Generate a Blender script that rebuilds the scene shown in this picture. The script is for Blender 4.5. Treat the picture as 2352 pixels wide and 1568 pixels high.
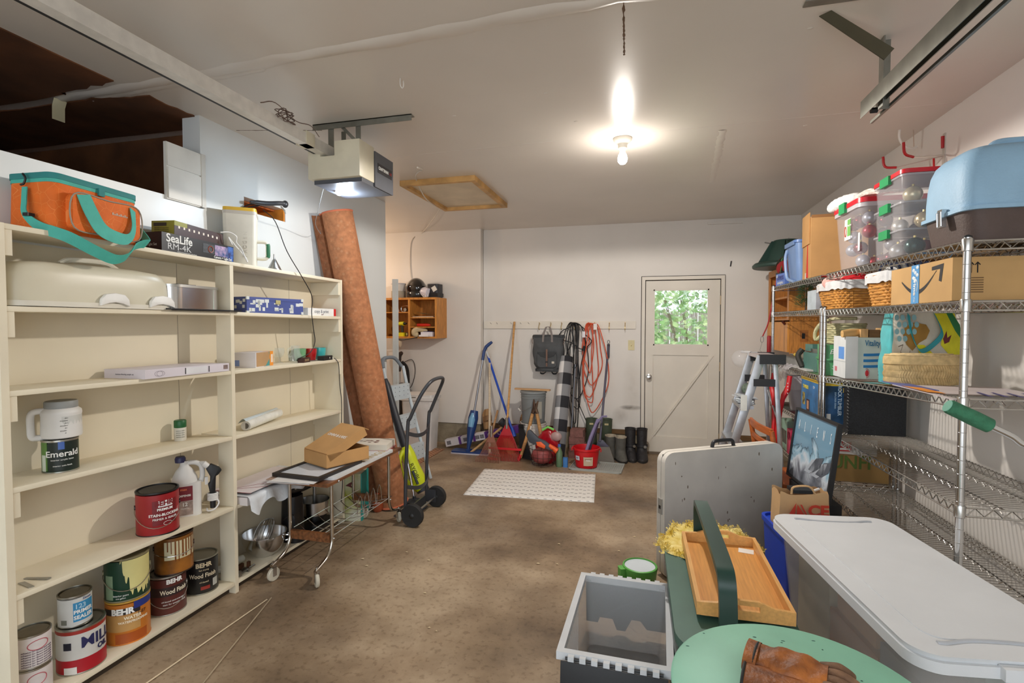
import bpy, bmesh, math, random
from mathutils import Vector as V, Matrix as M
random.seed(4)
S = bpy.context.scene
COL = S.collection
PI = math.pi
for o in list(bpy.data.objects): bpy.data.objects.remove(o)

# ---------------------------------------------------------------- camera, world, lights, exposure
cam = bpy.data.cameras.new('camera'); cam.sensor_width = 36; cam.lens = 1180 / 2352 * 36
cam.clip_start = .05
co = bpy.data.objects.new('camera', cam); COL.objects.link(co)
co.location = (0, 0, 1.49)
co.rotation_euler = (math.radians(90 - 1.893), 0, math.radians(14.576))
S.camera = co
W = bpy.data.worlds.new('overcast_sky'); S.world = W; W.use_nodes = True
W.node_tree.nodes['Background'].inputs[0].default_value = (.86, .93, 1, 1)
W.node_tree.nodes['Background'].inputs[1].default_value = 1.9
S.view_settings.view_transform = 'Standard'; S.view_settings.look = 'None'
S.view_settings.gamma = 1; S.view_settings.use_curve_mapping = False
S.view_settings.exposure = 0.60
def lamp(name, loc, e, col, r):
    l = bpy.data.lights.new(name, 'POINT'); l.energy = e; l.color = col; l.shadow_soft_size = r
    o = bpy.data.objects.new(name, l); COL.objects.link(o); o.location = loc; return o
def spot(name, loc, e, col, r, ang=179.5, blend=.10):
    l = bpy.data.lights.new(name, 'SPOT'); l.energy = e; l.color = col; l.shadow_soft_size = r; l.spot_size = math.radians(ang); l.spot_blend = blend
    o = bpy.data.objects.new(name, l); COL.objects.link(o); o.location = loc; return o
spot('ceiling_bulb_light', (-.15, 3.345, 2.46), 74, (1, .94, .87), .035)      # the LED bulb throws its light downwards
lamp('ceiling_bulb_glow', (-.15, 3.345, 2.44), 5, (1, .93, .85), .04)
lamp('opener_lamp_light', (-1.78, 2.80, 2.265), 9, (.70, .85, 1), .03)
lamp('alcove_light', (-3.6, 5.3, 2.2), 12, (1, .76, .56), .05)

# ---------------------------------------------------------------- materials
def lin(c):
    r = []
    for v in c[:3]:
        v = v / 255.
        r.append(v / 12.92 if v <= .04045 else ((v + .055) / 1.055) ** 2.4)
    return (r[0], r[1], r[2], 1)
MC = {}
def mat(c, rough=.6, metal=0, var=.05, sc=6, bump=0, bsc=60, spec=.5, trans=0, alpha=1, emit=0, c2=None, coat=0, stretch=None):
    key = (tuple(c), rough, metal, var, sc, bump, bsc, spec, trans, alpha, emit, c2, coat, stretch)
    if key in MC: return MC[key]
    m = bpy.data.materials.new('mat_%d_%d_%d' % tuple(c[:3])); m.use_nodes = True
    nt = m.node_tree; N = nt.nodes; L = nt.links; b = N['Principled BSDF']
    b.inputs['Roughness'].default_value = rough; b.inputs['Metallic'].default_value = metal
    b.inputs['Specular IOR Level'].default_value = spec
    b.inputs['Transmission Weight'].default_value = trans; b.inputs['Alpha'].default_value = alpha
    b.inputs['Coat Weight'].default_value = coat
    a = lin(c)
    if emit:
        b.inputs['Emission Color'].default_value = a; b.inputs['Emission Strength'].default_value = emit
    b.inputs['Base Color'].default_value = a
    tc = N.new('ShaderNodeTexCoord'); src = tc.outputs['Object']
    if stretch:
        mp = N.new('ShaderNodeMapping'); mp.inputs['Scale'].default_value = stretch
        L.new(src, mp.inputs[0]); src = mp.outputs[0]
    if var or c2:
        n = N.new('ShaderNodeTexNoise'); n.inputs['Scale'].default_value = sc; n.inputs['Detail'].default_value = 6
        L.new(src, n.inputs['Vector'])
        r = N.new('ShaderNodeValToRGB'); e = r.color_ramp.elements
        e[0].position = .32; e[1].position = .68
        e[0].color = tuple(x * (1 - 2 * var) for x in a[:3]) + (1,)
        e[1].color = lin(c2) if c2 else tuple(min(1, x * (1 + 1.2 * var)) for x in a[:3]) + (1,)
        L.new(n.outputs[0], r.inputs[0]); L.new(r.outputs[0], b.inputs['Base Color'])
    if bump:
        n2 = N.new('ShaderNodeTexNoise'); n2.inputs['Scale'].default_value = bsc; n2.inputs['Detail'].default_value = 4
        L.new(src, n2.inputs['Vector'])
        bp = N.new('ShaderNodeBump'); bp.inputs['Strength'].default_value = bump; bp.inputs['Distance'].default_value = .01
        L.new(n2.outputs[0], bp.inputs['Height']); L.new(bp.outputs[0], b.inputs['Normal'])
    MC[key] = m
    return m
def clear(c=(225, 228, 232), alpha=.3, rough=.25):
    return mat(c, rough, 0, 0, alpha=alpha, spec=.6)
def wood(c, dark=.18, stretch=(2, 2, 30), rough=.55):
    return mat(c, rough, 0, dark, 3, .08, 20, stretch=stretch)

# ---------------------------------------------------------------- mesh builder
def fr(loc, right, up):
    r = V(right).normalized(); u = V(up).normalized(); n = r.cross(u).normalized(); u = n.cross(r)
    m = M((r, u, n)).transposed().to_4x4(); m.translation = V(loc); return m
class MB:
    def __init__(s): s.v = []; s.f = []; s.m = M.Identity(4)
    def add(s, vs, fs):
        k = len(s.v); s.v += [tuple(s.m @ V(p)) for p in vs]; s.f += [tuple(i + k for i in q) for q in fs]; return s
    def box(s, x0, x1, y0, y1, z0, z1):
        return s.add([(x0, y0, z0), (x1, y0, z0), (x1, y1, z0), (x0, y1, z0), (x0, y0, z1), (x1, y0, z1), (x1, y1, z1), (x0, y1, z1)],
                     [(0, 3, 2, 1), (4, 5, 6, 7), (0, 1, 5, 4), (1, 2, 6, 5), (2, 3, 7, 6), (3, 0, 4, 7)])
    def hexa(s, b, t):
        return s.add(list(b) + list(t), [(0, 3, 2, 1), (4, 5, 6, 7), (0, 1, 5, 4), (1, 2, 6, 5), (2, 3, 7, 6), (3, 0, 4, 7)])
    def prism(s, poly, z0, z1):
        n = len(poly)
        return s.add([(x, y, z0) for x, y in poly] + [(x, y, z1) for x, y in poly],
                     [tuple(range(n))[::-1], tuple(range(n, 2 * n))] + [(i, (i + 1) % n, n + (i + 1) % n, n + i) for i in range(n)])
    def tube(s, pts, r, n=8, closed=False, caps=True):
        pts = [V(p) for p in pts]; K = len(pts); rr = r if isinstance(r, (list, tuple)) else [r] * K
        vs = []; up = None
        for i in range(K):
            if closed: t = pts[(i + 1) % K] - pts[i - 1]
            else: t = pts[min(i + 1, K - 1)] - pts[max(i - 1, 0)]
            t = t.normalized() if t.length > 1e-9 else V((0, 0, 1))
            if up is None: up = V((0, 0, 1)) if abs(t.z) < .9 else V((1, 0, 0))
            a = t.cross(up)
            if a.length < 1e-6: a = t.cross(V((.3, .9, .1)))
            a.normalize(); b = a.cross(t); up = b
            for j in range(n):
                w = 2 * PI * j / n; vs.append(pts[i] + (a * math.cos(w) + b * math.sin(w)) * rr[i])
        fs = []
        for i in range(K if closed else K - 1):
            for j in range(n):
                i2 = (i + 1) % K; fs.append((i * n + j, i * n + (j + 1) % n, i2 * n + (j + 1) % n, i2 * n + j))
        if caps and not closed: fs += [tuple(range(n))[::-1], tuple(range((K - 1) * n, K * n))]
        return s.add(vs, fs)
    def cyl(s, p0, p1, r0, r1=None, n=16): return s.tube([p0, p1], [r0, r0 if r1 is None else r1], n)
    def lathe(s, prof, n=24, c=(0, 0, 0), sx=1, sy=1, cap0=True, cap1=True):
        vs = []; K = len(prof)
        for r, z in prof:
            for j in range(n):
                w = 2 * PI * j / n; vs.append((c[0] + sx * r * math.cos(w), c[1] + sy * r * math.sin(w), c[2] + z))
        fs = [(i * n + j, i * n + (j + 1) % n, (i + 1) * n + (j + 1) % n, (i + 1) * n + j) for i in range(K - 1) for j in range(n)]
        if cap0: fs.append(tuple(range(n))[::-1])
        if cap1: fs.append(tuple(range((K - 1) * n, K * n)))
        return s.add(vs, fs)
    def ball(s, c, rx, ry=None, rz=None, n=16, k=10):
        ry = rx if ry is None else ry; rz = rx if rz is None else rz
        pr = [(math.sin(PI * i / k), -math.cos(PI * i / k)) for i in range(1, k)]
        vs = [(c[0], c[1], c[2] - rz)]
        for r, z in pr:
            for j in range(n): w = 2 * PI * j / n; vs.append((c[0] + rx * r * math.cos(w), c[1] + ry * r * math.sin(w), c[2] + rz * z))
        vs.append((c[0], c[1], c[2] + rz)); e = len(vs) - 1; K = k - 1
        fs = [(0, 1 + (j + 1) % n, 1 + j) for j in range(n)]
        fs += [(1 + i * n + j, 1 + i * n + (j + 1) % n, 1 + (i + 1) * n + (j + 1) % n, 1 + (i + 1) * n + j) for i in range(K - 1) for j in range(n)]
        fs += [(e, 1 + (K - 1) * n + j, 1 + (K - 1) * n + (j + 1) % n) for j in range(n)]
        return s.add(vs, fs)
    def grid(s, fn, nu, nv, cu=False):
        vs = [fn(i / (nu if cu else nu - 1), j / (nv - 1)) for j in range(nv) for i in range(nu)]
        fs = [(j * nu + i, j * nu + (i + 1) % nu, (j + 1) * nu + (i + 1) % nu, (j + 1) * nu + i) for j in range(nv - 1) for i in range(nu if cu else nu - 1)]
        return s.add(vs, fs)
    def band(s, pts, w, t, nrm=None):
        """flat strap along pts; w = half-width vectors (one per point or one), t thickness"""
        K = len(pts); pts = [V(p) for p in pts]; ws = w if isinstance(w, list) else [V(w)] * K
        vs = []
        for i in range(K):
            d = (pts[min(i + 1, K - 1)] - pts[max(i - 1, 0)]).normalized(); h = V(ws[i]); n = d.cross(h).normalized() * t / 2
            vs += [pts[i] - h - n, pts[i] + h - n, pts[i] + h + n, pts[i] - h + n]
        fs = [(0, 1, 2, 3), (4 * K - 1, 4 * K - 2, 4 * K - 3, 4 * K - 4)]
        for i in range(K - 1):
            for j in range(4): fs.append((4 * i + j, 4 * i + 4 + j, 4 * i + 4 + (j + 1) % 4, 4 * i + (j + 1) % 4))
        return s.add(vs, fs)
    def patch(s, R, a0, a1, z0, z1, n=10, R2=None, th=.0006):
        """curved label on a can facing local -Y"""
        R2 = R if R2 is None else R2
        vs = []
        for i in range(n + 1):
            a = a0 + (a1 - a0) * i / n
            for rr0, rr1, in ((R, R2),): vs += [(rr0 * math.sin(a), -rr0 * math.cos(a), z0), (rr1 * math.sin(a), -rr1 * math.cos(a), z1)]
        return s.add(vs, [(2 * i, 2 * i + 2, 2 * i + 3, 2 * i + 1) for i in range(n)])
    def rbox(s, x0, x1, y0, y1, z0, z1, r=.02, n=4, taper=1.0, open_top=False, th=.003):
        """rounded-corner (plan) box, tapered: bottom scaled by taper; open_top makes a thin-walled bin"""
        def ring(k, z, ins=0):
            cx, cy = (x0 + x1) / 2, (y0 + y1) / 2; hx, hy = (x1 - x0) / 2 * k - ins, (y1 - y0) / 2 * k - ins; q = min(r, hx * .95, hy * .95); o = []
            for (sx, sy, a0) in ((1, 1, 0), (-1, 1, PI / 2), (-1, -1, PI), (1, -1, 3 * PI / 2)):
                for i in range(n + 1):
                    a = a0 + PI / 2 * i / n; o.append((cx + sx * (hx - q) + q * math.cos(a), cy + sy * (hy - q) + q * math.sin(a), z))
            return o
        rings = [ring(taper, z0), ring(1, z1)]
        if open_top: rings += [ring(1, z1, th), ring(taper, z0 + th, th)]
        m = 4 * (n + 1); vs = sum(rings, []); fs = [tuple(range(m))[::-1]]
        for q in range(len(rings) - 1):
            fs += [(q * m + j, q * m + (j + 1) % m, (q + 1) * m + (j + 1) % m, (q + 1) * m + j) for j in range(m)]
        fs.append(tuple(range((len(rings) - 1) * m, len(rings) * m)))
        return s.add(vs, fs)
    def build(s, name, m, parent=None, bevel=0, seg=2, smooth=40, sub=0, fix=False):
        me = bpy.data.meshes.new(name)
        bm = bmesh.new(); bv = [bm.verts.new(p) for p in s.v]
        for q in s.f:
            try: bm.faces.new([bv[i] for i in q])
            except ValueError: pass
        if fix: bmesh.ops.recalc_face_normals(bm, faces=bm.faces)
        if bevel:
            ed = [e for e in bm.edges if len(e.link_faces) == 2 and e.calc_face_angle(0) > .5]
            bmesh.ops.bevel(bm, geom=ed, offset=bevel, segments=seg, affect='EDGES', profile=.5, clamp_overlap=True)
        bm.to_mesh(me); bm.free()
        if smooth:
            me.shade_smooth(); me.set_sharp_from_angle(angle=math.radians(smooth))
        me.materials.append(m)
        o = bpy.data.objects.new(name, me); COL.objects.link(o)
        if parent: o.parent = parent
        if sub:
            md = o.modifiers.new('sub', 'SUBSURF'); md.levels = md.render_levels = sub
        return o
def B(*a):
    return MB().box(*a)
def bx(name, m, parent, *a, bevel=0): return MB().box(*a).build(name, m, parent, bevel=bevel)
def thing(name, label, cat, loc=(0, 0, 0), rz=0, group=None, rx=0, ry=0):
    o = bpy.data.objects.new(name, None); COL.objects.link(o); o.empty_display_size = .05
    o.location = loc; o.rotation_euler = (rx, ry, rz); o['label'] = label; o['category'] = cat
    if group: o['group'] = group
    return o
def tag(o, label, cat, group=None):
    o['label'] = label; o['category'] = cat
    if group: o['group'] = group
    return o
def struct(o): o['kind'] = 'structure'; return o
def stuff(o): o['kind'] = 'stuff'; return o
def copy_thing(o, loc=None, rz=None, label=None):
    def cp(a, par):
        c = a.copy(); COL.objects.link(c)
        if par: c.parent = par
        for ch in list(a.children): cp(ch, c)
        return c
    c = cp(o, None)
    if loc is not None: c.location = loc
    if rz is not None: c.rotation_euler.z = rz
    if label: c['label'] = label
    return c
def face(x, y): return math.atan2(-x, y)
TXT = []
def txt(parent, s, size, m, loc=(0, 0, 0), right=(1, 0, 0), up=(0, 0, 1), wx=1, bold=0, wrap=None, align='CENTER', name='lettering', shear=0, ext=.0004):
    """letters as thin raised print; wrap = (radius, angle offset, z) lays them on a can facing local -Y"""
    c = bpy.data.curves.new(name, 'FONT'); c.body = s; c.size = size; c.align_x = align; c.align_y = 'CENTER'
    c.extrude = ext; c.offset = bold; c.shear = shear; c.resolution_u = 3
    o = bpy.data.objects.new(name, c); COL.objects.link(o)
    TXT.append((o, parent, m, loc, right, up, wx, wrap, name))
def flush_text():
    dg = bpy.context.evaluated_depsgraph_get()
    for o, parent, m, loc, right, up, wx, wrap, name in TXT:
        me = bpy.data.meshes.new_from_object(o.evaluated_get(dg))
        if wrap:
            R, a0, z0 = wrap
            for v in me.vertices:
                a = v.co.x * wx / R + a0; q = R + .0007 + v.co.z
                v.co = (q * math.sin(a), -q * math.cos(a), z0 + v.co.y)
        else:
            f = fr(loc, right, up)
            for v in me.vertices: v.co = f @ V((v.co.x * wx, v.co.y, v.co.z + .0004))
        me.materials.clear(); me.materials.append(m)
        n = bpy.data.objects.new(name, me); COL.objects.link(n); n.parent = parent
    for t in TXT:
        c = t[0].data; bpy.data.objects.remove(t[0]); bpy.data.curves.remove(c)
def bez(p0, p1, p2, p3, n=12):
    p0, p1, p2, p3 = map(V, (p0, p1, p2, p3))
    return [p0 * (1 - t) ** 3 + p1 * 3 * t * (1 - t) ** 2 + p2 * 3 * t * t * (1 - t) + p3 * t ** 3 for t in [i / n for i in range(n + 1)]]
def spline(pts, n=6):
    P = [V(p) for p in pts]; P = [P[0] * 2 - P[1]] + P + [P[-1] * 2 - P[-2]]; o = []
    for i in range(1, len(P) - 2):
        a, b, c, d = P[i - 1:i + 3]
        for k in range(n):
            t = k / n; o.append(.5 * ((2 * b) + (c - a) * t + (2 * a - 5 * b + 4 * c - d) * t * t + (3 * b - a - 3 * c + d) * t ** 3))
    o.append(P[-2]); return o
def loopc(pts, n=6):
    P = [V(p) for p in pts]; K = len(P); o = []
    for i in range(K):
        a, b, c, d = P[i - 1], P[i], P[(i + 1) % K], P[(i + 2) % K]
        for k in range(n):
            t = k / n; o.append(.5 * ((2 * b) + (c - a) * t + (2 * a - 5 * b + 4 * c - d) * t * t + (3 * b - a - 3 * c + d) * t ** 3))
    return o
# common materials
WHITE = mat((235, 232, 226), .5); BLACK = mat((22, 22, 24), .5); CREAM = mat((228, 220, 200), .6)
CHROME = mat((205, 205, 205), .18, 1, .03); STEEL = mat((170, 170, 168), .35, 1, .05); GALV = mat((150, 150, 142), .42, 1, .08, 12)
CARD = mat((192, 146, 92), .85, 0, .06, 5); RED = mat((200, 18, 24), .4); PRINTW = mat((240, 240, 236), .7, var=0); PRINTK = mat((30, 30, 34), .7, var=0)
CAB = mat((228, 217, 192), .55, 0, .04, 3, .05, 40)
# ---------------------------------------------------------------- the room
def floor_mat():
    m = bpy.data.materials.new('stained_concrete'); m.use_nodes = True
    nt = m.node_tree; N = nt.nodes; L = nt.links; b = N['Principled BSDF']
    tc = N.new('ShaderNodeTexCoord')
    def noise(s, d=8, r=.55):
        n = N.new('ShaderNodeTexNoise'); n.inputs['Scale'].default_value = s; n.inputs['Detail'].default_value = d; n.inputs['Roughness'].default_value = r
        L.new(tc.outputs['Object'], n.inputs['Vector']); return n.outputs[0]
    def ramp(src, *st):
        r = N.new('ShaderNodeValToRGB'); e = r.color_ramp.elements
        e[0].position, e[0].color = st[0][0], lin(st[0][1]); e[1].position, e[1].color = st[-1][0], lin(st[-1][1])
        for p, c in st[1:-1]: q = e.new(p); q.color = lin(c)
        L.new(src, r.inputs[0]); return r.outputs[0]
    def mix(a, bb, fac, mode='MULTIPLY'):
        x = N.new('ShaderNodeMix'); x.data_type = 'RGBA'; x.blend_type = mode
        if isinstance(fac, float): x.inputs[0].default_value = fac
        else: L.new(fac, x.inputs[0])
        L.new(a, x.inputs[6]); L.new(bb, x.inputs[7]); return x.outputs[2]
    base = ramp(noise(1.3), (.34, (130, 111, 90)), (.5, (162, 141, 115)), (.66, (190, 168, 140)))
    st = ramp(noise(.95, 10, .62), (.36, (128, 112, 98)), (.47, (205, 195, 185)), (.58, (255, 255, 255)))
    sp = ramp(noise(38, 4), (.36, (190, 180, 170)), (.46, (255, 255, 255)))
    c = mix(base, st, .7); c = mix(c, sp, .5)
    L.new(c, b.inputs['Base Color'])
    rr = N.new('ShaderNodeMapRange'); rr.inputs[1].default_value = .35; rr.inputs[2].default_value = .65; rr.inputs[3].default_value = .32; rr.inputs[4].default_value = .6
    L.new(noise(2.4), rr.inputs[0]); L.new(rr.outputs[0], b.inputs['Roughness'])
    bp = N.new('ShaderNodeBump'); bp.inputs['Strength'].default_value = .25; bp.inputs['Distance'].default_value = .006
    L.new(noise(26, 8), bp.inputs['Height']); L.new(bp.outputs[0], b.inputs['Normal'])
    return m
WALL = mat((228, 222, 214), .62, 0, .025, 1.6, .06, 9)
WALLL = mat((220, 222, 220), .34, 0, .02, 1.6, .05, 9)
CEIL = mat((222, 214, 204), .30, 0, .03, 1.2, .08, 3)
CONC = mat((150, 138, 116), .9, 0, .14, 9, .3, 40)
BARE = mat((104, 62, 32), .9, 0, .2, 4)
struct(MB().box(-4.6, 1.72, -4, 6.25, -.08, 0).build('floor', floor_mat()))
# ground outside the rear door and the driveway behind
ceil = struct(MB().box(-4.6, 1.72, -1.2, 6.25, 2.66, 2.74).build('ceiling', CEIL))
wl = MB()
T0, T1 = -2.545, -2.425
wl.box(T0, T1, -1.2, 2.38, 0, 2.165); wl.box(T0, T1, 2.38, 2.70, 0, 2.66); wl.box(T0, T1, 2.70, 3.08, 0, 2.20)
wl.box(T0, T1, 2.70, 3.08, 2.285, 2.66); wl.box(T0, T1, 3.08, 4.5, 0, 2.66)
struct(wl.build('wall_left', WALLL))
struct(B(1.60, 1.72, -1.2, 6.25, 0, 2.66).build('wall_right', WALL))
# back wall, with a shallow step at the left
wb = MB(); wb.box(-1.96, -.045, 6.13, 6.25, .26, 2.66); wb.box(.845, 1.60, 6.13, 6.25, .26, 2.66); wb.box(-.045, .845, 6.13, 6.25, 2.035, 2.66)
WALLB = WALL.copy()
def smudge(m, c, r, col, k):
    N = m.node_tree.nodes; L = m.node_tree.links; b = N['Principled BSDF']; tc = N.new('ShaderNodeTexCoord'); mp = N.new('ShaderNodeMapping'); mp.vector_type = 'TEXTURE'; mp.inputs['Location'].default_value = c; mp.inputs['Scale'].default_value = r; L.new(tc.outputs['Object'], mp.inputs[0])
    g = N.new('ShaderNodeTexGradient'); g.gradient_type = 'SPHERICAL'; L.new(mp.outputs[0], g.inputs[0]); n = N.new('ShaderNodeTexNoise'); n.inputs['Scale'].default_value = 9; L.new(tc.outputs['Object'], n.inputs['Vector'])
    a = N.new('ShaderNodeMath'); a.operation = 'MULTIPLY'; L.new(g.outputs['Fac'], a.inputs[0]); L.new(n.outputs[0], a.inputs[1]); a2 = N.new('ShaderNodeMath'); a2.operation = 'MULTIPLY'; a2.use_clamp = True; a2.inputs[1].default_value = k; L.new(a.outputs[0], a2.inputs[0])
    x = N.new('ShaderNodeMix'); x.data_type = 'RGBA'; src = b.inputs['Base Color'].links[0].from_socket; L.new(a2.outputs[0], x.inputs[0]); L.new(src, x.inputs[6]); x.inputs[7].default_value = lin(col); L.new(x.outputs[2], b.inputs['Base Color'])
smudge(WALLB, (-.16, 6.13, .52), (.14, .3, .035), (70, 58, 46), 2.0); smudge(WALLB, (-.28, 6.13, .42), (.10, .3, .12), (130, 112, 92), .9); smudge(WALLB, (-.15, 6.13, .7), (.12, .3, .5), (170, 158, 140), .6); smudge(WALLB, (-1.9, 6.13, 1.0), (.1, .3, .8), (180, 168, 150), .6)
wb = struct(wb.build('wall_back', WALLB))
struct(B(-4.6, -1.965, 6.03, 6.25, .255, 2.66).build('wall_step', WALL))
cb = MB(); cb.box(-4.6, -1.98, 6.045, 6.25, 0, .255); cb.box(-1.96, -.045, 6.15, 6.25, 0, .2); cb.box(.845, 1.6, 6.15, 6.25, 0, .2)
struct(cb.build('baseboard_back', CONC))
sp = MB(); sp.box(-1.97, -.05, 6.138, 6.25, .2, .26); sp.box(.85, 1.6, 6.138, 6.25, .2, .26)
struct(sp.build('trim_sill', wood((120, 88, 52))))
# left annex behind the upper opening and the alcove at the far left
an = MB(); an.box(-4.6, -4.5, -1.2, 6.25, 0, 2.66); an.box(-4.5, T0, 2.60, 2.66, 0, 2.66); an.box(-4.5, T0, -1.2, 2.60, 2.06, 2.10)
struct(an.build('wall_annex', BARE))
struct(B(-4.5, T0, 4.38, 4.5, 0, 2.66).build('wall_alcove', WALL))
struct(B(-4.6, -2.545, -1.2, -1.1, 0, 2.66).build('wall_rear', BARE))
# board screwed over the corner of the opening, and the painted jamb
p = struct(B(-2.43, -2.412, 2.155, 2.395, 2.145, 2.44).build('trim_patch', mat((226, 222, 212), .5, 0, .03, 4), bevel=.003))
bx('board', mat((228, 224, 214), .5), p, -2.42, -2.405, 2.16, 2.385, 2.15, 2.31, bevel=.003)
bx('board', mat((222, 218, 208), .5), p, -2.42, -2.406, 2.158, 2.387, 2.318, 2.435, bevel=.003)
bx('edge_strip', mat((205, 200, 190), .5), p, -2.425, -2.402, 2.365, 2.392, 2.145, 2.44, bevel=.003)
random.seed(8)
def ragged(pts, j=.02, n=7):
    o = []
    for i in range(len(pts)):
        a, b = V(pts[i]), V(pts[(i + 1) % len(pts)])
        for k in range(n):
            q = a.lerp(b, k / n); o.append((q.x + random.uniform(-j, j), q.y + random.uniform(-j, j)))
    return o
for poly in ([(-2.46, .2), (-2.47, 1.95), (-2.84, 1.965), (-2.86, 1.99), (-4.4, 2.0), (-4.4, .2)], [(-2.46, 2.34), (-2.47, 2.12), (-2.84, 2.06), (-4.4, 2.05), (-4.4, 2.52), (-2.47, 2.52)]):
    struct(MB().prism(ragged(poly, .012), 2.654, 2.6605).build('bare_ceiling', BARE, ceil, fix=True, smooth=0))
# taped ceiling joints, cracks and small flaws
random.seed(3)
def seam(x0, y0, x1, y1, w, h, nm='joint_tape', m=CEIL, wob=.25):
    n = 40; a = V((x0, y0, 0)); b = V((x1, y1, 0)); d = (b - a).normalized(); q = V((-d.y, d.x, 0)); mb = MB(); vs = []
    for i in range(n + 1):
        p = a.lerp(b, i / n); ww = w * (1 + random.uniform(-wob, wob)); hh = h * (1 + random.uniform(-.5, .6)); o = q * random.uniform(-.1, .1) * w
        for k in (-1, -.6, 0, .6, 1): u = p + q * k * ww / 2 + o; vs.append((u.x, u.y, 2.6605 - hh * (1 - abs(k)) ** .6))
    mb.add(vs, [(i * 5 + j, i * 5 + j + 1, i * 5 + 6 + j, i * 5 + 5 + j) for i in range(n) for j in range(4)])
    return mb.build(nm, m, ceil, smooth=60)
seam(-2.95, 2.035, 1.6, 1.86, .075, .009); seam(-2.8, 2.08, -1.7, 2.03, .05, .006)
seam(-2.42, 3.32, 1.6, 3.25, .012, .002); seam(.44, 3.35, .52, 4.55, .05, .004); seam(-1.9, 2.75, -2.4, 2.62, .01, .002, 'crack', mat((120, 104, 88), .8))
seam(-.085, 1.86, -.10, 2.32, .008, .003, 'crack', mat((110, 84, 62), .8), .6)
for (x, y) in ((-.5, 2.6), (-1.05, 2.75), (.62, 2.3), (.9, 3.4), (-.4, 3.0), (.3, 2.0)):
    MB().ball((x, y, 2.66), .012, .009, .003, 8, 5).build('nail_pop', CEIL, ceil)
w_ = MB().band([(-2.95, 2.03, 2.655), (-2.965, 2.03, 2.62), (-2.967, 2.03, 2.55)], (0, .03, 0), .002).build('loose_tape', mat((205, 195, 160), .8), ceil)
struct(B(.66, 1.02, 6.112, 6.13, 2.60, 2.63).build('trim_ceiling', WALL, bevel=.002))
# orange fir framing seen through the slot in the left wall
FIR = wood((222, 138, 48), .2, (3, 20, 3))
s = struct(B(-2.70, -2.66, 2.64, 3.14, 2.14, 2.34).build('trim_slot', FIR))
bx('stud', FIR, s, -2.66, -2.55, 2.72, 3.07, 2.185, 2.2); bx('stud', wood((170, 84, 24), .3, (3, 20, 3)), s, -2.66, -2.50, 2.705, 3.075, 2.272, 2.284)
bx('stud', FIR, s, -2.66, -2.43, 3.065, 3.079, 2.2, 2.285)
# ceiling access hatch
HW = wood((206, 160, 98), .15, (3, 3, 3))
h = struct(B(-1.92, -1.33, 3.89, 4.81, 2.648, 2.66).build('ceiling_hatch', mat((222, 205, 176), .6)))
for a in ((-1.95, -1.91, 3.86, 4.84), (-1.345, -1.305, 3.86, 4.84), (-1.91, -1.345, 3.86, 3.90), (-1.91, -1.345, 4.80, 4.84)):
    bx('hatch_frame', HW, h, *a, 2.618, 2.66, bevel=.003)
# ------------------------------------------------ rear door
DP = mat((226, 218, 204), .5, 0, .03, 3, .05, 14)
d = struct(B(-.045, .845, 6.24, 6.26, 0, .01).build('door_1', DP))
GAP = mat((46, 38, 30), .9)
for a in ((-.045, -.008, 6.10, 6.25, 0, 2.035), (.808, .845, 6.10, 6.25, 0, 2.035), (-.008, .808, 6.10, 6.25, 1.998, 2.035)):
    bx('door_frame', DP, d, *a, bevel=.004)
for a in ((-.008, .0, 6.14, 6.2, .0, 1.998), (.80, .808, 6.14, 6.2, 0, 1.998), (-.006, .806, 6.14, 6.2, 1.988, 1.998)): bx('gap', GAP, d, *a)
for a in ((.0, .085, .02, 1.988), (.685, .80, .02, 1.988)): bx('stile', DP, d, a[0], a[1], 6.125, 6.17, a[2], a[3], bevel=.003)
for a in ((.085, .685, 1.89, 1.988), (.085, .685, 1.14, 1.25), (.085, .685, .02, .2)): bx('rail', DP, d, a[0], a[1], 6.125, 6.17, a[2], a[3], bevel=.003)
bx('panel', DP, d, .08, .69, 6.142, 6.16, .19, 1.15)
MB().hexa([(.03, 6.118, .13), (.045, 6.118, .12), (.045, 6.15, .12), (.03, 6.15, .13)], [(.725, 6.118, 1.15), (.74, 6.118, 1.14), (.74, 6.15, 1.14), (.725, 6.15, 1.15)]).build('brace', DP, d, fix=True)
for a in ((.085, .1, 1.25, 1.89), (.67, .685, 1.25, 1.89)): bx('glazing_bead', DP, d, a[0], a[1], 6.128, 6.15, a[2], a[3])
for a in ((1.25, 1.265), (1.875, 1.89)): bx('glazing_bead', DP, d, .085, .685, 6.128, 6.15, a[0], a[1])
bx('window_pane', mat((255, 255, 255), .02, 0, 0, trans=1, alpha=.15, spec=.3), d, .085, .685, 6.148, 6.152, 1.25, 1.89)
k = MB(); k.m = fr((.04, 6.125, .885), (1, 0, 0), (0, 0, 1)); k.lathe([(.034, 0), (.034, .008), (.014, .014), (.012, .03), (.026, .038), (.030, .052), (.024, .064), (.008, .068)], 20)
k.build('knob', CHROME, d)
for z in (.22, 1.02, 1.76): MB().cyl((.806, 6.115, z - .05), (.806, 6.115, z + .05), .008, n=8).build('hinge', mat((170, 150, 120), .4, .6), d)
struct(B(.0, .80, 6.09, 6.26, -.02, .022).build('trim_threshold', mat((120, 105, 88), .7)))
bx('weather_strip', GAP, d, .846, .852, 6.122, 6.135, 0, 2.04); bx('weather_strip', GAP, d, -.05, .85, 6.122, 6.135, 2.036, 2.043); bx('weather_strip', GAP, d, -.053, -.046, 6.122, 6.135, .2, 2.04)
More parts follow.
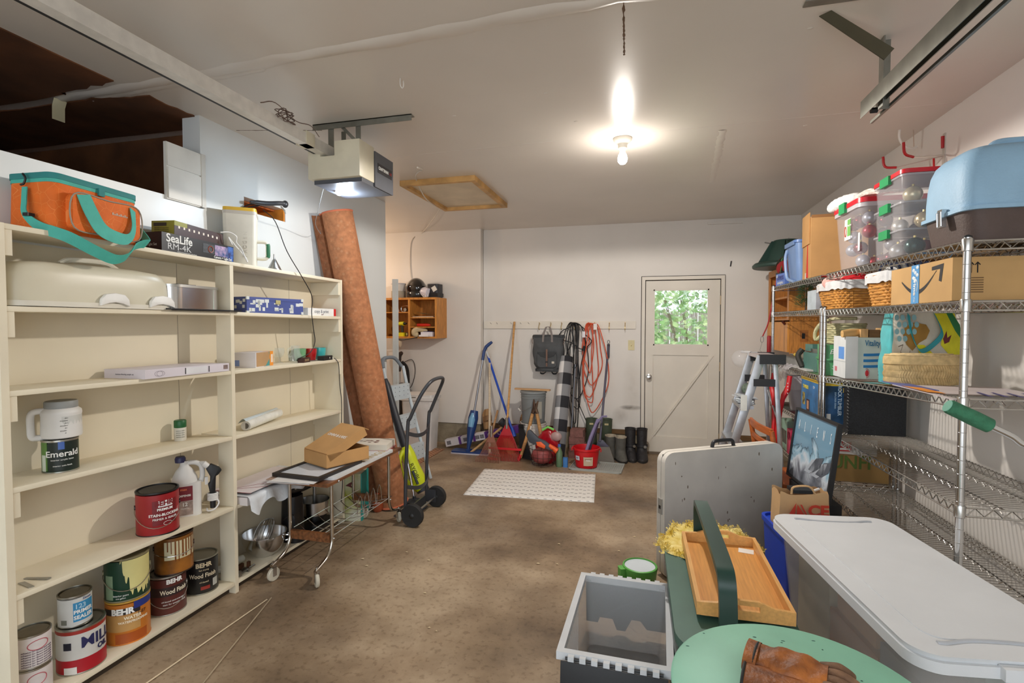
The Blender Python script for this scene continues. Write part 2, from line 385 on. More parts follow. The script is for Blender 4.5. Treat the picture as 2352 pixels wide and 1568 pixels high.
# light switch
sw = thing('light_switch', 'almond light switch plate on the wall beside the door', 'switch', (-.16, 6.13, 1.25))
ALM = mat((214, 200, 150), .4)
bx('plate', ALM, sw, -.036, .036, -.007, 0, -.058, .058, bevel=.003)
MB().hexa([(-.005, -.007, -.012), (.005, -.007, -.012), (.005, -.007, .012), (-.005, -.007, .012)][::1], [(-.004, -.02, .0), (.004, -.02, .0), (.004, -.018, .01), (-.004, -.018, .01)]).build('toggle', ALM, sw, fix=True)
for z in (-.03, .03): MB().cyl((0, -.0085, z), (0, -.006, z), .003, n=8).build('screw', STEEL, sw)
# outdoors beyond the door: yard, fence, camellia bush
struct(B(-3, 5, 6.3, 11, -.15, -.05).build('yard_ground', mat((186, 160, 132), .95, 0, .15, 3)))
fe = thing('board_fence', 'weathered grey board fence behind the bush outside the door window', 'fence', (0, 9.4, -.05))
for i in range(22): bx('board', wood((150, 140, 130), .15, (20, 20, 2)), fe, -1.6 + i * .155, -1.6 + i * .155 + .145, 0, .02, 0, 1.75 + .02 * (i % 3))
bu = thing('camellia_bush', 'leafy green camellia bush outside the door window', 'bush', (.75, 7.7, -.05))
random.seed(11)
st = MB()
for i in range(7):
    a = random.uniform(0, 6.28); st.tube(spline([(random.uniform(-.08, .08), random.uniform(-.08, .08), 0), (.2 * math.cos(a), .2 * math.sin(a), .8), (.5 * math.cos(a), .4 * math.sin(a), 1.9)], 4), .018, 6)
st.build('stem', mat((110, 92, 70), .9), bu)
LG = [mat((126, 168, 98), .35, 0, .2, 14), mat((168, 200, 134), .35, 0, .2, 14), mat((200, 218, 160), .4, 0, .2, 14)]
lv = [MB(), MB(), MB()]
for i in range(4200):
    a = random.uniform(0, 6.28); z = random.uniform(.35, 2.9); R = 1.15 * (1 - ((z - 1.6) / 1.75) ** 2) ** .5; rr = R * random.uniform(.55, 1.05)
    c = V((rr * math.cos(a) * .95, rr * math.sin(a) * .7, z)); d_ = V((random.uniform(-1, 1), random.uniform(-1, .3), random.uniform(-.9, .4))).normalized()
    w = d_.cross(V((random.uniform(-.4, .4), random.uniform(-1, 0), random.uniform(.2, 1)))).normalized(); l = random.uniform(.075, .12); nn = d_.cross(w)
    k_ = lv[random.choice((0, 0, 1, 1, 2))]
    k_.add([c - d_ * l / 2, c - d_ * l * .1 + w * l * .3 + nn * .008, c + d_ * l * .25 + w * l * .22 + nn * .008, c + d_ * l / 2, c + d_ * l * .25 - w * l * .22 + nn * .008, c - d_ * l * .1 - w * l * .3 + nn * .008],
           [(0, 1, 2, 3), (0, 3, 4, 5)])
for a, m in zip(lv, LG): stuff(a.build('foliage', m, bu, smooth=0))
# ---------------------------------------------------------------- built-in shelves on the left wall
SZ = {1: (1.848, 1.832, 1.82), 2: (1.556, 1.560, 1.548), 3: (1.253, 1.237, 1.234), 4: (.904, .876, .852), 5: (.512, .486, .462), 6: (.066, .064, .058)}
def sz(l, y):
    a, b, c = SZ[l]
    return a + (b - a) * (y - 1.3) / 1.03 if y < 2.33 else b + (c - b) * (y - 2.33) / 1.05
su = thing('board_shelves', 'cream painted open board shelves along the left wall', 'shelves', (0, 0, 0))
XF, XB = -2.19, -2.423
def board(l, y0, y1, x1=XF):
    a, b = sz(l, y0), sz(l, y1); t = .02
    MB().hexa([(XB, y0, a - t), (x1, y0, a - t), (x1, y1, b - t), (XB, y1, b - t)], [(XB, y0, a), (x1, y0, a), (x1, y1, b), (XB, y1, b)]).build('shelf', CAB, su, fix=True, bevel=.0015)
for l in range(1, 7):
    board(l, 1.313 if l > 1 else 1.31, 2.324); board(l, 2.349 if l > 1 else 2.3245, 3.37 if l > 1 else 3.372)
for y0, y1, xb in ((1.288, 1.3125, -2.285), (2.3245, 2.3485, -2.285)):
    z = sz(1, y0) - (.0 if y0 < 2 else .021)
    bx('post', CAB, su, xb, XF + .002, y0, y1, 0, z, bevel=.0015)
bx('end_panel', CAB, su, XB, XF + .001, 3.372, 3.394, 0, 1.82, bevel=.0015)
for l in range(1, 6):
    z = sz(l, 1.32) - .02; bx('cleat', CAB, su, XB, XF - .004, 1.313, 1.338, z - .092, z, bevel=.001)
    z = sz(l, 3.36) - .021; bx('cleat', CAB, su, XB, XF - .004, 3.35, 3.3715, z - .092, z, bevel=.001)
bx('back_panel', mat((226, 215, 190), .5, 0, .03, 2), su, -2.4248, -2.4232, 1.313, 3.372, .05, 1.815)
for y in (2.21, 3.1): bx('wall_joint', mat((120, 110, 92), .9), su, -2.4245, -2.4228, y, y + .002, .1, 1.82)
bx('gap_shade', mat((70, 58, 44), .9), su, XB, -2.23, 1.3, 3.37, 0, .036)  # dark strip standing in for the shadow gap under the bottom boards

# ---------------- paint cans and their kin
def can(name, label, x, y, z, r, h, mb, ml, lid='rim', bail=False, rz=None, group='paint cans on the left shelves', ears=False):
    t = thing(name, label, 'paint can', (x, y, z), face(x, y) if rz is None else rz, group)
    MB().lathe([(r * .985, 0), (r, .003), (r, h - .012), (r * .9, h - .012)], 36).build('body', mb, t)
    MB().lathe([(r * 1.02, h - .007), (r * 1.025, h - .003), (r * 1.02, h), (r * .95, h + .001), (r * .94, h - .008), (r * .86, h - .009), (r * .84, h - .003), (r * .3, h - .004)], 36).build('lid', ml, t)
    MB().lathe([(r * 1.015, 0), (r * 1.02, .003), (r * 1.01, .006)], 36).build('bottom_rim', ml if lid == 'rim' else mb, t)
    if bail:
        p = [(-r * 1.02, 0, h * .62)] + [(r * 1.06 * math.sin(a), -r * 1.06 * math.cos(a) - .004, h * (.62 - bail * math.cos(a * .98))) for a in [(-.5 + i / 16) * PI for i in range(1, 16)]] + [(r * 1.02, 0, h * .62)]
        MB().tube(p, .0018, 6).build('bail', CHROME, t)
        for s_ in (-1, 1): MB().cyl((s_ * r * .98, 0, h * .62), (s_ * r * 1.05, 0, h * .62), .012, n=12).build('ear', ml, t)
    return t
def band_(t, r, a0, a1, z0, z1, c, name='paper_label', off=.0006, rough=.45):
    return MB().patch(r + off, a0, a1, z0, z1, 14).build(name, mat(c, rough, 0, .04, 20), t)
TIN = mat((178, 176, 168), .32, 1, .06, 20)
# emerald quart and the handled tub on it
yy = 1.545; z = sz(4, yy)
t = can('paint_can', 'green and black quart paint can under the white handled tub', -2.30, yy, z, .058, .132, mat((22, 60, 34), .4, 0, .1, 10), TIN)
band_(t, .058, -1.3, -.75, .012, .128, (92, 132, 62)); band_(t, .058, -.68, 1.2, .008, .128, (18, 34, 28), off=.0003); band_(t, .058, -.12, .22, .095, .128, (70, 104, 178), off=.001)
txt(t, 'Emerald', .034, PRINTW, wrap=(.0595, .12, .077), wx=1.0, bold=.0005); txt(t, 'interior acrylic latex', .009, PRINTW, wrap=(.0595, .1, .054)); txt(t, 'interior satin finish', .008, PRINTW, wrap=(.0595, .1, .03))
band_(t, .058, -1.2, -.85, .01, .075, (205, 215, 200), 'barcode', off=.0012)
t = thing('plastic_tub', 'white plastic tub with side handle and grey lid on a green can', 'tub', (-2.31, 1.545, z + .1335), face(-2.31, 1.545))
HP = mat((226, 224, 220), .5)
MB().lathe([(.052, 0), (.064, .005), (.066, .012), (.064, .09), (.066, .1), (.064, .112), (.05, .124)], 28, c=(.012, 0, 0)).build('body', HP, t)
MB().lathe([(.053, .122), (.054, .126), (.054, .146), (.051, .150)], 28, c=(.012, 0, 0)).build('lid', mat((150, 152, 150), .5), t)
hd = MB(); hd.m = fr((0, 0, 0), (1, 0, 0), (0, 0, 1))
hd.tube(spline([(-.03, .112, 0), (-.065, .112, 0), (-.08, .098, 0), (-.081, .05, 0), (-.078, .012, 0), (-.06, .006, 0), (-.03, .006, 0)], 5), .0125, 10); hd.build('handle', HP, t)
MB().patch(.0645, .0, 1.5, .018, .092, 10).build('paper_label', mat((205, 205, 200), .7, 0, .02), t).location = (.012, 0, 0)
for i in range(7): txt(t, 'directions for safe use %s' % ('and storage' if i % 2 else ''), .0065, mat((110, 110, 108), .8, var=0), wrap=(.068, .75, .085 - i * .010), wx=1.0)
# small jar
t = thing('spice_jar', 'small white jar with dark green lid at back of fourth shelf', 'jar', (-2.365, 2.16, sz(4, 2.16)), face(-2.36, 2.16))
MB().lathe([(.026, 0), (.028, .004), (.028, .07)], 24).build('body', mat((214, 210, 198), .5), t); MB().lathe([(.0275, .07), (.0285, .072), (.0285, .105), (.026, .108)], 24).build('lid', mat((24, 92, 48), .45), t)
for i in range(4): txt(t, 'nutrition facts', .007, mat((130, 130, 120), .8, var=0), wrap=(.0285, 0, .055 - .011 * i))
# red gallon
yy = 1.945; z = sz(5, yy)
t = can('paint_can', 'red gallon paint can with black lid on the fifth shelf', -2.275, yy, z, .0875, .205, mat((158, 32, 38), .38, 0, .08, 10), mat((28, 26, 26), .3), bail=.42)
band_(t, .0875, -.25, .95, .05, .165, (118, 18, 26)); band_(t, .0875, .02, .72, .135, .165, (226, 226, 226), off=.001)
txt(t, 'BEHR', .032, mat((120, 20, 26), .6, var=0), wrap=(.0885, .3, .152), bold=.0012); txt(t, 'PREMIUM', .016, PRINTW, wrap=(.0882, .34, .123), bold=.0004); txt(t, 'STAIN-BLOCKING', .017, PRINTW, wrap=(.0882, .36, .098), bold=.0004); txt(t, 'PRIMER & SEALER', .014, PRINTW, wrap=(.0882, .36, .078))
MB().tube([(.0885 * math.sin(.45 + .2 * math.cos(a)), -.0885 * math.cos(.45 + .2 * math.cos(a)), .055 + .009 * math.sin(a)) for a in [i * 2 * PI / 20 for i in range(20)]], .0008, 5, True).build('oval_mark', PRINTW, t)
# insect spray jug with black trigger wand
t = thing('spray_jug', 'white plastic spray jug with maroon label and black trigger wand', 'sprayer', (-2.33, 2.165, sz(5, 2.165)), face(-2.33, 2.165))
MB().rbox(-.058, .062, -.045, .045, 0, .175, .03, 5, 1.0).build('body', HP, t, bevel=.006)
MB().lathe([(.06, .17), (.056, .20), (.04, .235), (.022, .258), (.02, .285)], 20, c=(-.012, 0, 0), sy=.8).build('shoulder', HP, t)
MB().lathe([(.024, .28), (.025, .30), (.02, .31)], 18, c=(-.03, 0, 0)).build('cap', mat((46, 48, 90), .4), t)
MB().tube(spline([(-.02, 0, .27), (.03, 0, .272), (.062, 0, .25), (.068, 0, .2), (.06, 0, .165)], 5), .013, 10).build('jug_handle', HP, t)
bx('paper_label', mat((126, 24, 40), .5), t, -.05, .022, -.0465, -.045, .085, .16, bevel=.0005)
bx('paper_label', mat((170, 150, 140), .5, 0, .2, 40), t, -.05, .022, -.0465, -.045, .01, .083)
txt(t, 'max', .018, mat((235, 130, 90), .6, var=0), (-.018, -.047, .145), bold=.0004); txt(t, 'DEFENSE', .014, PRINTW, (-.014, -.047, .112), bold=.0004); txt(t, '12', .026, PRINTW, (-.014, -.047, .066), bold=.0006); txt(t, 'MONTH', .010, PRINTW, (-.014, -.047, .045))
gun = MB(); gun.m = fr((.095, -.02, .0), (1, 0, 0), (0, 0, 1))
gun.prism([(-.012, .235), (.012, .258), (.05, .235), (.062, .218), (.045, .195), (.034, .19), (.03, .10), (.006, .095), (.0, .13), (-.004, .15), (.006, .16), (.008, .19)], -.014, .014); gun.build('trigger_wand', BLACK, t, bevel=.004, fix=True)
MB().tube([(.06, -.01, .27), (.075, -.02, .262), (.092, -.02, .245)], [.006, .016, .014], 10).build('nozzle', HP, t)
bx('trigger', HP, t, .078, .092, -.026, -.014, .15, .19, bevel=.003)
hs = MB()
for i in range(5): hs.tube([(.113 + .022 * math.cos(a), -.022 + .02 * math.sin(a), .065 + i * .008) for a in [j * 2 * PI / 14 for j in range(14)]], .004, 6, True)
hs.tube(spline([(.13, -.03, .07), (.14, -.035, .045), (.12, -.05, .02), (.09, -.04, .012), (.085, -.02, .02)], 5), .004, 6); hs.build('coiled_hose', HP, t)
MB().cyl((.113, -.022, .02), (.113, -.022, .105), .013, .015, 12).build('wand_grip', BLACK, t)
# bottom shelf cans
z6 = lambda y: sz(6, y) + .0005
WOODC = dict(); 
t = can('paint_can', 'lower of two stacked white quart cans at near end of bottom shelf', -2.265, 1.405, z6(1.4), .056, .127, mat((214, 208, 204), .5), TIN)
band_(t, .056, -1, 1.3, .01, .12, (222, 214, 212))
MB().tube([(.0572 * math.sin(.2 + .5 * math.cos(a)), -.0572 * math.cos(.2 + .5 * math.cos(a)), .085 + .022 * math.sin(a)) for a in [i * 2 * PI / 24 for i in range(24)]], .0016, 5, True).build('oval_mark', mat((190, 96, 104), .6), t)
t = can('paint_can', 'upper of two stacked white quart cans at near end of bottom shelf', -2.265, 1.405, z6(1.4) + .129, .056, .127, mat((220, 214, 210), .5), TIN)
band_(t, .056, -1, 1.3, .01, .12, (226, 218, 216))
MB().tube([(.0572 * math.sin(.3 + .55 * math.cos(a)), -.0572 * math.cos(.3 + .55 * math.cos(a)), .088 + .018 * math.sin(a)) for a in [i * 2 * PI / 24 for i in range(24)]], .0016, 5, True).build('oval_mark', mat((190, 96, 104), .6), t)
for i in range(7): txt(t, 'adhesive for floors and walls', .0085, mat((120, 104, 120), .8, var=0), wrap=(.0572, .25, .068 - i * .009), shear=.2)
t = can('paint_can', 'white gallon can with red bands and big navy letters on bottom shelf', -2.283, 1.592, z6(1.6), .0815, .188, mat((214, 212, 206), .4), TIN)
band_(t, .0815, -1.5, 1.5, .004, .062, (172, 20, 36)); band_(t, .0815, -1.5, 1.5, .166, .183, (160, 44, 34)); band_(t, .0815, -.75, -.2, .006, .034, (226, 222, 216), 'barcode', off=.0012)
txt(t, 'MILL', .062, mat((34, 38, 84), .5, var=0), wrap=(.0823, .72, .125), bold=.0012, wx=1.0); txt(t, 'OIL', .03, mat((34, 38, 84), .5, var=0), wrap=(.0823, .95, .085), bold=.001)
MB().patch(.0825, -.75, -.4, .105, .135, 6).build('ear_mark', mat((24, 28, 44), .4), t)
t = can('paint_can', 'white quart primer can with blue square label on the navy lettered can', -2.288, 1.575, z6(1.6) + .189, .056, .128, mat((214, 214, 210), .42), TIN)
band_(t, .056, -.12, 1.25, .022, .1, (56, 142, 190)); txt(t, '123', .026, mat((170, 206, 228), .6, var=0), wrap=(.0572, .3, .083), bold=.0006); txt(t, 'PRIMER', .021, PRINTW, wrap=(.0572, .5, .061), bold=.0006); txt(t, 'SEALER', .021, PRINTW, wrap=(.0572, .5, .038), bold=.0006); txt(t, 'Zinsser', .012, mat((40, 60, 120), .6, var=0), wrap=(.0572, .75, .11))
band_(t, .056, -.9, -.5, .015, .035, (120, 122, 112), 'barcode', off=.001)
t = can('paint_can', 'orange gallon can with navy stripe on bottom shelf', -2.287, 1.797, z6(1.8), .084, .192, mat((206, 122, 40), .4, 0, .14, 6), mat((196, 150, 56), .4), lid='x')
band_(t, .084, -1.3, .55, .135, .163, (40, 34, 34)); band_(t, .084, .25, 1.4, .152, .184, (36, 52, 128), off=.001); band_(t, .084, -1.1, .55, .06, .133, (196, 150, 88)); band_(t, .084, -.6, .9, .005, .05, (176, 84, 26), off=.0009)
txt(t, 'BEHR', .036, PRINTW, wrap=(.0852, -.25, .149), bold=.0018); txt(t, 'WATER', .019, mat((250, 236, 210), .6, var=0), wrap=(.0852, .2, .118), bold=.0006); txt(t, 'WATERPROOFING', .014, mat((250, 236, 210), .6, var=0), wrap=(.0852, .25, .10), bold=.0004); txt(t, '1-E7', .02, mat((60, 40, 30), .6, var=0), wrap=(.0852, .62, .128))
t = can('paint_can', 'dark green gallon can splashed with pale yellow paint, stacked on the orange can', -2.287, 1.797, z6(1.8) + .194, .0845, .192, mat((20, 58, 40), .4), mat((130, 120, 90), .5), bail=.35)
sp_ = MB(); R_ = .0853
pr = [(-.28, .188), (1.3, .188), (1.3, .06), (1.1, .03), (1.05, .06), (.85, .035), (.72, .055), (.6, .022), (.48, .035), (.35, .03), (.22, .045), (.12, .085), (-.1, .10), (-.2, .12), (-.3, .15)]
top = [(-.28 + i * .1, .188) for i in range(17)]
lowz = lambda a: min((.12 if a < -.1 else .095 if a < .1 else .04 if a < .5 else .03 if a < 1 else .05) + .012 * math.sin(a * 23) + .006 * math.sin(a * 51), .15)
vs = []
for i in range(60):
    a = -.3 + 1.6 * i / 59; vs += [(R_ * math.sin(a), -R_ * math.cos(a), lowz(a) + (.06 if a < -.2 else 0)), (R_ * math.sin(a), -R_ * math.cos(a), .183)]
sp_.add(vs, [(2 * i, 2 * i + 2, 2 * i + 3, 2 * i + 1) for i in range(59)]); sp_.build('paint_splash', mat((216, 206, 138), .5), t)
band_(t, .0845, -1.1, -.65, .012, .12, (128, 150, 120), 'barcode', off=.001); txt(t, 'interior paint', .011, PRINTW, wrap=(.0852, -.3, .03)); txt(t, 'one gallon', .009, PRINTW, wrap=(.0852, -.3, .018))
t = can('paint_can', 'brown gallon wood stain can beneath the dripping can', -2.312, 2.02, z6(2.0), .080, .19, mat((92, 40, 34), .45, 0, .1, 8), mat((170, 168, 160), .4, .8), bail=.40)
band_(t, .08, -1, 1.4, .095, .14, (48, 32, 32)); txt(t, 'BEHR', .03, PRINTW, wrap=(.0808, .38, .165), bold=.0012); txt(t, 'Wood Finish', .030, mat((236, 226, 200), .6, var=0), wrap=(.0808, .38, .115), wx=.8, bold=.0006); txt(t, 'oil-based semi-transparent', .011, PRINTW, wrap=(.0808, .4, .07)); txt(t, 'stain for exterior wood', .011, PRINTW, wrap=(.0808, .4, .055))
t = can('paint_can', 'gallon can with brown stain dripping over its white label', -2.30, 2.05, z6(2.0) + .192, .0835, .192, mat((120, 74, 30), .35, 0, .25, 9, c2=(176, 112, 44)), mat((60, 38, 26), .4), bail=.12)
band_(t, .0835, -.5, 1.3, .075, .165, (206, 196, 160))
for i in range(9):
    a = -.35 + i * .19; MB().patch(.0846, a, a + random.uniform(.05, .13), random.uniform(.06, .12), .165, 2).build('drip', mat((124, 70, 26), .3), t)
t = can('paint_can', 'black gallon wood finish can beside the middle post', -2.312, 2.222, z6(2.2), .0795, .19, mat((24, 23, 24), .35), mat((150, 146, 130), .42, .7))
txt(t, 'BEHR', .032, mat((214, 196, 160), .6, var=0), wrap=(.0803, .15, .155), bold=.001); txt(t, 'fast drying', .011, mat((214, 196, 160), .6, var=0), wrap=(.0803, .15, .13)); txt(t, 'Wood Finish', .032, mat((226, 210, 180), .6, var=0), wrap=(.0803, .1, .1), wx=.8, bold=.0004); txt(t, 'oil-based', .012, mat((214, 196, 160), .6, var=0), wrap=(.0803, .15, .066))
band_(t, .0795, -.05, .5, .025, .043, (150, 50, 40), off=.0008); band_(t, .0795, .7, 1.1, .03, .07, (180, 180, 172), 'barcode', off=.0008)
t = thing('cardboard_tube', 'white tube lying behind the black can on the bottom shelf', 'tube', (-2.37, 2.24, z6(2.3) + .024))
MB().cyl((0, 0, 0), (.035, .30, -.003), .021, n=16).build('tube', mat((205, 208, 200), .6), t)
# two metal strips on the fifth shelf
t = thing('metal_strips', 'two thin grey metal strips lying on the near end of fifth shelf', 'strips', (-2.26, 1.40, sz(5, 1.4) + .001))
MB().hexa([(-.03, -.02, 0), (.05, -.035, 0), (.056, -.02, 0), (-.02, -.004, 0)], [(-.03, -.02, .003), (.05, -.035, .003), (.056, -.02, .003), (-.02, -.004, .003)]).build('strip', STEEL, t, fix=True)
MB().hexa([(-.05, .01, 0), (.045, .03, 0), (.047, .042, 0), (-.05, .022, 0)], [(-.05, .01, .003), (.045, .03, .006), (.047, .042, .006), (-.05, .022, .003)]).build('strip', STEEL, t, fix=True)

# ---------------- top shelf things
# orange cooler bag
t = thing('cooler_bag', 'orange patterned cooler bag with teal straps on the top shelf', 'cooler bag', (-2.285, 1.62, sz(1, 1.62)), math.radians(4))
t.rotation_euler.x = math.radians(-1)
def bagmat():
    m = mat((226, 108, 30), .75, 0, .06, 12, .1, 90).copy(); nt = m.node_tree; N = nt.nodes; L = nt.links
    v = N.new('ShaderNodeTexVoronoi'); v.feature = 'DISTANCE_TO_EDGE'; v.inputs['Scale'].default_value = 26
    tc = N.new('ShaderNodeTexCoord'); L.new(tc.outputs['Object'], v.inputs['Vector'])
    r = N.new('ShaderNodeValToRGB'); r.color_ramp.elements[0].color = (1, 1, 1, 1); r.color_ramp.elements[1].color = (0, 0, 0, 1); r.color_ramp.elements[0].position = .004; r.color_ramp.elements[1].position = .018
    L.new(v.outputs['Distance'], r.inputs[0]); b = N['Principled BSDF']; src = b.inputs['Base Color'].links[0].from_socket
    x = N.new('ShaderNodeMix'); x.data_type = 'RGBA'; L.new(r.outputs[0], x.inputs[0]); L.new(src, x.inputs[6]); x.inputs[7].default_value = lin((232, 138, 66)); L.new(x.outputs[2], b.inputs['Base Color'])
    return m
BAG = bagmat(); TEAL = mat((74, 176, 160), .7, 0, .05, 20, .1, 200); TEALD = mat((40, 128, 126), .7); TGREY = mat((150, 140, 124), .7)
MB().rbox(-.118, .10, -.17, .19, 0, .205, .035, 5, 1.02).build('body', BAG, t, bevel=.012)
MB().rbox(-.122, .104, -.174, .194, .200, .222, .035, 5).build('lid', TEALD, t, bevel=.004)
MB().rbox(-.120, .102, -.172, .192, .186, .2, .035, 5).build('zip_tape', TEAL, t)
pk = MB(); pk.m = fr((.10, 0, 0), (0, 1, 0), (0, 0, 1)); pk.rbox(-.125, .165, .012, .158, 0, .035, .03, 5); pk.build('front_pocket', BAG, t, bevel=.008)
pp = MB(); pp.m = fr((.136, 0, 0), (0, 1, 0), (0, 0, 1)); pp.tube(loopc([(-.12, .02, 0), (-.12, .15, 0), (.02, .156, 0), (.158, .15, 0), (.158, .02, 0), (.02, .014, 0)], 6), .003, 6, True); pp.build('piping', TGREY, t)
bx('zip_pull', TEALD, t, .104, .112, .0, .025, .175, .205)
hl = spline([(.137, -.085, .155), (.150, -.065, .09), (.158, -.03, .03), (.160, .03, .008), (.160, .085, .012), (.152, .118, .06), (.139, .125, .145)], 6)
MB().band(hl, [V((0, .02 * math.cos(i / len(hl) * PI * .9), .018 * math.sin(i / len(hl) * PI))) + V((0, .006, .006)) for i in range(len(hl))], .003).build('carry_handle', TEAL, t)
s1 = spline([(-.01, -.185, .165), (.0, -.195, .11), (.01, -.2, .06), (.06, -.185, .012), (.13, -.14, -.02), (.16, -.06, -.062), (.168, .015, -.085), (.172, .07, -.065), (.16, .11, -.02), (.15, .16, .003), (.145, .19, .01), (.10, .235, .03), (.06, .24, .07), (.04, .225, .09)], 6)
MB().band(s1, [V((.012, .0, .0)) + V((.0, .004, .018)) * min(1, max(0, (i - 10) / 10)) if i < 60 else V((.012, 0, .012)) for i in range(len(s1))], .0035).build('shoulder_strap', TEAL, t)
for q in ((-.015, -.188, .185), (.035, .21, .115)):
    MB().tube(spline([(q[0], q[1], q[2] + .03), (q[0] + .012, q[1], q[2] + .012), (q[0] + .004, q[1], q[2] - .008), (q[0] - .01, q[1], q[2] - .012)], 5), [.004] * 16, 6).build('snap_hook', BLACK, t)
bx('buckle', BLACK, t, .012, .036, -.21, -.185, .05, .062)
for i in range(8): bx('brand_mark', mat((190, 170, 150), .6), t, .1352, .1365, .035 + i * .009, .041 + i * .009, .104, .114 - .004 * (i % 2))
# camera set box
t = thing('camera_box', 'long black camera kit box with silver lettering on top shelf', 'box', (-2.292, 2.16, sz(1, 2.16)), math.radians(3), rx=math.radians(-.8))
bx('carton', mat((24, 23, 25), .35, 0, .05), t, -.10, .082, -.235, .225, 0, .088, bevel=.002)
f0 = .0825
txt(t, 'SeaLife', .055, PRINTW, (f0, -.135, .064), (0, 1, 0), bold=.001); txt(t, 'RM-4K', .043, mat((205, 205, 205), .5, var=0), (f0, -.135, .026), (0, 1, 0), wx=1.15)
bx('camera_print', mat((60, 62, 66), .5, 0, .3, 60), t, .082, .083, .01, .085, .028, .075); MB().tube([(.084, .06 + .016 * math.cos(a), .05 + .016 * math.sin(a)) for a in [i * PI / 8 for i in range(16)]], .003, 5, True).build('lens_print', mat((150, 80, 66), .5), t)
bx('picture', mat((40, 110, 190), .4, 0, .3, 45, c2=(190, 160, 190)), t,   .082, .0828, .09, .222, .022, .078); bx('picture', mat((48, 50, 130), .4, 0, .3, 45, c2=(70, 120, 200)), t, .082, .0832, .18, .222, .006, .084)
txt(t, 'Camera + Light Set', .018, PRINTW, (.0833, .145, .014), (0, 1, 0), wx=.9, bold=.0002); txt(t, 'Camera + Light Set', .018, mat((190, 186, 180), .6, var=0), (-.005, -.2355, .03), (1, 0, 0), wx=.85); txt(t, 'unlimited accessories from depth to surface 4K wide', .0055, PRINTW, (f0, -.09, .006), (0, 1, 0))
# string light box lying on it
t = thing('light_string_box', 'olive and brown light string box lying on the black camera box', 'box', (-2.315, 2.20, sz(1, 2.16) + .0905), math.radians(8), rx=math.radians(-1.5))
bx('carton', mat((150, 148, 52), .5), t, -.06, .062, -.185, .0, 0, .068, bevel=.002); bx('sleeve', mat((66, 38, 34), .45, 0, .06), t, -.0605, .0625, -.1, .165, -.0005, .0685, bevel=.001)
bx('sleeve', mat((66, 38, 34), .45, 0, .06), t, .0615, .0628, -.186, -.09, .001, .045); bx('top_print', mat((196, 190, 196), .5), t, -.058, .058, -.12, .165, .068, .0692)
bx('name_plate', mat((50, 42, 30), .5), t, -.048, .02, -.1865, -.185, .042, .058)
for i in range(9): bx('bulb_print', mat((250, 236, 220), .5), t, .0625, .0632, -.16 + i * .034, -.15 + i * .034, .034, .046)
for i in range(4): txt(t, 'dimmable led string 48 feet', .007, mat((90, 80, 40), .6, var=0), (-.005, -.186, .033 - i * .009))
t = thing('white_charge_cord', 'looped white cord hanging off the end of the light string box', 'cord', (-2.24, 2.40, sz(1, 2.39)))
MB().tube(spline([(-.02, -.06, .163), (.0, -.02, .17), (.02, .01, .15), (.01, .02, .12), (.03, .03, .09), (.06, .02, .05), (.068, .035, .01), (.05, .05, .03), (.03, .04, .06), (.02, .0, .1), (.005, -.03, .14), (.02, -.02, .1)], 6), .0035, 6).build('cable', WHITE, t)
# camping water jug
t = thing('drink_dispenser', 'tall white plastic dispenser with yellow lid and green handle', 'dispenser', (-2.33, 2.565, sz(1, 2.56)), math.radians(38))
PW = mat((222, 216, 200), .45)
MB().rbox(-.088, .088, -.088, .088, 0, .30, .022, 4, .93).build('body', PW, t, bevel=.004); MB().rbox(-.09, .09, -.09, .09, .30, .318, .024, 4).build('rim', mat((196, 188, 176), .5), t); MB().rbox(-.087, .087, -.087, .087, .318, .338, .024, 4).build('lid', mat((220, 176, 44), .45), t, bevel=.004)
for i, c_ in enumerate('PROGENE'): txt(t, c_, .028, mat((205, 198, 184), .5, var=0), (.03, -.0845, .06 + i * .026), (0, 0, 1), (-1, 0, 0), ext=.001)
hb = MB(); hb.tube(spline([(.085, .0, .155), (.125, 0, .155), (.14, 0, .14), (.14, 0, .07), (.125, 0, .055), (.085, 0, .055)], 4), .010, 8); hb.build('handle_bracket', PW, t)
MB().tube([(.142, 0, .065), (.145, 0, .075), (.145, 0, .135), (.142, 0, .145)], .0125, 10).build('handle_grip', mat((28, 104, 66), .5), t)
t = thing('metal_funnel', 'small grey metal funnel standing beside the tall dispenser', 'funnel', (-2.30, 2.81, sz(1, 2.8)))
MB().lathe([(.046, 0), (.047, .004), (.012, .075), (.006, .082), (.005, .112), (.003, .112), (.004, .08), (.01, .073), (.044, .004)], 24, cap0=False, cap1=False).build('cone', STEEL, t)
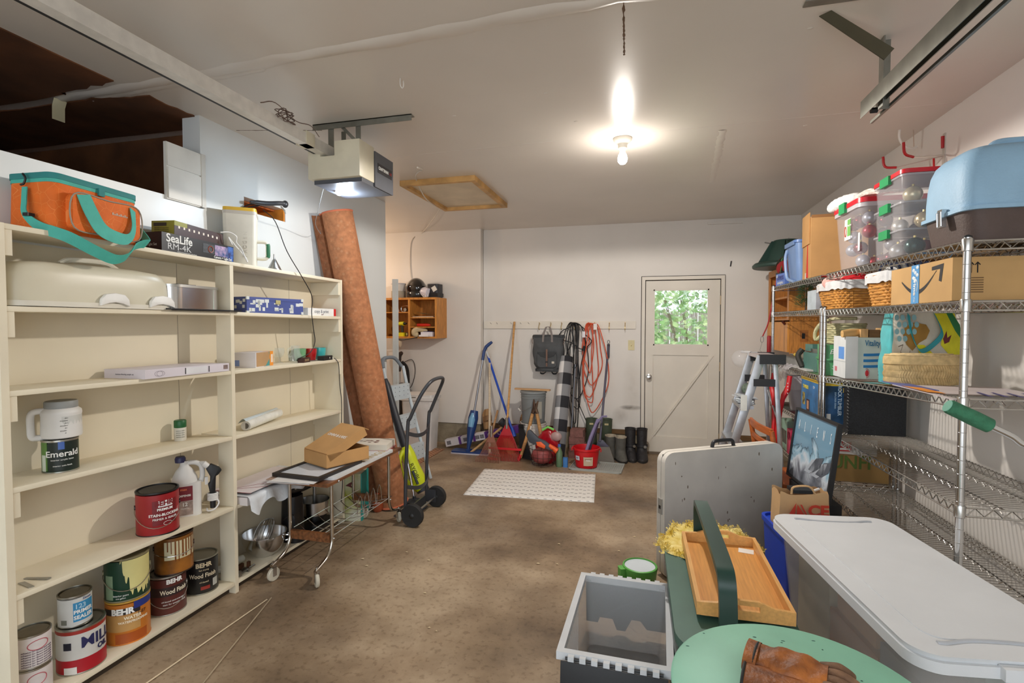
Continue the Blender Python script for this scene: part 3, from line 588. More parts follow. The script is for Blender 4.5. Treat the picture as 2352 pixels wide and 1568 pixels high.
# black tool handle poking out of the slot and its cable down the shelf front
t = thing('caulking_gun', 'black pistol handled tool poking from the wall slot', 'tool', (-2.36, 2.70, 2.2))
MB().tube(spline([(0, -.02, .045), (.03, .08, .055), (.05, .17, .075), (.058, .215, .082)], 5), [.008, .01] + [.015] * 12 + [.017, .012], 10).build('grip', mat((50, 50, 52), .45), t)
MB().ball((.06, .22, .08), .02, .02, .024, 12, 8).build('pommel', mat((40, 40, 42), .4), t); MB().tube(spline([(.05, .19, .06), (.065, .205, .035), (.07, .21, .015)], 4), .005, 6).build('hook', STEEL, t)
for q in (.04, .07): MB().tube(spline([(-.06, -.05, -.005), (-.03, .02, q * .6), (0, .06, .04)], 4), .004, 5).build('wire', BLACK, t)
t = thing('black_power_cord', 'thin black cord dangling down the front of the right shelf bay', 'cord', (0, 0, 0))
MB().tube(spline([(-2.27, 2.68, 2.19), (-2.2, 2.70, 2.12), (-2.175, 2.77, 1.95), (-2.165, 2.9, 1.8), (-2.165, 3.0, 1.68), (-2.168, 3.0, 1.57), (-2.17, 3.02, 1.46), (-2.175, 3.04, 1.37), (-2.185, 3.0, 1.30), (-2.22, 2.93, 1.265), (-2.235, 2.94, 1.247), (-2.22, 3.03, 1.243), (-2.2, 3.1, 1.243)], 6), .0028, 6).build('cable', BLACK, t)
t = thing('adapter_cord', 'black cord running from the adapter on third shelf down behind the cart', 'cord', (0, 0, 0))
MB().tube(spline([(-2.2, 3.30, 1.246), (-2.175, 3.315, 1.2), (-2.17, 3.32, 1.05), (-2.165, 3.335, .9), (-2.17, 3.33, .7), (-2.16, 3.3, .5), (-2.15, 3.31, .35), (-2.14, 3.28, .2)], 6), .003, 6).build('cable', BLACK, t)

# ---------------- second shelf
t = thing('cake_carrier', 'long translucent cream cake carrier with white clips on second shelf', 'cake carrier', (-2.297, 1.66, sz(2, 1.66) + .0095))
MB().rbox(-.115, .115, -.335, .335, -.008, .012, .06, 6).build('base_tray', PW, t, bevel=.004)
def dome(u, v):
    a = u * 2 * PI; k = [(1, 0), (1, .06), (.985, .10), (.94, .128), (.85, .145), (.6, .155), (.0, .160)][round(v * 6)]
    c_, s_ = math.cos(a), math.sin(a); e = .38; return (.107 * k[0] * math.copysign(abs(c_) ** e, c_), .325 * k[0] * math.copysign(abs(s_) ** e, s_), .012 + k[1])
MB().grid(dome, 56, 7, True).build('dome_cover', mat((222, 214, 190), .35, 0, .02, alpha=.86), t, smooth=60)
MB().tube(spline([(0, -.1, .168), (.0, -.06, .188), (0, .04, .193), (0, .09, .188), (0, .13, .168)], 5), .012, 8).build('lid_handle', PW, t)
for y in (.03, .25):
    cl = MB(); cl.m = fr((.108, y, .0), (0, 1, 0), (0, 0, 1)); cl.prism([(-.062, .0), (-.058, .03), (-.04, .05), (0, .056), (.04, .05), (.058, .03), (.062, 0), (.03, .012), (0, .016), (-.03, .012)], 0, .018); cl.build('clip', WHITE, t, bevel=.004, fix=True)
tr = tag(MB().box(-2.415, -2.165, 1.93, 2.38, 0, .006).build('baking_sheet', mat((44, 44, 46), .4, .6), None, bevel=.002), 'dark thin baking sheet under the chrome roaster', 'tray'); tr.location.z = sz(2, 2.15) + .002
t = thing('roasting_pan', 'shiny chrome lidded roasting pan on the second shelf', 'roaster', (-2.30, 2.125, sz(2, 2.12) + .0085))
MB().rbox(-.10, .105, -.165, .165, 0, .105, .075, 8).build('pan', CHROME, t, bevel=.006); MB().rbox(-.104, .109, -.169, .169, .105, .118, .078, 8).build('lid', mat((190, 190, 186), .28, 1), t, bevel=.004)
bx('lid_grip', BLACK, t, -.04, .03, -.05, .06, .118, .127, bevel=.002)
t = thing('patterned_case', 'blue suitcase style box printed with white stamps on second shelf', 'box', (-2.305, 2.75, sz(2, 2.75)), math.radians(-9))
BLUEC = mat((62, 76, 138), .55); bx('case', BLUEC, t, -.09, .09, -.225, .20, 0, .098, bevel=.003)
random.seed(21); STAMP = mat((206, 208, 204), .6)
for i in range(26):
    y = random.uniform(-.21, .17); z = random.uniform(.006, .07); w_, h_ = random.choice(((.03, .008), (.018, .022), (.012, .03), (.03, .02)))
    bx('stamp', STAMP, t, .0898, .0908, y, y + w_, z, z + h_)
for i in range(8):
    x = random.uniform(-.085, .06); z = random.uniform(.006, .07); bx('stamp', STAMP, t, x, x + .02, -.2258, -.2248, z, z + .018)
bx('lid_line', mat((40, 50, 100), .6), t, .0895, .0905, -.224, .199, .078, .080)
for y in (-.225, .185): bx('corner', STAMP, t, .083, .092, y - .002, y + .017, .082, .1, bevel=.002); bx('corner', STAMP, t, .083, .092, y - .002, y + .017, -.0005, .016, bevel=.002)
bx('latch', mat((190, 180, 130), .4, .6), t, .0895, .095, -.02, .015, .06, .085, bevel=.002)
t = thing('paper_ream', 'white paper ream with red end on the second shelf', 'paper ream', (-2.30, 3.165, sz(2, 3.16)), math.radians(0))
bx('ream', WHITE, t, -.1, .1, -.16, .16, 0, .052, bevel=.002); bx('red_end', RED, t, -.1005, .1005, .135, .161, .0005, .0525); txt(t, 'copy & print', .032, mat((120, 122, 126), .6, var=0), (.1005, -.01, .03), (0, 1, 0)); txt(t, 'paper', .012, mat((150, 120, 120), .6, var=0), (.1005, 0, .01), (0, 1, 0))
# ---------------- third shelf
t = thing('flat_white_box', 'flat white carton lying on the third shelf', 'box', (-2.292, 2.055, sz(3, 2.05)), math.radians(2), rx=math.radians(-.6))
bx('carton', mat((216, 208, 214), .5, 0, .03), t, -.115, .112, -.25, .25, 0, .042, bevel=.0015)
bx('paper_label', mat((225, 224, 226), .5), t, .1118, .1128, -.03, .10, .006, .037); bx('barcode', mat((130, 110, 104), .6, 0, .2, 90), t, .1118, .1128, .21, .24, .012, .034)
for y in (-.035, .11): bx('stripe', PRINTK, t, .1118, .1129, y, y + .005, .006, .036)
for k in (-.18, -.17): MB().tube([(.1125, k + .03 * math.cos(a) * .7, .02 + .012 * math.sin(a)) for a in [i * PI / 8 for i in range(16)]], .0007, 4, True).build('mark', mat((150, 140, 150), .6), t)
txt(t, 'laminate flooring sample set', .009, mat((130, 124, 130), .6, var=0), (0, -.2505, .02))
t = thing('product_box', 'torn cardboard box with teal and orange sides on third shelf', 'box', (-2.30, 2.60, sz(3, 2.6)), math.radians(14))
bx('carton', mat((220, 214, 214), .6), t, -.075, .075, -.1, .115, 0, .088, bevel=.0015)
MB().add([(.0755, -.09, .005), (.0755, .02, .004), (.0755, .075, .05), (.0755, .06, .088), (.0755, -.09, .088)], [(0, 1, 2, 3, 4)]).build('torn_board', mat((186, 148, 104), .8), t)
MB().add([(.0754, .0, .002), (.0754, .114, .002), (.0754, .114, .088), (.0754, .05, .088)], [(0, 1, 2, 3)]).build('teal_print', mat((76, 150, 148), .5), t)
bx('orange_end', mat((232, 142, 40), .5), t, .02, .0758, .085, .1155, -.0005, .0885); bx('orange_end', mat((232, 142, 40), .5), t, -.0755, .0756, .114, .116, 0, .088)
bx('orange_side', mat((236, 150, 50), .5), t, .0752, .0762, .07, .115, .001, .088)
bx('side_label', mat((236, 220, 200), .5), t, .0758, .0768, .085, .108, .02, .07); bx('blue_strip', mat((120, 140, 190), .5), t, -.07, -.02, -.1008, -.0998, .01, .045)
def mug(label, x, y, r, h, c, rz, group='mugs on the third shelf'):
    t = thing('mug', label, 'mug', (x, y, sz(3, y)), rz, group); m = mat(c, .22, 0, .03, coat=.4)
    MB().lathe([(r * .72, 0), (r * .8, .004), (r * .98, h * .7), (r, h), (r * .94, h), (r * .9, h * .7), (r * .7, .008)], 24, cap1=True).build('cup', m, t)
    MB().tube(spline([(r * .9, 0, h * .82), (r * 1.4, 0, h * .85), (r * 1.6, 0, h * .55), (r * 1.35, 0, h * .25), (r * .85, 0, h * .22)], 5), .0065, 8).build('handle', m, t)
mug('pale green mug behind the glass pitcher', -2.365, 3.135, .042, .085, (120, 176, 130), 2.6); mug('red mug between the green and teal mugs', -2.335, 3.215, .042, .082, (176, 24, 30), face(-2.3, 3.2) + PI * .9); mug('teal mug at the right end of third shelf', -2.33, 3.315, .042, .085, (64, 172, 172), face(-2.3, 3.3) + PI * .9)
GL = mat((215, 225, 220), .08, 0, 0, alpha=.15, spec=.8)
t = thing('glass_pitcher', 'small clear glass pitcher on the third shelf', 'pitcher', (-2.30, 3.0, sz(3, 3.0)))
MB().lathe([(.032, 0), (.045, .02), (.045, .04), (.03, .07), (.028, .1), (.034, .112), (.031, .112), (.026, .1), (.028, .07), (.042, .04), (.03, .005)], 24, cap1=False).build('body', GL, t)
MB().tube(spline([(.0, -.03, .1), (0, -.07, .09), (0, -.065, .045), (0, -.042, .04)], 5), .006, 8).build('handle', GL, t)
t = thing('glass_goblet', 'clear glass goblet lying left of the glass pitcher', 'glass', (-2.345, 2.90, sz(3, 2.9)))
MB().lathe([(.026, 0), (.026, .003), (.005, .01), (.005, .03), (.024, .045), (.032, .07), (.03, .1), (.028, .1), (.03, .07), (.02, .046), (.0, .04)], 20, cap1=False).build('bowl', GL, t)
t = thing('small_brown_box', 'small dark brown box in front of the glass pitcher', 'box', (-2.225, 2.99, sz(3, 2.99)), .2); bx('carton', mat((62, 34, 28), .5), t, -.02, .02, -.05, .05, 0, .032, bevel=.001); txt(t, 'SELLERS', .02, mat((190, 160, 120), .6, var=0), (.0205, 0, .016), (0, 1, 0), wx=.9)
t = thing('power_adapter', 'black power adapter in front of the red mug', 'adapter', (-2.225, 3.225, sz(3, 3.2)), .1); bx('case', BLACK, t, -.025, .025, -.06, .06, 0, .032, bevel=.004); bx('plug', WHITE, t, -.01, .01, .06, .1, .005, .015); MB().cyl((.0255, .02, .016), (.0265, .02, .016), .006, n=10).build('led', mat((200, 200, 190), .4), t)
# ---------------- fourth shelf right: shelf liner roll
t = thing('liner_roll', 'roll of white striped shelf liner lying on the fourth shelf', 'roll', (-2.24, 2.48, sz(4, 2.5) + .03), 0)
MB().tube([(0, 0, 0), (-.1, .40, .005)], .027, 18).build('roll', mat((226, 224, 214), .5, 0, .05, 30), t); MB().tube([(.0008, -.004, 0), (0, .003, 0)], .017, 16).build('core', mat((90, 84, 76), .8), t)
MB().tube([(.0006, -.0035, 0), (0, -.002, 0)], .0268, 16).build('end_wrap', mat((196, 190, 180), .6), t)
fl = MB(); fl.grid(lambda u, v: (-.0 - .1 * u - .055 * v - .02 * v * v, .40 * u + .02 * v, .026 - .02 * v + .02 * math.sin(v * PI)), 12, 8); fl.build('loose_sheet', mat((206, 218, 222), .5, 0, .08, 20, stretch=(60, 3, 3)), t)
# ---------------------------------------------------------------- lower right shelf bay
PLAS = mat((214, 218, 222), .25, 0, .05, 14, .5, 22)
t = thing('wrapped_bundle', 'flat bundle wrapped in clear plastic on the fifth shelf right bay', 'bundle', (0, 0, sz(5, 2.7)))
def bun(u, v):
    x = -2.415 + .29 * min(v / .7, 1); y = 2.365 + .60 * u; w = max(0, (v - .7) / .3)
    z = .05 + .012 * math.sin(u * 21 + v * 3) * (.3 + w) - w * (.075 + .02 * math.sin(u * 17)) ; x += w * (.015 + .012 * math.sin(u * 29))
    return (x, y, z)
MB().grid(bun, 48, 20).build('plastic_wrap', PLAS, t, smooth=60); bx('paper_stack', mat((222, 214, 212), .7), t, -2.415, -2.14, 2.37, 2.94, .001, .046)
for i in range(3): MB().tube([(-2.41 + i * .03, 2.38, .0635), (-2.14, 2.40 + i * .13, .0635)], .0012, 4).build('red_line', mat((140, 60, 60), .6), t)
bx('top_sheet', mat((222, 212, 212), .7, 0, .03, 8), t, -2.40, -2.15, 2.40, 2.90, .0625, .0632)
# steel bowl with whisk
t = thing('mixing_bowl', 'shiny steel mixing bowl holding a whisk on the bottom shelf', 'bowl', (-2.285, 2.665, sz(6, 2.66)))
MB().lathe([(.055, 0), (.06, .003), (.10, .04), (.122, .09), (.126, .135), (.132, .138), (.124, .136), (.118, .09), (.096, .043), (.05, .008)], 40).build('bowl', CHROME, t)
MB().tube(spline([(.12, .02, .13), (.155, .03, .125), (.158, .06, .1), (.135, .06, .085), (.115, .05, .08)], 5), .006, 8).build('handle', CHROME, t)
wk = MB()
for i in range(6):
    a = i * PI / 6; wk.tube(spline([(0, -.02, .05), (.05 * math.cos(a), -.02 + .045 * math.sin(a), .11), (.04 * math.cos(a), .03 + .04 * math.sin(a), .19), (0, .05, .205), (-.04 * math.cos(a), .03 - .04 * math.sin(a), .19), (-.05 * math.cos(a), -.02 - .045 * math.sin(a), .11), (0, -.02, .05)], 4), .0016, 5)
wk.build('whisk_wires', STEEL, t); MB().cyl((0, -.03, .03), (0, -.01, .07), .012, n=10).build('whisk_hub', STEEL, t)
t = thing('metal_clamp', 'small rusty metal clamp at near end of right bottom shelf', 'clamp', (-2.235, 2.41, sz(6, 2.4)))
MB().box(-.03, .03, -.035, -.02, 0, .03).box(-.03, .03, .03, .042, 0, .022).box(-.01, .01, -.035, .04, .004, .014).build('frame', STEEL, t, bevel=.002)
MB().cyl((.02, -.07, .012), (.02, .09, .016), .006, n=8).build('screw', GALV, t); MB().box(-.028, -.012, .0, .045, .014, .042).box(.0, .015, .05, .066, .01, .048).build('jaw', mat((96, 62, 40), .7, .4, .2, 30), t)
# stand mixer
t = thing('stand_mixer', 'black stand mixer with steel bowl on the bottom shelf', 'mixer', (-2.265, 2.94, sz(6, 2.95)))
BK = mat((26, 26, 28), .3)
MB().rbox(-.09, .09, -.10, .33, 0, .035, .06, 6).build('base', BK, t, bevel=.008)
MB().rbox(-.06, .06, -.09, .02, .03, .30, .04, 5, 1.1).build('column', BK, t, bevel=.006)
hd = MB(); hd.grid(lambda u, v: (.066 * math.cos(u * 2 * PI) * max(.02, math.sin(PI * min(max(v, .0), 1)) ** .35), -.12 + .40 * v, .345 + .05 * math.sin(u * 2 * PI) * max(.02, math.sin(PI * v) ** .35)), 24, 16, True); hd.build('motor_head', BK, t, smooth=60)
MB().tube([(.0665, -.09, .36), (.0685, .08, .365), (.0665, .25, .36)], .006, 6).build('trim_band', CHROME, t)
MB().lathe([(.06, .05), (.062, .06), (.1, .10), (.105, .19), (.108, .193), (.1, .19), (.09, .10), (.05, .07)], 32, c=(0, .20, 0)).build('bowl', CHROME, t)
MB().cyl((0, .2, .12), (0, .2, .31), .012, n=10).build('beater_shaft', STEEL, t)
MB().tube(spline([(-.02, -.1, .15), (.07, -.12, .20), (.08, -.12, .10), (.05, -.11, .02)], 6), .004, 6).build('power_cord', BK, t)
# ---------------------------------------------------------------- rolling cart and what lies on it
WAL = wood((124, 78, 44), .25, (18, 2, 18), .45)
ct = thing('rolling_cart', 'walnut topped rolling cart with bent chrome legs and wire rack', 'cart', (-1.94, 3.02, 0), math.radians(0))
bx('top', WAL, ct, -.165, .165, -.44, .50, .545, .563, bevel=.004)
TUBE = mat((196, 190, 180), .22, 1)
for sx in (-1, 1):
    for sy in (-1, 1):
        x = .145 * sx; yy = -.37 if sy < 0 else .33
        MB().tube([(x, yy, .545), (x, yy, .30), (x, yy, .22)] + spline([(x, yy, .2), (x, yy + sy * .02, .155), (x, yy + sy * .06, .122), (x, yy + sy * .13, .10), (x, yy + sy * .165, .092)], 4), .0105, 10).build('leg', TUBE, ct)
        c = MB(); c.m = M.Translation((x, yy + sy * .15, 0)); c.m = c.m @ M.Rotation(.5 * sx + .3, 4, 'Z')
        w = MB(); w.m = c.m @ M.Rotation(PI / 2, 4, 'Y'); w.lathe([(.012, -.010), (.036, -.010), (.0395, -.006), (.0395, .006), (.036, .010), (.012, .010)], 20, c=(-.0395, 0, 0)); wo = w.build('castor', mat((214, 206, 186), .35, alpha=.85), ct)
        c.box(-.014, -.011, -.012, .012, .03, .085); c.box(.011, .014, -.012, .012, .03, .085); c.box(-.014, .014, -.012, .012, .08, .09); c.cyl((0, 0, .085), (0, 0, .115), .006, n=8); c.build('castor_fork', CHROME, wo)
for yy in (-.37, .33): bx('cross_rail', WAL, ct, -.135, .135, yy - .012, yy + .012, .195, .245, bevel=.002)
wr = MB()
for x0, z0, x1, z1 in ((-.13, .24, -.02, .205), (.135, .24, .05, .205)):
    pass
for x, z in ((.15, .235), (.05, .215), (-.05, .215), (-.12, .26)): wr.tube([(x, -.37, z), (x, .36, z)], .003, 6)
for i in range(8):
    yy = -.32 + i * .088; wr.tube(spline([(.152, yy + .02, .235), (.05, yy, .213), (-.05, yy, .213), (-.12, yy, .26), (-.125, yy, .262)], 3), .0025, 5)
for i in range(4):
    yy = -.02 + i * .085; wr.tube(spline([(.10, yy, .225), (.10, yy + .01, .30), (.10, yy + .035, .345), (.10, yy + .06, .30), (.10, yy + .07, .225)], 4), .0026, 5)
wr.build('magazine_holder', CHROME, ct)
for sx in (-1, 1): 
    for yy in (-.37, .33): MB().ball((.158 * sx, yy, .22), .006, n=8, k=6).build('screw', CHROME, ct)
    MB().ball((.168 * sx, -.33, .553), .006, n=8, k=6).build('screw', CHROME, ct)
t = thing('framed_print', 'black framed white print lying on the rolling cart under the carton', 'frame', (-1.985, 2.80, .578), math.radians(-4))
FRK = mat((40, 34, 32), .5)
for a in ((-.17, .17, -.21, -.185), (-.17, .17, .185, .21), (-.17, -.145, -.185, .185), (.145, .17, -.185, .185)): bx('frame_bar', FRK, t, *a, 0, .02, bevel=.001)
bx('print', mat((206, 210, 216), .3), t, -.145, .145, -.185, .185, .004, .013)
t = thing('lettered_tray', 'white lidded tray with dull gold lettering on the rolling cart', 'tray', (-1.87, 3.02, .5635), math.radians(-1))
MB().rbox(-.06, .095, -.36, .37, 0, .016, .03, 4).build('tray', mat((214, 216, 216), .4), t, bevel=.004)
txt(t, 'FINDINGS', .075, mat((190, 170, 120), .5, var=0), (.045, .10, .0165), (0, 1, 0), (-1, 0, 0), wx=1.2)
t = thing('paper_sheets', 'loose white sheets overhanging the near end of the cart', 'paper', (-1.99, 2.77, .565), math.radians(5))
bx('sheet', mat((214, 208, 204), .7), t, -.17, .10, -.235, .2, 0, .004); bx('sheet', mat((170, 140, 120), .7), t, -.20, .06, -.20, .22, .0045, .008); bx('sheet', mat((224, 220, 216), .7), t, -.15, .13, -.24, .14, .0085, .012)
t = thing('open_carton', 'brown mailer carton with flap open on the rolling cart', 'carton', (-1.955, 2.95, .60), math.radians(66))
W_ = .155; 
for a in ((-W_, W_, -.13, -.126), (-W_, W_, .126, .13), (-W_, -W_ + .004, -.126, .126), (W_ - .004, W_, -.126, .126), (-W_, W_, -.13, .13)):
    z1 = .085 if a[3] - a[2] < .2 or a[1] - a[0] < .2 else .004
    bx('side', CARD, t, *a, 0, z1)
ld = MB(); ld.m = M.Translation((-.152, 0, .088)) @ M.Rotation(math.radians(-24), 4, 'Y')
ld.box(0, .30, -.13, .13, 0, .004); ld.box(.0, .3, -.13, -.126, -.055, 0); ld.box(.0, .3, .126, .13, -.055, 0); ld.box(0, .004, -.126, .126, -.05, 0)
ld.build('lid', CARD, t)
fl = MB(); fl.m = M.Translation((.122, 0, .21)) @ M.Rotation(math.radians(25), 4, 'Y'); fl.prism([(0, -.1), (.06, -.1), (.085, -.07), (.085, .07), (.06, .1), (0, .1)], 0, .004); fl.build('tuck_flap', CARD, t, fix=True)
lw = M.Translation((-.152, 0, .088)) @ M.Rotation(math.radians(-24), 4, 'Y'); p_ = lw @ V((.17, 0, .0045)); n_ = (lw.to_3x3() @ V((1, 0, 0)))
txt(t, 'ONNI & LARS', .034, mat((222, 216, 210), .7, var=0), tuple(p_), (0, -1, 0), tuple(n_), bold=.0006)
t = thing('books_stack', 'pale book on a thin pink folder at far end of the cart', 'books', (-1.945, 3.39, .5635), math.radians(12))
bx('folder', mat((150, 84, 76), .6), t, -.14, .14, -.10, .12, .0, .012); bx('folder', mat((206, 176, 170), .6), t, -.145, .135, -.10, .12, .0125, .022); bx('book', mat((224, 218, 204), .6), t, -.14, .135, -.10, .11, .0225, .062, bevel=.003)
random.seed(6)
for i in range(12): a = random.uniform(-.09, .06); MB().ball((a, random.uniform(-.05, .05), .0625), .014, .008, .001, 8, 4).build('cover_leaf', mat((110, 74, 64), .6), t)
# patterned tote on floor beyond the shelves
t = thing('bird_tote_bag', 'yellow and teal shopping bag on the floor behind the cart', 'bag', (-2.18, 3.50, 0), math.radians(12))
MB().rbox(-.09, .09, -.085, .085, 0, .36, .02, 3, .98).build('bag', mat((196, 196, 60), .45, 0, .2, 7, c2=(205, 205, 190)), t, bevel=.008); bx('gusset', mat((40, 150, 144), .45, 0, .15, 9), t, .088, .094, -.08, .084, .0, .36); bx('side_panel', mat((46, 160, 150), .45, 0, .15, 9), t, -.088, .09, .083, .088, .0, .36)
MB().prism([(-.03, .27), (.0, .29), (.04, .31), (.015, .275), (.035, .25), (-.005, .265)], -.001, .0).build('bird_print', mat((90, 34, 34), .6), t, fix=True).rotation_euler.x = PI / 2
for o_ in t.children:
    if o_.name.startswith('bird'): o_.location.y = -.0865
MB().lathe([(.05, 0), (.06, .02), (.06, .14)], 16, c=(0, -.06, 0)).build('bottom_print', mat((150, 160, 140), .5, 0, .3, 14), t).scale = (1, .5, 1)
t = thing('brown_bottle', 'small brown bottle on the floor behind the cart wheels', 'bottle', (-2.06, 3.66, 0)); MB().lathe([(.03, 0), (.045, .02), (.045, .09), (.02, .12), (.018, .15)], 20).build('body', mat((150, 70, 40), .3), t)
# ---------------------------------------------------------------- rolled carpet
def rugmat():
    m = mat((172, 112, 74), .95, 0, .12, 30, .3, 300).copy(); nt = m.node_tree; N = nt.nodes; L = nt.links
    tc = N.new('ShaderNodeTexCoord'); v = N.new('ShaderNodeTexVoronoi'); v.inputs['Scale'].default_value = 26; L.new(tc.outputs['Object'], v.inputs['Vector'])
    r = N.new('ShaderNodeValToRGB'); e = r.color_ramp.elements; e[0].position = .22; e[1].position = .3; e[0].color = (1, 1, 1, 1); e[1].color = (0, 0, 0, 1); L.new(v.outputs['Distance'], r.inputs[0])
    b = N['Principled BSDF']; src = b.inputs['Base Color'].links[0].from_socket; x = N.new('ShaderNodeMix'); x.data_type = 'RGBA'
    mm = N.new('ShaderNodeMath'); mm.operation = 'MULTIPLY'; mm.inputs[1].default_value = .22; L.new(r.outputs[0], mm.inputs[0]); L.new(mm.outputs[0], x.inputs[0]); L.new(src, x.inputs[6]); x.inputs[7].default_value = lin((200, 158, 118)); L.new(x.outputs[2], b.inputs['Base Color']); return m
t = thing('rolled_carpet', 'tall terracotta patterned carpet roll leaning against the left wall', 'carpet', (-1.99, 3.78, 0))
RUG = rugmat(); A = V((0, 0, .035)); Bp = V((-.275, -.33, 2.335)); ax = (Bp - A).normalized(); ux = ax.cross(V((0, 1, 0))).normalized(); uy = ax.cross(ux)
def sp(u, v):
    a = u * 2 * PI * 1.12 - .25; r = .108 + .014 * u + (.06 * max(0, u - .88) / .12 if u > .88 else 0); p = A.lerp(Bp, v); return tuple(p + (ux * math.cos(a) + uy * math.sin(a)) * r)
MB().grid(sp, 60, 12).build('roll', RUG, t, smooth=70)
MB().tube([A + ax * .004, Bp - ax * .01], .108, 30).build('inner_roll', mat((150, 84, 60), .95, 0, .1, 40), t)
e_ = MB(); e_.tube([Bp + (ux * math.cos(a) + uy * math.sin(a)) * (.105 + .016 * k / 40) for k, a in [(k, k / 40 * 2 * PI * 1.12 - .25) for k in range(41)]], .007, 6); e_.tube([A + (ux * math.cos(a) + uy * math.sin(a)) * (.112 + .014 * k / 40) for k, a in [(k, k / 40 * 2 * PI * 1.12 - .25) for k in range(41)]], .007, 6); e_.build('bound_edge', mat((206, 112, 78), .9), t)
for s_ in (-.55, .5):
    MB().tube([A.lerp(Bp, v) + (ux * math.cos(-.9 + s_) + uy * math.sin(-.9 + s_)) * .1225 for v in (0.01, .99)], .003, 5).build('border_line', mat((216, 168, 124), .95), t)
# ---------------------------------------------------------------- hand truck
t = thing('hand_truck', 'dark grey two wheeled hand truck with looped handle', 'hand truck', (-1.68, 3.66, 0))
HG = mat((66, 68, 72), .4, .3); HW_ = .19
def side(y, k): return [(-.045, y, .06), (-.04, y, .35), (-.025, y, .70), (-.01, y, .80)]
loop = [(-.045, -HW_, .06), (-.04, -HW_, .35), (-.02, -HW_, .74), (.0, -HW_, .80), (.07, -HW_ * .95, .95), (.12, -HW_ * .78, 1.04), (.14, -HW_ * .4, 1.075), (.14, HW_ * .4, 1.075), (.12, HW_ * .78, 1.04), (.07, HW_ * .95, .95), (.0, HW_, .80), (-.02, HW_, .74), (-.04, HW_, .35), (-.045, HW_, .06)]
MB().tube(spline(loop, 5), .0135, 10).build('frame', HG, t)
for z in (.28, .68):
    MB().band(spline([(-.025 + .012 * (z > .5), -HW_, z), (.01, -HW_ * .5, z - .03), (.02, 0, z - .035), (.01, HW_ * .5, z - .02), (-.025 + .012 * (z > .5), HW_, z + .01)], 5), (0, 0, .015), .003).build('cross_strap', HG, t)
bx('toe_plate', HG, t, -.20, -.03, -.08, .19, .004, .009, bevel=.001); bx('back_plate', HG, t, -.055, -.045, -.19, .19, .005, .10)
MB().cyl((.03, -.25, .085), (.03, .25, .085), .008, n=10).build('axle', STEEL, t)
for y in (-.225, .215):
    w = MB(); w.m = fr((.03, y, .085), (1, 0, 0), (0, 0, 1)); wh = MB(); wh.m = w.m
    w.lathe([(.058, -.02), (.08, -.022), (.0845, -.014), (.0845, .014), (.08, .022), (.058, .02)], 32); o_ = w.build('wheel', mat((36, 35, 34), .75), t)
    wh.lathe([(.012, -.026), (.02, -.02), (.058, -.012), (.058, .012), (.02, .02), (.012, .026)], 24); wh.build('hub', mat((24, 24, 24), .5), o_)
    bx('wheel_bracket', HG, t, -.045, .045, y + (.04 if y < 0 else -.045), y + (.045 if y < 0 else -.04), .05, .15)
# ---------------------------------------------------------------- folding step ladder behind
t = thing('folding_step_stool', 'pale grey folding step ladder leaning by the carpet roll', 'step ladder', (-2.17, 4.27, 0), math.radians(-10))
LGY = mat((196, 206, 212), .4); LG2 = mat((120, 128, 136), .5)
for y in (-.0, .30):
    MB().tube([(.13, y, .01), (-.06, y, .62), (-.13, y, .86), (-.20, y + .02, 1.08)], .016, 8).build('rail', LGY, t)
MB().tube(spline([(-.20, .02, 1.08), (-.235, .06, 1.16), (-.24, .15, 1.175), (-.235, .24, 1.16), (-.20, .30, 1.08)], 5), .017, 10).build('grab_bar', LG2, t)
for z, x in ((.22, .06), (.50, -.03), (.78, -.105)):
    MB().rbox(x - .05, x + .015, .012, .288, z, z + .14, .02, 3).build('step', LGY, t, bevel=.004)
    for k in range(12): MB().ball((x + .0165, .05 + (k % 4) * .065, z + .04 + (k // 4) * .04), .004, n=6, k=4).build('tread_stud', LG2, t)
bx('joint', LG2, t, -.15, -.09, -.025, .0, .82, .9, bevel=.006)
# leaf blower
t = thing('leaf_blower', 'lime green and black leaf blower leaning on the step ladder', 'leaf blower', (-1.93, 4.06, 0))
LIME = mat((204, 214, 30), .4); DK = mat((44, 46, 52), .45)
MB().tube(spline([(-.33, .10, 1.0), (-.22, .06, .72), (-.12, .03, .47), (-.09, .02, .40)], 5), [.022] + [.034] * 14 + [.045], 14).build('blower_tube', DK, t)
MB().tube(spline([(-.10, .02, .42), (-.05, .01, .32), (.01, 0, .2), (.05, 0, .1), (.07, 0, .05)], 4), [.05, .055, .06, .062, .062, .06, .06, .062, .065, .068, .066, .065, .062, .06, .056, .05, .03], 14).build('motor_housing', LIME, t)
MB().tube(spline([(-.09, -.03, .40), (-.10, -.08, .33), (-.06, -.105, .22), (.0, -.09, .13), (.03, -.05, .09)], 5), .017, 10).build('handle', LIME, t)
MB().tube([(.035, .01, .14), (.085, .0, .05)], [.06, .055], 14).build('battery', DK, t); txt(t, 'RYOBI', .05, mat((40, 42, 30), .6, var=0), (.03, -.062, .24), (.45, 0, -.89), (.89, 0, .45))
MB().tube([(.01, -.057, .24), (.06, -.062, .13)], .012, 6).build('vent_slot', DK, t)
t = thing('chrome_tube', 'short chrome tube with black foot standing between carpet and blower', 'tube', (-1.87, 3.93, 0)); MB().cyl((.0, 0, .03), (-.09, .04, .38), .011, n=10).build('tube', CHROME, t); MB().lathe([(.07, 0), (.075, .008), (.05, .02), (.016, .03), (.014, .05)], 20).build('foot', DK, t)
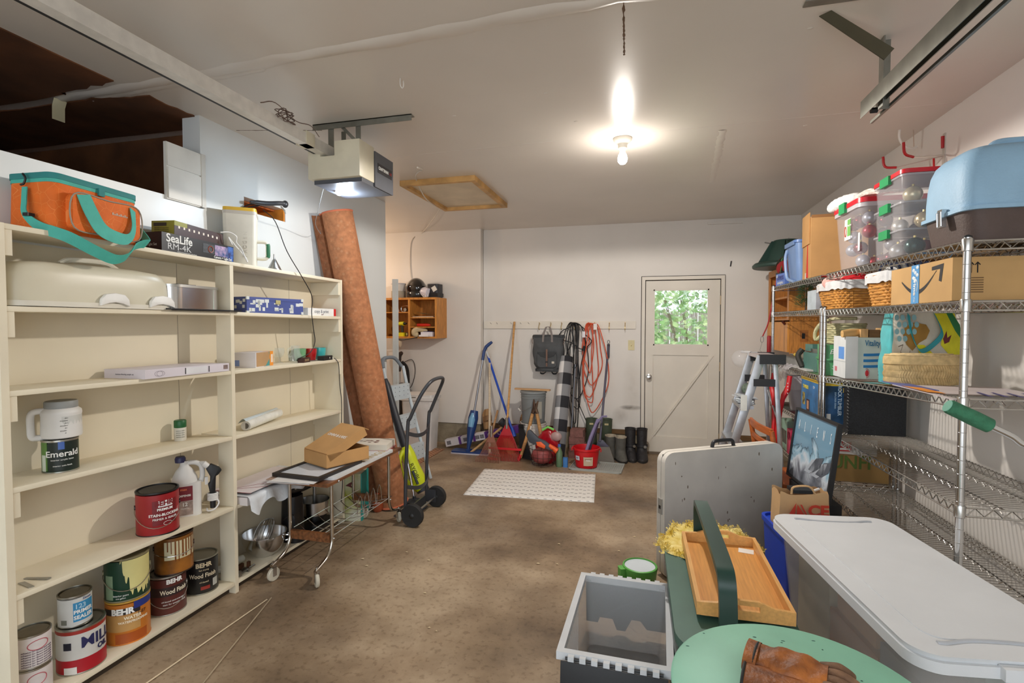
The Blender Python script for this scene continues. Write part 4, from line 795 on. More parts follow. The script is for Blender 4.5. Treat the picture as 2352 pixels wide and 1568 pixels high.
# ---------------------------------------------------------------- alcove corner
t = thing('trash_can', 'white flip lid trash can against the concrete curb', 'trash can', (-2.60, 5.66, 0), math.radians(4))
TW = mat((226, 224, 222), .45)
MB().rbox(-.19, .19, -.15, .15, 0, .60, .03, 4, .86).build('body', TW, t, bevel=.004); MB().rbox(-.205, .205, -.165, .165, .60, .635, .03, 4).build('rim', TW, t, bevel=.004); MB().rbox(-.19, .19, -.15, .15, .635, .665, .03, 4).build('lid', TW, t, bevel=.006); bx('lid_pull', GALV, t, -.1, .0, -.168, -.163, .635, .643)
t = thing('upright_vacuum', 'black upright vacuum cleaner behind the white trash can', 'vacuum', (-2.985, 5.87, 0), math.radians(30))
MB().rbox(-.15, .15, -.2, .1, 0, .09, .05, 4).build('cleaner_head', BLACK, t, bevel=.01)
MB().tube([(0, .02, .08), (0, .04, .3), (0, .06, .5), (0, .07, .68), (0, .07, .75)], [.09, .11, .115, .1, .05], 18).build('bag_housing', mat((50, 46, 44), .35), t)
MB().tube([(0, .07, .72), (0, .05, .93)], .02, 10).build('wand', mat((196, 190, 184), .4), t); MB().tube(spline([(0, .05, .9), (0, .03, 1.0), (0, -.0, 1.1), (.03, -.03, 1.14)], 4), [.02, .024, .026, .026, .026, .026, .028, .028, .03, .03, .028, .026, .02], 10).build('grip', mat((60, 48, 42), .4), t)
MB().tube(spline([(.03, .04, 1.02), (.09, .05, .95), (.11, .06, .8), (.10, .06, .5), (.05, .1, .3)], 5), .02, 8).build('hose', BLACK, t); MB().tube(spline([(.03, .05, 1.0), (.16, .06, 1.04), (.20, .06, .9), (.16, .07, .72), (.1, .07, .66)], 6), .004, 5).build('power_cord', BLACK, t); MB().tube(spline([(.08, .02, .72), (.15, .02, .62), (.17, .02, .45), (.15, .0, .3)], 5), .018, 8).build('grey_hose', mat((130, 128, 126), .5), t)
t = thing('white_panel_edge', 'tall narrow white board leaning at the end of the left wall', 'board', (-2.60, 4.98, 0)); bx('board', mat((206, 212, 212), .5), t, -.0, .05, -.02, .02, 0, 1.97, bevel=.002)
def redrug():
    m = mat((150, 70, 50), .95, 0, .2, 18).copy(); nt = m.node_tree; N = nt.nodes; L = nt.links; tc = N.new('ShaderNodeTexCoord'); b_ = N.new('ShaderNodeTexBrick'); b_.inputs['Scale'].default_value = 9; b_.inputs['Color1'].default_value = lin((128, 52, 40)); b_.inputs['Color2'].default_value = lin((96, 46, 36)); b_.inputs['Mortar'].default_value = lin((206, 170, 130)); b_.inputs['Mortar Size'].default_value = .04
    L.new(tc.outputs['Object'], b_.inputs['Vector']); L.new(b_.outputs[0], N['Principled BSDF'].inputs['Base Color']); return m
tag(MB().add([(-3.6, 5.2, .006), (-2.33, 5.0, .006), (-2.31, 5.68, .006), (-3.5, 5.9, .006), (-3.6, 5.2, 0), (-2.33, 5.0, 0), (-2.31, 5.68, 0), (-3.5, 5.9, 0)], [(0, 1, 2, 3), (0, 4, 5, 1), (1, 5, 6, 2), (2, 6, 7, 3), (3, 7, 4, 0)]).build('oriental_rug', redrug(), smooth=0), 'red oriental rug on the floor before the trash can', 'rug')
# wall cabinet with gear
OAK = wood((206, 138, 62), .14, (20, 20, 3), .5)
cb = thing('open_cabinet', 'orange wood open wall cabinet in the alcove corner', 'cabinet', (0, 0, 0))
Y0, Y1 = 5.71, 6.028
bx('back_panel', OAK, cb, -3.15, -2.425, Y1 - .012, Y1, 1.335, 1.80); bx('side', OAK, cb, -2.437, -2.412, Y0, Y1, 1.322, 1.815, bevel=.002); bx('side', OAK, cb, -3.17, -3.145, Y0, Y1, 1.322, 1.815, bevel=.002); bx('top', OAK, cb, -3.145, -2.437, Y0 - .002, Y1, 1.79, 1.815, bevel=.002); bx('bottom', OAK, cb, -3.145, -2.437, Y0, Y1, 1.322, 1.345, bevel=.002); bx('divider', OAK, cb, -2.785, -2.762, Y0, Y1 - .012, 1.345, 1.79, bevel=.002)
bx('shelf', OAK, cb, -3.145, -2.785, Y0 + .01, Y1 - .012, 1.63, 1.642)
for z in (1.565, 1.452): bx('shelf', OAK, cb, -2.762, -2.437, Y0 + .01, Y1 - .012, z, z + .012)
zt = 1.8155
t = thing('motorcycle_helmet', 'black motorcycle helmet with dark visor on the wall cabinet', 'helmet', (-2.74, 5.85, zt), math.radians(35))
MB().ball((0, 0, .12), .118, .138, .128, 28, 18).build('shell', mat((34, 36, 36), .12, coat=.8), t)
MB().lathe([(.105, 0), (.115, .02), (.118, .06), (.10, .09)], 24, sy=1.15).build('chin_bar', mat((38, 40, 40), .2, coat=.5), t)
vs = MB(); vs.grid(lambda u, v: (.1225 * math.sin((u - .5) * 2.6) * math.cos((v - .4) * .8), -.143 * math.cos((u - .5) * 2.6) * math.cos((v - .4) * .8), .08 + .095 * v), 18, 8); vs.build('visor', mat((14, 14, 16), .05, coat=1), t)
for x in (-1, 1): MB().cyl((x * .116, -.03, .12), (x * .124, -.03, .12), .017, n=14).build('visor_pivot', mat((70, 70, 70), .3), t)
t = thing('plastic_canister', 'white and grey ribbed canister on left end of the wall cabinet', 'canister', (-2.99, 5.87, zt)); MB().lathe([(.085, 0), (.09, .01), (.09, .09)], 24).build('lower', mat((170, 164, 146), .5), t); MB().lathe([(.088, .09), (.09, .1), (.088, .17)], 24).build('upper', mat((222, 218, 212), .5), t); MB().lathe([(.092, .17), (.092, .185), (.08, .188)], 24).build('lid', mat((200, 196, 200), .5), t)
t = thing('work_lamp', 'white corded lantern lying between the helmet and the speaker', 'lamp', (-2.60, 5.80, zt)); MB().tube([(-.05, 0, .075), (.0, -.01, .072), (.06, -.03, .06)], [.045, .06, .05], 16).build('reflector', mat((216, 212, 222), .3), t)
cg = MB()
for a in range(5): cg.tube([(.02 + .045 * math.cos(q) * math.cos(a * .6), -.055 + .01 * math.sin(a * 2) , .05 + .045 * math.sin(q + a * .3)) for q in [i * 2 * PI / 16 for i in range(16)]], .003, 5, True)
cg.build('cord_loops', WHITE, t)
t = thing('portable_speaker', 'dark grey plastic case with a white card on the wall cabinet', 'case', (-2.495, 5.86, zt), math.radians(-2)); MB().rbox(-.07, .07, -.08, .08, .0, .165, .02, 3).build('case', mat((46, 46, 52), .5), t, bevel=.006); bx('lower_band', mat((28, 28, 30), .5), t, -.073, .073, -.083, .083, .01, .055, bevel=.004); bx('grip_slot', BLACK, t, -.055, -.01, -.0815, -.079, .135, .147)
q = MB(); q.m = fr((.025, -.082, .105), (.85, 0, .5), (-.5, 0, .85)); q.box(-.028, .03, -.03, .03, 0, .003); q.build('card', mat((226, 222, 212), .6), t)
t = thing('cordless_drill', 'yellow cordless drill standing in left part of wall cabinet', 'drill', (-2.90, 5.80, 1.3455), math.radians(-15)); YL = mat((226, 222, 40), .45)
MB().cyl((-.05, 0, .155), (.02, 0, .155), .024, .026).build('motor', YL, t); MB().cyl((.02, 0, .155), (.06, 0, .155), .018, .01).build('chuck', BLACK, t); MB().tube([(-.015, 0, .14), (-.008, 0, .05)], .017, 10).build('handle', mat((56, 54, 40), .6), t); bx('battery', YL, t, -.045, .035, -.03, .03, 0, .045, bevel=.008)
t = thing('green_drill_battery', 'lime green battery beside the yellow drill', 'battery', (-3.0, 5.82, 1.3455)); bx('case', mat((170, 190, 60), .5), t, -.03, .03, -.03, .03, 0, .07, bevel=.008)
t = thing('small_tool_box', 'small dark tool kit right of the yellow drill', 'box', (-2.82, 5.82, 1.3455)); bx('case', mat((60, 34, 30), .5), t, -.03, .025, -.04, .04, 0, .05, bevel=.003); bx('label', mat((190, 190, 120), .5), t, -.028, -.01, -.0415, -.04, .01, .04)
t = thing('hand_clamp', 'chrome clamp on upper left cabinet shelf', 'clamp', (-2.86, 5.80, 1.6425)); MB().tube(loopc([(-.05, 0, .008), (-.05, 0, .07), (.04, 0, .075), (.045, 0, .008)], 5), .007, 6, True).build('frame', CHROME, t); MB().cyl((0, -.02, .03), (0, .03, .03), .02, n=14).build('drum', STEEL, t)
t = thing('pliers', 'pale handled pliers leaning on the upper left cabinet shelf', 'pliers', (-2.98, 5.80, 1.6425)); MB().tube([(-.02, 0, .007), (.005, 0, .08)], .007, 6).tube([(.03, 0, .007), (.0, .002, .08)], .007, 6).ball((.0, 0, .095), .022, .01, .02, 10, 8).build('jaws', mat((200, 170, 160), .4), t)
t = thing('curled_paper', 'curled mint green paper on the upper right cabinet shelf', 'paper', (-2.59, 5.80, 1.5775)); MB().grid(lambda u, v: (-.11 + .26 * u, -.06 + .14 * v, .03 + .035 * (1 - u) ** 3 + .012 * math.sin(u * 4) - .012 * v), 16, 6).build('sheet', mat((176, 214, 190), .7), t); bx('sheet', mat((196, 176, 150), .8), t, -.15, .12, -.06, .1, 0, .012)
t = thing('red_flashlight', 'red flashlight lying on the lower right cabinet shelf', 'flashlight', (-2.62, 5.79, 1.4645)); MB().tube([(-.08, 0, .02), (.05, 0, .02), (.075, 0, .02), (.09, 0, .02)], [.018, .018, .014, .008], 14).build('barrel', mat((220, 50, 30), .4), t); MB().cyl((-.082, 0, .02), (-.085, 0, .02), .015, n=12).build('cap', BLACK, t)
t = thing('cloth_roll', 'rolled tan cloth and white packet at the cabinet bottom', 'cloth', (-2.60, 5.76, 1.3455)); MB().tube(spline([(-.06, -.03, .02), (-.1, -.05, .03), (-.1, -.05, .07), (-.05, 0, .085), (.03, .03, .06)], 5), [.018] + [.032] * 19 + [.02], 12).build('roll', mat((206, 186, 148), .9), t); bx('packet', mat((216, 214, 222), .5), t, -.02, .13, -.05, .06, .0, .055, bevel=.006)
bx('packet', mat((232, 230, 230), .5), t, -.03, .09, -.085, -.0, -.0, .02); bx('packet', mat((70, 66, 120), .5), t, .0, .12, -.02, .06, .056, .062)
t = thing('cabinet_cable', 'short black cable hanging under the wall cabinet', 'cable', (0, 0, 0)); MB().tube(spline([(-2.66, 5.70, 1.335), (-2.8, 5.69, 1.31), (-2.88, 5.695, 1.305), (-2.94, 5.72, 1.315)], 5), .006, 6).build('cable', BLACK, t); MB().ball((-2.90, 5.72, 1.26), .025, .02, .05, 10, 8).build('rag', mat((206, 186, 160), .9), t)
t = thing('stapled_cable', 'white cable stapled across the ceiling and down the alcove wall', 'cable', (0, 0, 0))
MB().tube(spline([(-1.36, 2.93, 2.45), (-1.45, 3.2, 2.52), (-1.62, 3.5, 2.60), (-1.79, 3.83, 2.655), (-1.88, 4.2, 2.60), (-1.95, 4.6, 2.62), (-1.98, 4.8, 2.655), (-2.3, 5.3, 2.62), (-2.72, 6.0, 2.648), (-2.86, 6.02, 2.58), (-2.90, 6.02, 2.45), (-2.90, 6.02, 2.2), (-2.87, 6.02, 2.0), (-2.84, 6.02, 1.99)], 6), .005, 6).build('cable', mat((216, 208, 196), .6), t)
# ---------------------------------------------------------------- back wall: peg rail and hanging things
pr = thing('peg_rail', 'white painted coat rail with brass hooks on the back wall', 'coat rail', (-1.03, 6.13, 1.485))
bx('rail', DP, pr, -.92, .92, -.022, 0, -.045, .045, bevel=.003)
BRASS = mat((196, 170, 110), .35, .8)
HK = MB().tube(spline([(0, -.002, .02), (0, -.018, .022), (0, -.05, .0), (0, -.06, -.03), (0, -.045, -.05), (0, -.03, -.045)], 4), .004, 6).tube(spline([(0, -.004, .02), (0, -.03, .035), (0, -.045, .04)], 4), .004, 6).build('hook', BRASS, pr)
HK.location = (.22, -.022, -.01)
for x in (-.21, -.07, .06, .45, .62, .80): h_ = HK.copy(); COL.objects.link(h_); h_.parent = pr; h_.location = (x - (0), -.022, -.01)
for x in (-.82, -.74, -.56, -.44, -.34): MB().tube([(x, -.022, .01), (x - .015, -.035, .03)], .0018, 4).build('nail', STEEL, pr)
# backpack
t = thing('backpack', 'dark grey canvas backpack hanging from the rail', 'backpack', (-1.115, 6.02, 1.17))
GP = mat((78, 80, 82), .85, 0, .08, 10, .2, 120); GP2 = mat((62, 64, 66), .85, 0, .08, 10, .2, 120)
def bag_(u, v):
    a = u * 2 * PI; z = -.22 + .41 * v; wv = .165 + .02 * math.sin(v * 2.6) - .05 * max(0, .18 - v) / .18 + .012 * (v > .9); d = (.085 + .012 * math.sin(v * 3)) * (1 - .45 * max(0, v - .75) / .25)
    c_, s_ = math.cos(a), math.sin(a); e = .55; return (wv * math.copysign(abs(c_) ** e, c_) + .006 * math.sin(v * 14 + a * 3), d * math.copysign(abs(s_) ** e, s_) + .004 * math.sin(v * 19 + a * 5), z)
MB().grid(bag_, 40, 18, True).build('pack', GP, t, smooth=60)
MB().rbox(-.155, .155, -.08, .08, -.235, -.205, .05, 5).build('base', GP2, t, bevel=.01); MB().rbox(-.183, .183, -.056, .056, .17, .198, .03, 4).build('roll_top', GP2, t, bevel=.006)
p2 = MB(); p2.m = fr((0, -.086, -.09), (1, 0, 0), (0, 0, 1)); p2.rbox(-.115, .115, -.09, .08, 0, .03, .04, 5); p2.build('front_pocket', GP, t, bevel=.008)
p3_ = MB(); p3_.m = fr((0, -.112, 0), (1, 0, 0), (0, 0, 1)); p3_.prism([(-.118, .0), (.118, .0), (.075, -.055), (0, -.075), (-.075, -.055)], 0, .008); p3_.build('pocket_flap', GP2, t, fix=True, bevel=.002)
LTH = mat((112, 84, 70), .6); bx('leather_strap', LTH, t, -.010, .010, -.127, -.119, -.17, .03); bx('buckle', BLACK, t, -.014, .014, -.131, -.122, -.125, -.108)
bx('patch', mat((214, 206, 190), .7), t, .058, .088, -.119, -.115, -.135, -.11)
for s_ in (-1, 1): MB().band(spline([(s_ * .055, -.08, .08), (s_ * .05, -.07, .19), (s_ * .025, -.05, .28), (s_ * .004, -.04, .295)], 5), (.012, 0, 0), .003).build('top_handle', mat((130, 122, 118), .8), t)
for s_ in (-1, 1): MB().band(spline([(s_ * .08, .04, -.2), (s_ * .1, .0, -.255), (s_ * .06, -.01, -.265), (s_ * .03, .03, -.24)], 5), (.0, .014, .006), .003).build('shoulder_strap', GP2, t)
for s_ in (-1, 1): MB().tube(spline([(s_ * .17, -.02, .18), (s_ * .195, -.04, .13), (s_ * .18, -.05, .09)], 4), .003, 5).build('side_cord', LTH, t)
# black cords
random.seed(31)
t = thing('black_cord_bundle', 'tangle of long black cords hanging from the rail beside the backpack', 'cords', (-.845, 6.06, 0))
def cordloops(specs, m, r, seed, dx=0):
    random.seed(seed); mb = MB()
    for (w, top, bot, cx) in specs:
        jj = [random.uniform(-.25, .25) * w for _ in range(8)]; yy = random.uniform(-.05, .02)
        mb.tube(loopc([(cx, yy - .02, top), (cx + w * .35 + jj[0] * .3, yy, top - .06), (cx + w * .5 + jj[1], yy, top * .6 + bot * .4), (cx + w * .55 + jj[2], yy, top * .3 + bot * .7), (cx + w * .2 + jj[3], yy + .01, bot), (cx - w * .3 + jj[4], yy, bot + .08), (cx - w * .5 + jj[5], yy + .02, top * .4 + bot * .6), (cx - w * .4 + jj[6], yy, top * .7 + bot * .3), (cx - w * .3, yy, top - .05)], 6), r, 6, True)
    return mb
cordloops([(.16, 1.515, .98, .0), (.2, 1.51, .86, .05), (.12, 1.51, .74, .0), (.18, 1.50, .62, .06), (.10, 1.51, .34, .02), (.09, 1.5, .24, .04), (.3, 1.50, 1.2, .05), (.14, 1.51, .5, .03)], BLACK, .0055, 31).build('cable', BLACK, t)
MB().tube([(.06, -.02, .62), (.15, -.03, .42), (.19, -.03, .33)], .005, 6).tube([(-.02, -.02, .6), (.0, -.03, .4), (.02, -.04, .22), (.12, -.08, .18)], .005, 6).build('cable_end', BLACK, t)
bx('cord_tag', mat((226, 222, 226), .6), t, .13, .165, -.06, -.057, 1.34, 1.41)
t = thing('orange_extension_cord', 'orange extension cord looped over a rail hook', 'cord', (-.595, 6.07, 0))
OR = mat((220, 88, 50), .5)
cordloops([(.14, 1.505, .64, -.03), (.18, 1.5, .78, -.01), (.10, 1.51, .92, -.05), (.20, 1.50, .47, .02), (.13, 1.505, .58, -.05)], OR, .006, 12).build('cable', OR, t)
MB().tube([(-.09, -.03, 1.40), (-.10, -.03, 1.30), (-.105, -.03, 1.22)], .006, 6).build('cable_end', OR, t); MB().tube([(-.1, -.03, 1.24), (-.115, -.035, 1.18)], [.011, .015], 8).build('plug', BLACK, t); bx('cord_tag', mat((232, 228, 222), .6), t, .01, .05, -.075, -.07, 1.43, 1.5)
# ---------------------------------------------------------------- tools leaning on the back wall
t = thing('spray_mop', 'blue spray mop with flat blue pad standing by the wall step', 'mop', (-1.95, 5.62, 0))
NB = mat((30, 62, 120), .4); a0 = V((-.02, -.06, .04)); a1 = V((.075, .29, 1.23))
MB().tube([a0.lerp(a1, .33), a0.lerp(a1, .88)], .0125, 12).build('pole', mat((150, 154, 162), .35, .7), t)
MB().tube([a0.lerp(a1, .86), a0.lerp(a1, .95), a0.lerp(a1, 1.0) + V((.015, 0, -.01)), a0.lerp(a1, 1.02) + V((.05, 0, .0)), a0.lerp(a1, 1.03) + V((.085, 0, .015))], [.018, .019, .021, .02, .016], 12).build('grip', NB, t)
MB().tube([a0, a0.lerp(a1, .08), a0.lerp(a1, .2), a0.lerp(a1, .3), a0.lerp(a1, .37)], [.016, .03, .052, .06, .045], 16).build('tank_body', NB, t)
MB().tube([a0.lerp(a1, .22) + V((0, -.025, 0)), a0.lerp(a1, .29) + V((0, -.032, 0)), a0.lerp(a1, .345) + V((0, -.02, 0))], [.036, .042, .032], 14).build('bottle', mat((116, 168, 206), .2), t)
MB().rbox(-.22, .22, -.09, .06, .014, .03, .02, 3).build('mop_head', NB, t, bevel=.004); MB().rbox(-.225, .235, -.1, .07, .001, .013, .02, 3).build('pad', mat((206, 202, 214), .9), t); bx('swivel', NB, t, -.04, .01, -.08, -.02, .03, .055, bevel=.006); txt(t, 'Bona', .03, mat((220, 224, 232), .6, var=0), (.0, -.06, .0305), (1, 0, 0), (0, 1, 0))
def pole(mb, a, b, r=.012): return mb.tube([a, b], r, 10)
t = thing('wooden_stick', 'plain pale wooden pole leaning against the wall step corner', 'pole', (-1.74, 5.62, 0)); pole(MB(), (0.02, -.03, .012), (-.10, .38, 1.02), .0135).build('pole', wood((214, 196, 168), .06), t); 
for i in range(5): MB().lathe([(.0145, 0), (.0145, .012)], 10).build('stripe', WHITE if i % 2 else mat((190, 110, 100), .6), t).location = (.018 - i * .003, -.026 + i * .012, .015 + i * .03)
t = thing('blue_broom', 'push broom with blue handle behind the red rake', 'broom', (-1.49, 5.72, 0)); pole(MB(), (.0, 0, .28), (-.40, .33, 1.13), .0135).build('handle', mat((28, 78, 190), .35), t); MB().tube([(-.37, .31, 1.07), (-.41, .338, 1.15)], .016, 10).build('end_cap', mat((210, 214, 220), .5), t)
MB().tube([(.0, 0, .30), (.035, -.03, .2)], [.018, .03], 10).build('socket', mat((28, 78, 190), .4), t)
def rake(name, label, loc, top, mb_c, hc, fan=.17, zc=.22, bar=True, n=22):
    t = thing(name, label, 'rake', loc); hub = V((0, .0, zc + .16)); pole(MB(), hub - V((0, 0, .03)), top, .0125).build('handle', hc, t)
    f = MB()
    for i in range(n):
        k = (i / (n - 1) - .5) * 2; f.tube(spline([hub + V((k * .012, 0, 0)), V((k * fan * .8, -.05, zc * .55)), V((k * fan, -.13, .045)), V((k * fan * 1.02, -.15, .004))], 4), .0032, 5)
    f.build('tines', mb_c, t)
    fm = MB().grid(lambda u, v: ((u - .5) * 2 * fan * (.08 + .30 * v), -.022 * v - .004, hub.z + (zc * .62 - hub.z) * v * .5), 12, 8); fm.build('fan', mb_c, t)
    if bar: MB().box(-fan * 1.1, fan * 1.1, -.085, -.07, zc * .50, zc * .50 + .022).build('cross_bar', mat((214, 30, 40), .4), t, bevel=.003)
    MB().tube([hub - V((0, 0, .05)), hub + V((0, .005, .07))], .018, 10).build('ferrule', mat((170, 160, 150), .3, .8), t); return t
rake('leaf_rake', 'red leaf rake with wooden handle leaning on the peg rail', (-1.49, 5.50, 0), V((-.06, .58, 1.52)), mat((186, 22, 34), .4), wood((200, 150, 90), .12))
rake('bamboo_rake', 'rusty brown tined rake lying against the red rake', (-1.64, 5.40, 0), V((.0, .25, .5)), mat((150, 96, 76), .6), wood((170, 130, 90), .12), .13, .14, False, 16)
t = thing('dust_pan_broom', 'black bristle broom head behind the red rake', 'broom', (-1.33, 5.62, 0)); MB().hexa([(-.03, -.06, 0), (.13, -.16, 0), (.13, -.10, 0), (-.03, .0, 0)], [(-.05, .0, .34), (.0, -.03, .34), (.0, .0, .34), (-.05, .03, .34)]).build('bristles', mat((36, 34, 36), .9, 0, .2, 40, stretch=(60, 60, 2)), t, fix=True)
for i in range(10): MB().tube([(-.05 + i * .008, -.005, .34), (-.05 + i * .008, -.01, .37)], .002, 4).build('bristle_tuft', BLACK, t)
MB().hexa([(-.055, -.012, .33), (.01, -.04, .33), (.012, .0, .33), (-.055, .035, .33)], [(-.05, -.01, .36), (.0, -.03, .36), (.0, .0, .36), (-.05, .03, .36)]).build('block', BLACK, t, fix=True)
# carton of blinds, mallet, boxes, sandals at the foot of the wall
t = thing('long_carton', 'long purple and white carton leaning along the curb', 'carton', (-1.93, 5.83, .105), math.radians(4), ry=math.radians(-13))
bx('carton', mat((216, 210, 212), .5), t, -.40, .10, -.05, .05, 0, .085, bevel=.002); bx('sleeve', mat((92, 42, 128), .5), t, .10, .52, -.0505, .0505, -.0005, .0855, bevel=.002)
for x in (-.23, -.05): bx('purple_band', mat((92, 42, 128), .5), t, x, x + .03, -.0515, .0515, -.001, .0865)
for x in (-.38, -.17, -.02, .04): bx('print_block', mat((120, 116, 120), .6, 0, .2, 60), t, x, x + .05, -.0512, -.0503, .02, .065)
for x in (.16, .28, .40): MB().tube([(x + .02 * math.cos(a), -.0515, .045 + .02 * math.sin(a)) for a in [i * PI / 6 for i in range(12)]], .004, 5, True).build('ring_print', mat((222, 206, 226), .5), t)
t = thing('rubber_mallet', 'rubber mallet with wooden handle leaning behind the rake', 'mallet', (-1.80, 5.67, 0)); MB().tube([(-.14, -.12, .015), (.20, .08, .30)], .014, 10).build('handle', wood((190, 150, 100), .1), t); MB().tube([(.17, .06, .37), (.25, .10, .29)], .045, 16).build('head', mat((52, 54, 56), .6), t)
for (x, rz_, lab) in ((-1.86, .5, 'left tan leather sandal behind the mallet'), (-1.41, -.3, 'right tan cork sandal beside the grey bucket')):
    t = thing('cork_sandal', lab, 'sandal', (x, 5.97, .21), rz_, 'tan sandals leaning on the back curb'); t.rotation_euler.x = -.25
    s_ = MB(); s_.m = fr((0, 0, .0), (1, 0, 0), (0, 0, 1)); s_.prism([(-.045, 0), (.045, 0), (.055, .1), (.05, .2), (.02, .25), (-.03, .24), (-.055, .18), (-.05, .08)], -.02, .02); s_.build('sole', mat((176, 136, 92), .9), t, fix=True, bevel=.006); MB().band(spline([(-.05, -.02, .12), (-.03, -.06, .13), (.03, -.06, .14), (.052, -.02, .13)], 4), (0, 0, .03), .004).build('strap', mat((150, 112, 74), .7), t)
t = thing('brown_bag', 'crumpled brown paper bag on the floor under the long carton', 'bag', (-1.62, 5.78, 0)); MB().grid(lambda u, v: ((.17 - .03 * v) * math.copysign(abs(math.cos(u * 2 * PI)) ** .6, math.cos(u * 2 * PI)) + .012 * math.sin(u * 31 + v * 9), (.09 - .03 * v) * math.copysign(abs(math.sin(u * 2 * PI)) ** .6, math.sin(u * 2 * PI)) + .01 * math.sin(u * 23 + v * 7), .17 * v), 40, 8, True).build('bag', mat((150, 104, 62), .8, 0, .1, 8), t, smooth=30)
# buckets
def bucket(label, loc, m, lid=None, zs=1.0):
    t = thing('pail', label, 'bucket', loc, 0, 'five gallon pails stacked by the back wall')
    MB().lathe([(.128, 0), (.132, .004), (.146, .29), (.15, .292), (.15, .30), (.146, .302), (.147, .322), (.151, .324), (.151, .332), (.147, .334), (.148, .352), (.153, .354), (.153, .368), (.146, .368), (.14, .30), (.122, .008)], 40).build('body', m, t)
    return t
bucket('white pail under the grey pail', (-1.245, 5.77, 0), mat((222, 216, 208), .5))
t = bucket('grey pail with lid and paint board on top, stacked in the white pail', (-1.245, 5.77, .365), mat((128, 132, 132), .55))
t.scale = (.97, .97, .97)
MB().lathe([(.156, .352), (.158, .354), (.158, .374), (.15, .378), (.14, .372), (.02, .372)], 40).build('lid', mat((136, 140, 140), .55), t)
MB().tube(spline([(-.15, -.03, .2), (-.16, -.09, .155), (-.11, -.145, .15), (-.02, -.165, .19), (.06, -.16, .25), (.10, -.13, .31)], 5), .0025, 5).build('wire_handle', STEEL, t); MB().tube([(-.165, -.07, .165), (-.13, -.13, .15)], .008, 8).build('handle_grip', WHITE, t); 
MB().patch(.145, .35, .95, .06, .26, 8).build('paper_label', mat((176, 172, 160), .7), t)
t = thing('paint_paddle', 'flat wooden stick lying across the grey pail', 'stick', (-1.25, 5.77, .737), math.radians(-5)); bx('stick', wood((206, 160, 110), .1, (3, 30, 3)), t, -.21, .21, -.05, -.0, 0, .018, bevel=.004)
# shears, rolled rug, pavers, boots
t = thing('hedge_shears', 'wood handled hedge shears leaning on the pails', 'shears', (-1.19, 5.50, 0)); WH = wood((190, 140, 84), .12)
MB().tube([(-.13, -.06, .03), (-.06, .0, .28), (-.02, .06, .50)], [.017, .02, .018], 10).build('handle', WH, t); MB().tube([(.12, -.02, .10), (.07, .03, .34), (.03, .06, .5)], [.015, .02, .018], 10).build('handle', WH, t)
MB().tube([(-.15, -.075, .0), (-.125, -.055, .06)], .019, 10).build('red_tip', RED, t); MB().tube([(-.045, .02, .33), (-.037, .03, .37)], .0215, 10).build('white_tape', WHITE, t)
MB().tube([(-.02, .06, .50), (.0, .07, .56), (-.01, .08, .66)], [.02, .024, .006], 8).build('blade', mat((86, 66, 54), .5, .7, .2, 30), t); MB().tube([(.035, .06, .5), (.01, .07, .56), (.04, .08, .64)], [.018, .022, .006], 8).build('blade', mat((100, 78, 62), .5, .7, .2, 30), t)
def check():
    m = mat((200, 200, 202), .95, 0, .06, 60, .2, 200).copy(); nt = m.node_tree; N = nt.nodes; L = nt.links; tc = N.new('ShaderNodeTexCoord')
    sx = N.new('ShaderNodeSeparateXYZ'); L.new(tc.outputs['Object'], sx.inputs[0])
    def bandn(o, per, off):
        a = N.new('ShaderNodeMath'); a.operation = 'ADD'; a.inputs[1].default_value = off; L.new(o, a.inputs[0]); f = N.new('ShaderNodeMath'); f.operation = 'PINGPONG'; f.inputs[1].default_value = per; L.new(a.outputs[0], f.inputs[0]); g = N.new('ShaderNodeMath'); g.operation = 'GREATER_THAN'; g.inputs[1].default_value = per / 2; L.new(f.outputs[0], g.inputs[0]); return g.outputs[0]
    at = N.new('ShaderNodeMath'); at.operation = 'ARCTAN2'; L.new(sx.outputs[1], at.inputs[0]); L.new(sx.outputs[0], at.inputs[1])
    a = bandn(sx.outputs[2], .135, 10.0675); b_ = bandn(at.outputs[0], 1.5, 10.5 + .95); s_ = N.new('ShaderNodeMath'); s_.operation = 'ADD'; L.new(a, s_.inputs[0]); L.new(b_, s_.inputs[1])
    d_ = N.new('ShaderNodeMath'); d_.operation = 'DIVIDE'; d_.inputs[1].default_value = 2; L.new(s_.outputs[0], d_.inputs[0]); r = N.new('ShaderNodeValToRGB'); r.color_ramp.interpolation = 'CONSTANT'; e = r.color_ramp.elements; e[0].color = lin((222, 220, 218)); e[1].position = .34; e[1].color = lin((138, 138, 140)); q = e.new(.8); q.color = lin((44, 44, 48))
    L.new(d_.outputs[0], r.inputs[0]); L.new(r.outputs[0], N['Principled BSDF'].inputs['Base Color']); return m
t = thing('checkered_rug_roll', 'rolled black and white buffalo check rug standing against the wall', 'rug roll', (-.94, 5.64, .0), 0); t.rotation_euler = (math.radians(-19), math.radians(2.2), 0)
MB().lathe([(.079, .0), (.08, .01), (.08, 1.135), (.074, 1.14)], 30).build('roll', check(), t); MB().tube([(.05 * math.cos(k * .35) * (1 - k / 50), .05 * math.sin(k * .35) * (1 - k / 50), 1.142) for k in range(40)], .005, 5).build('spiral_end', mat((120, 120, 122), .9), t)
t.location.z = .03
t2 = thing('aluminium_tube', 'thin black sleeved metal tube standing behind the checkered rug', 'tube', (-.83, 5.85, 0)); MB().cyl((0, 0, .01), (.03, .2, 1.02), .013, n=10).build('tube', mat((120, 122, 128), .4, .7), t2)
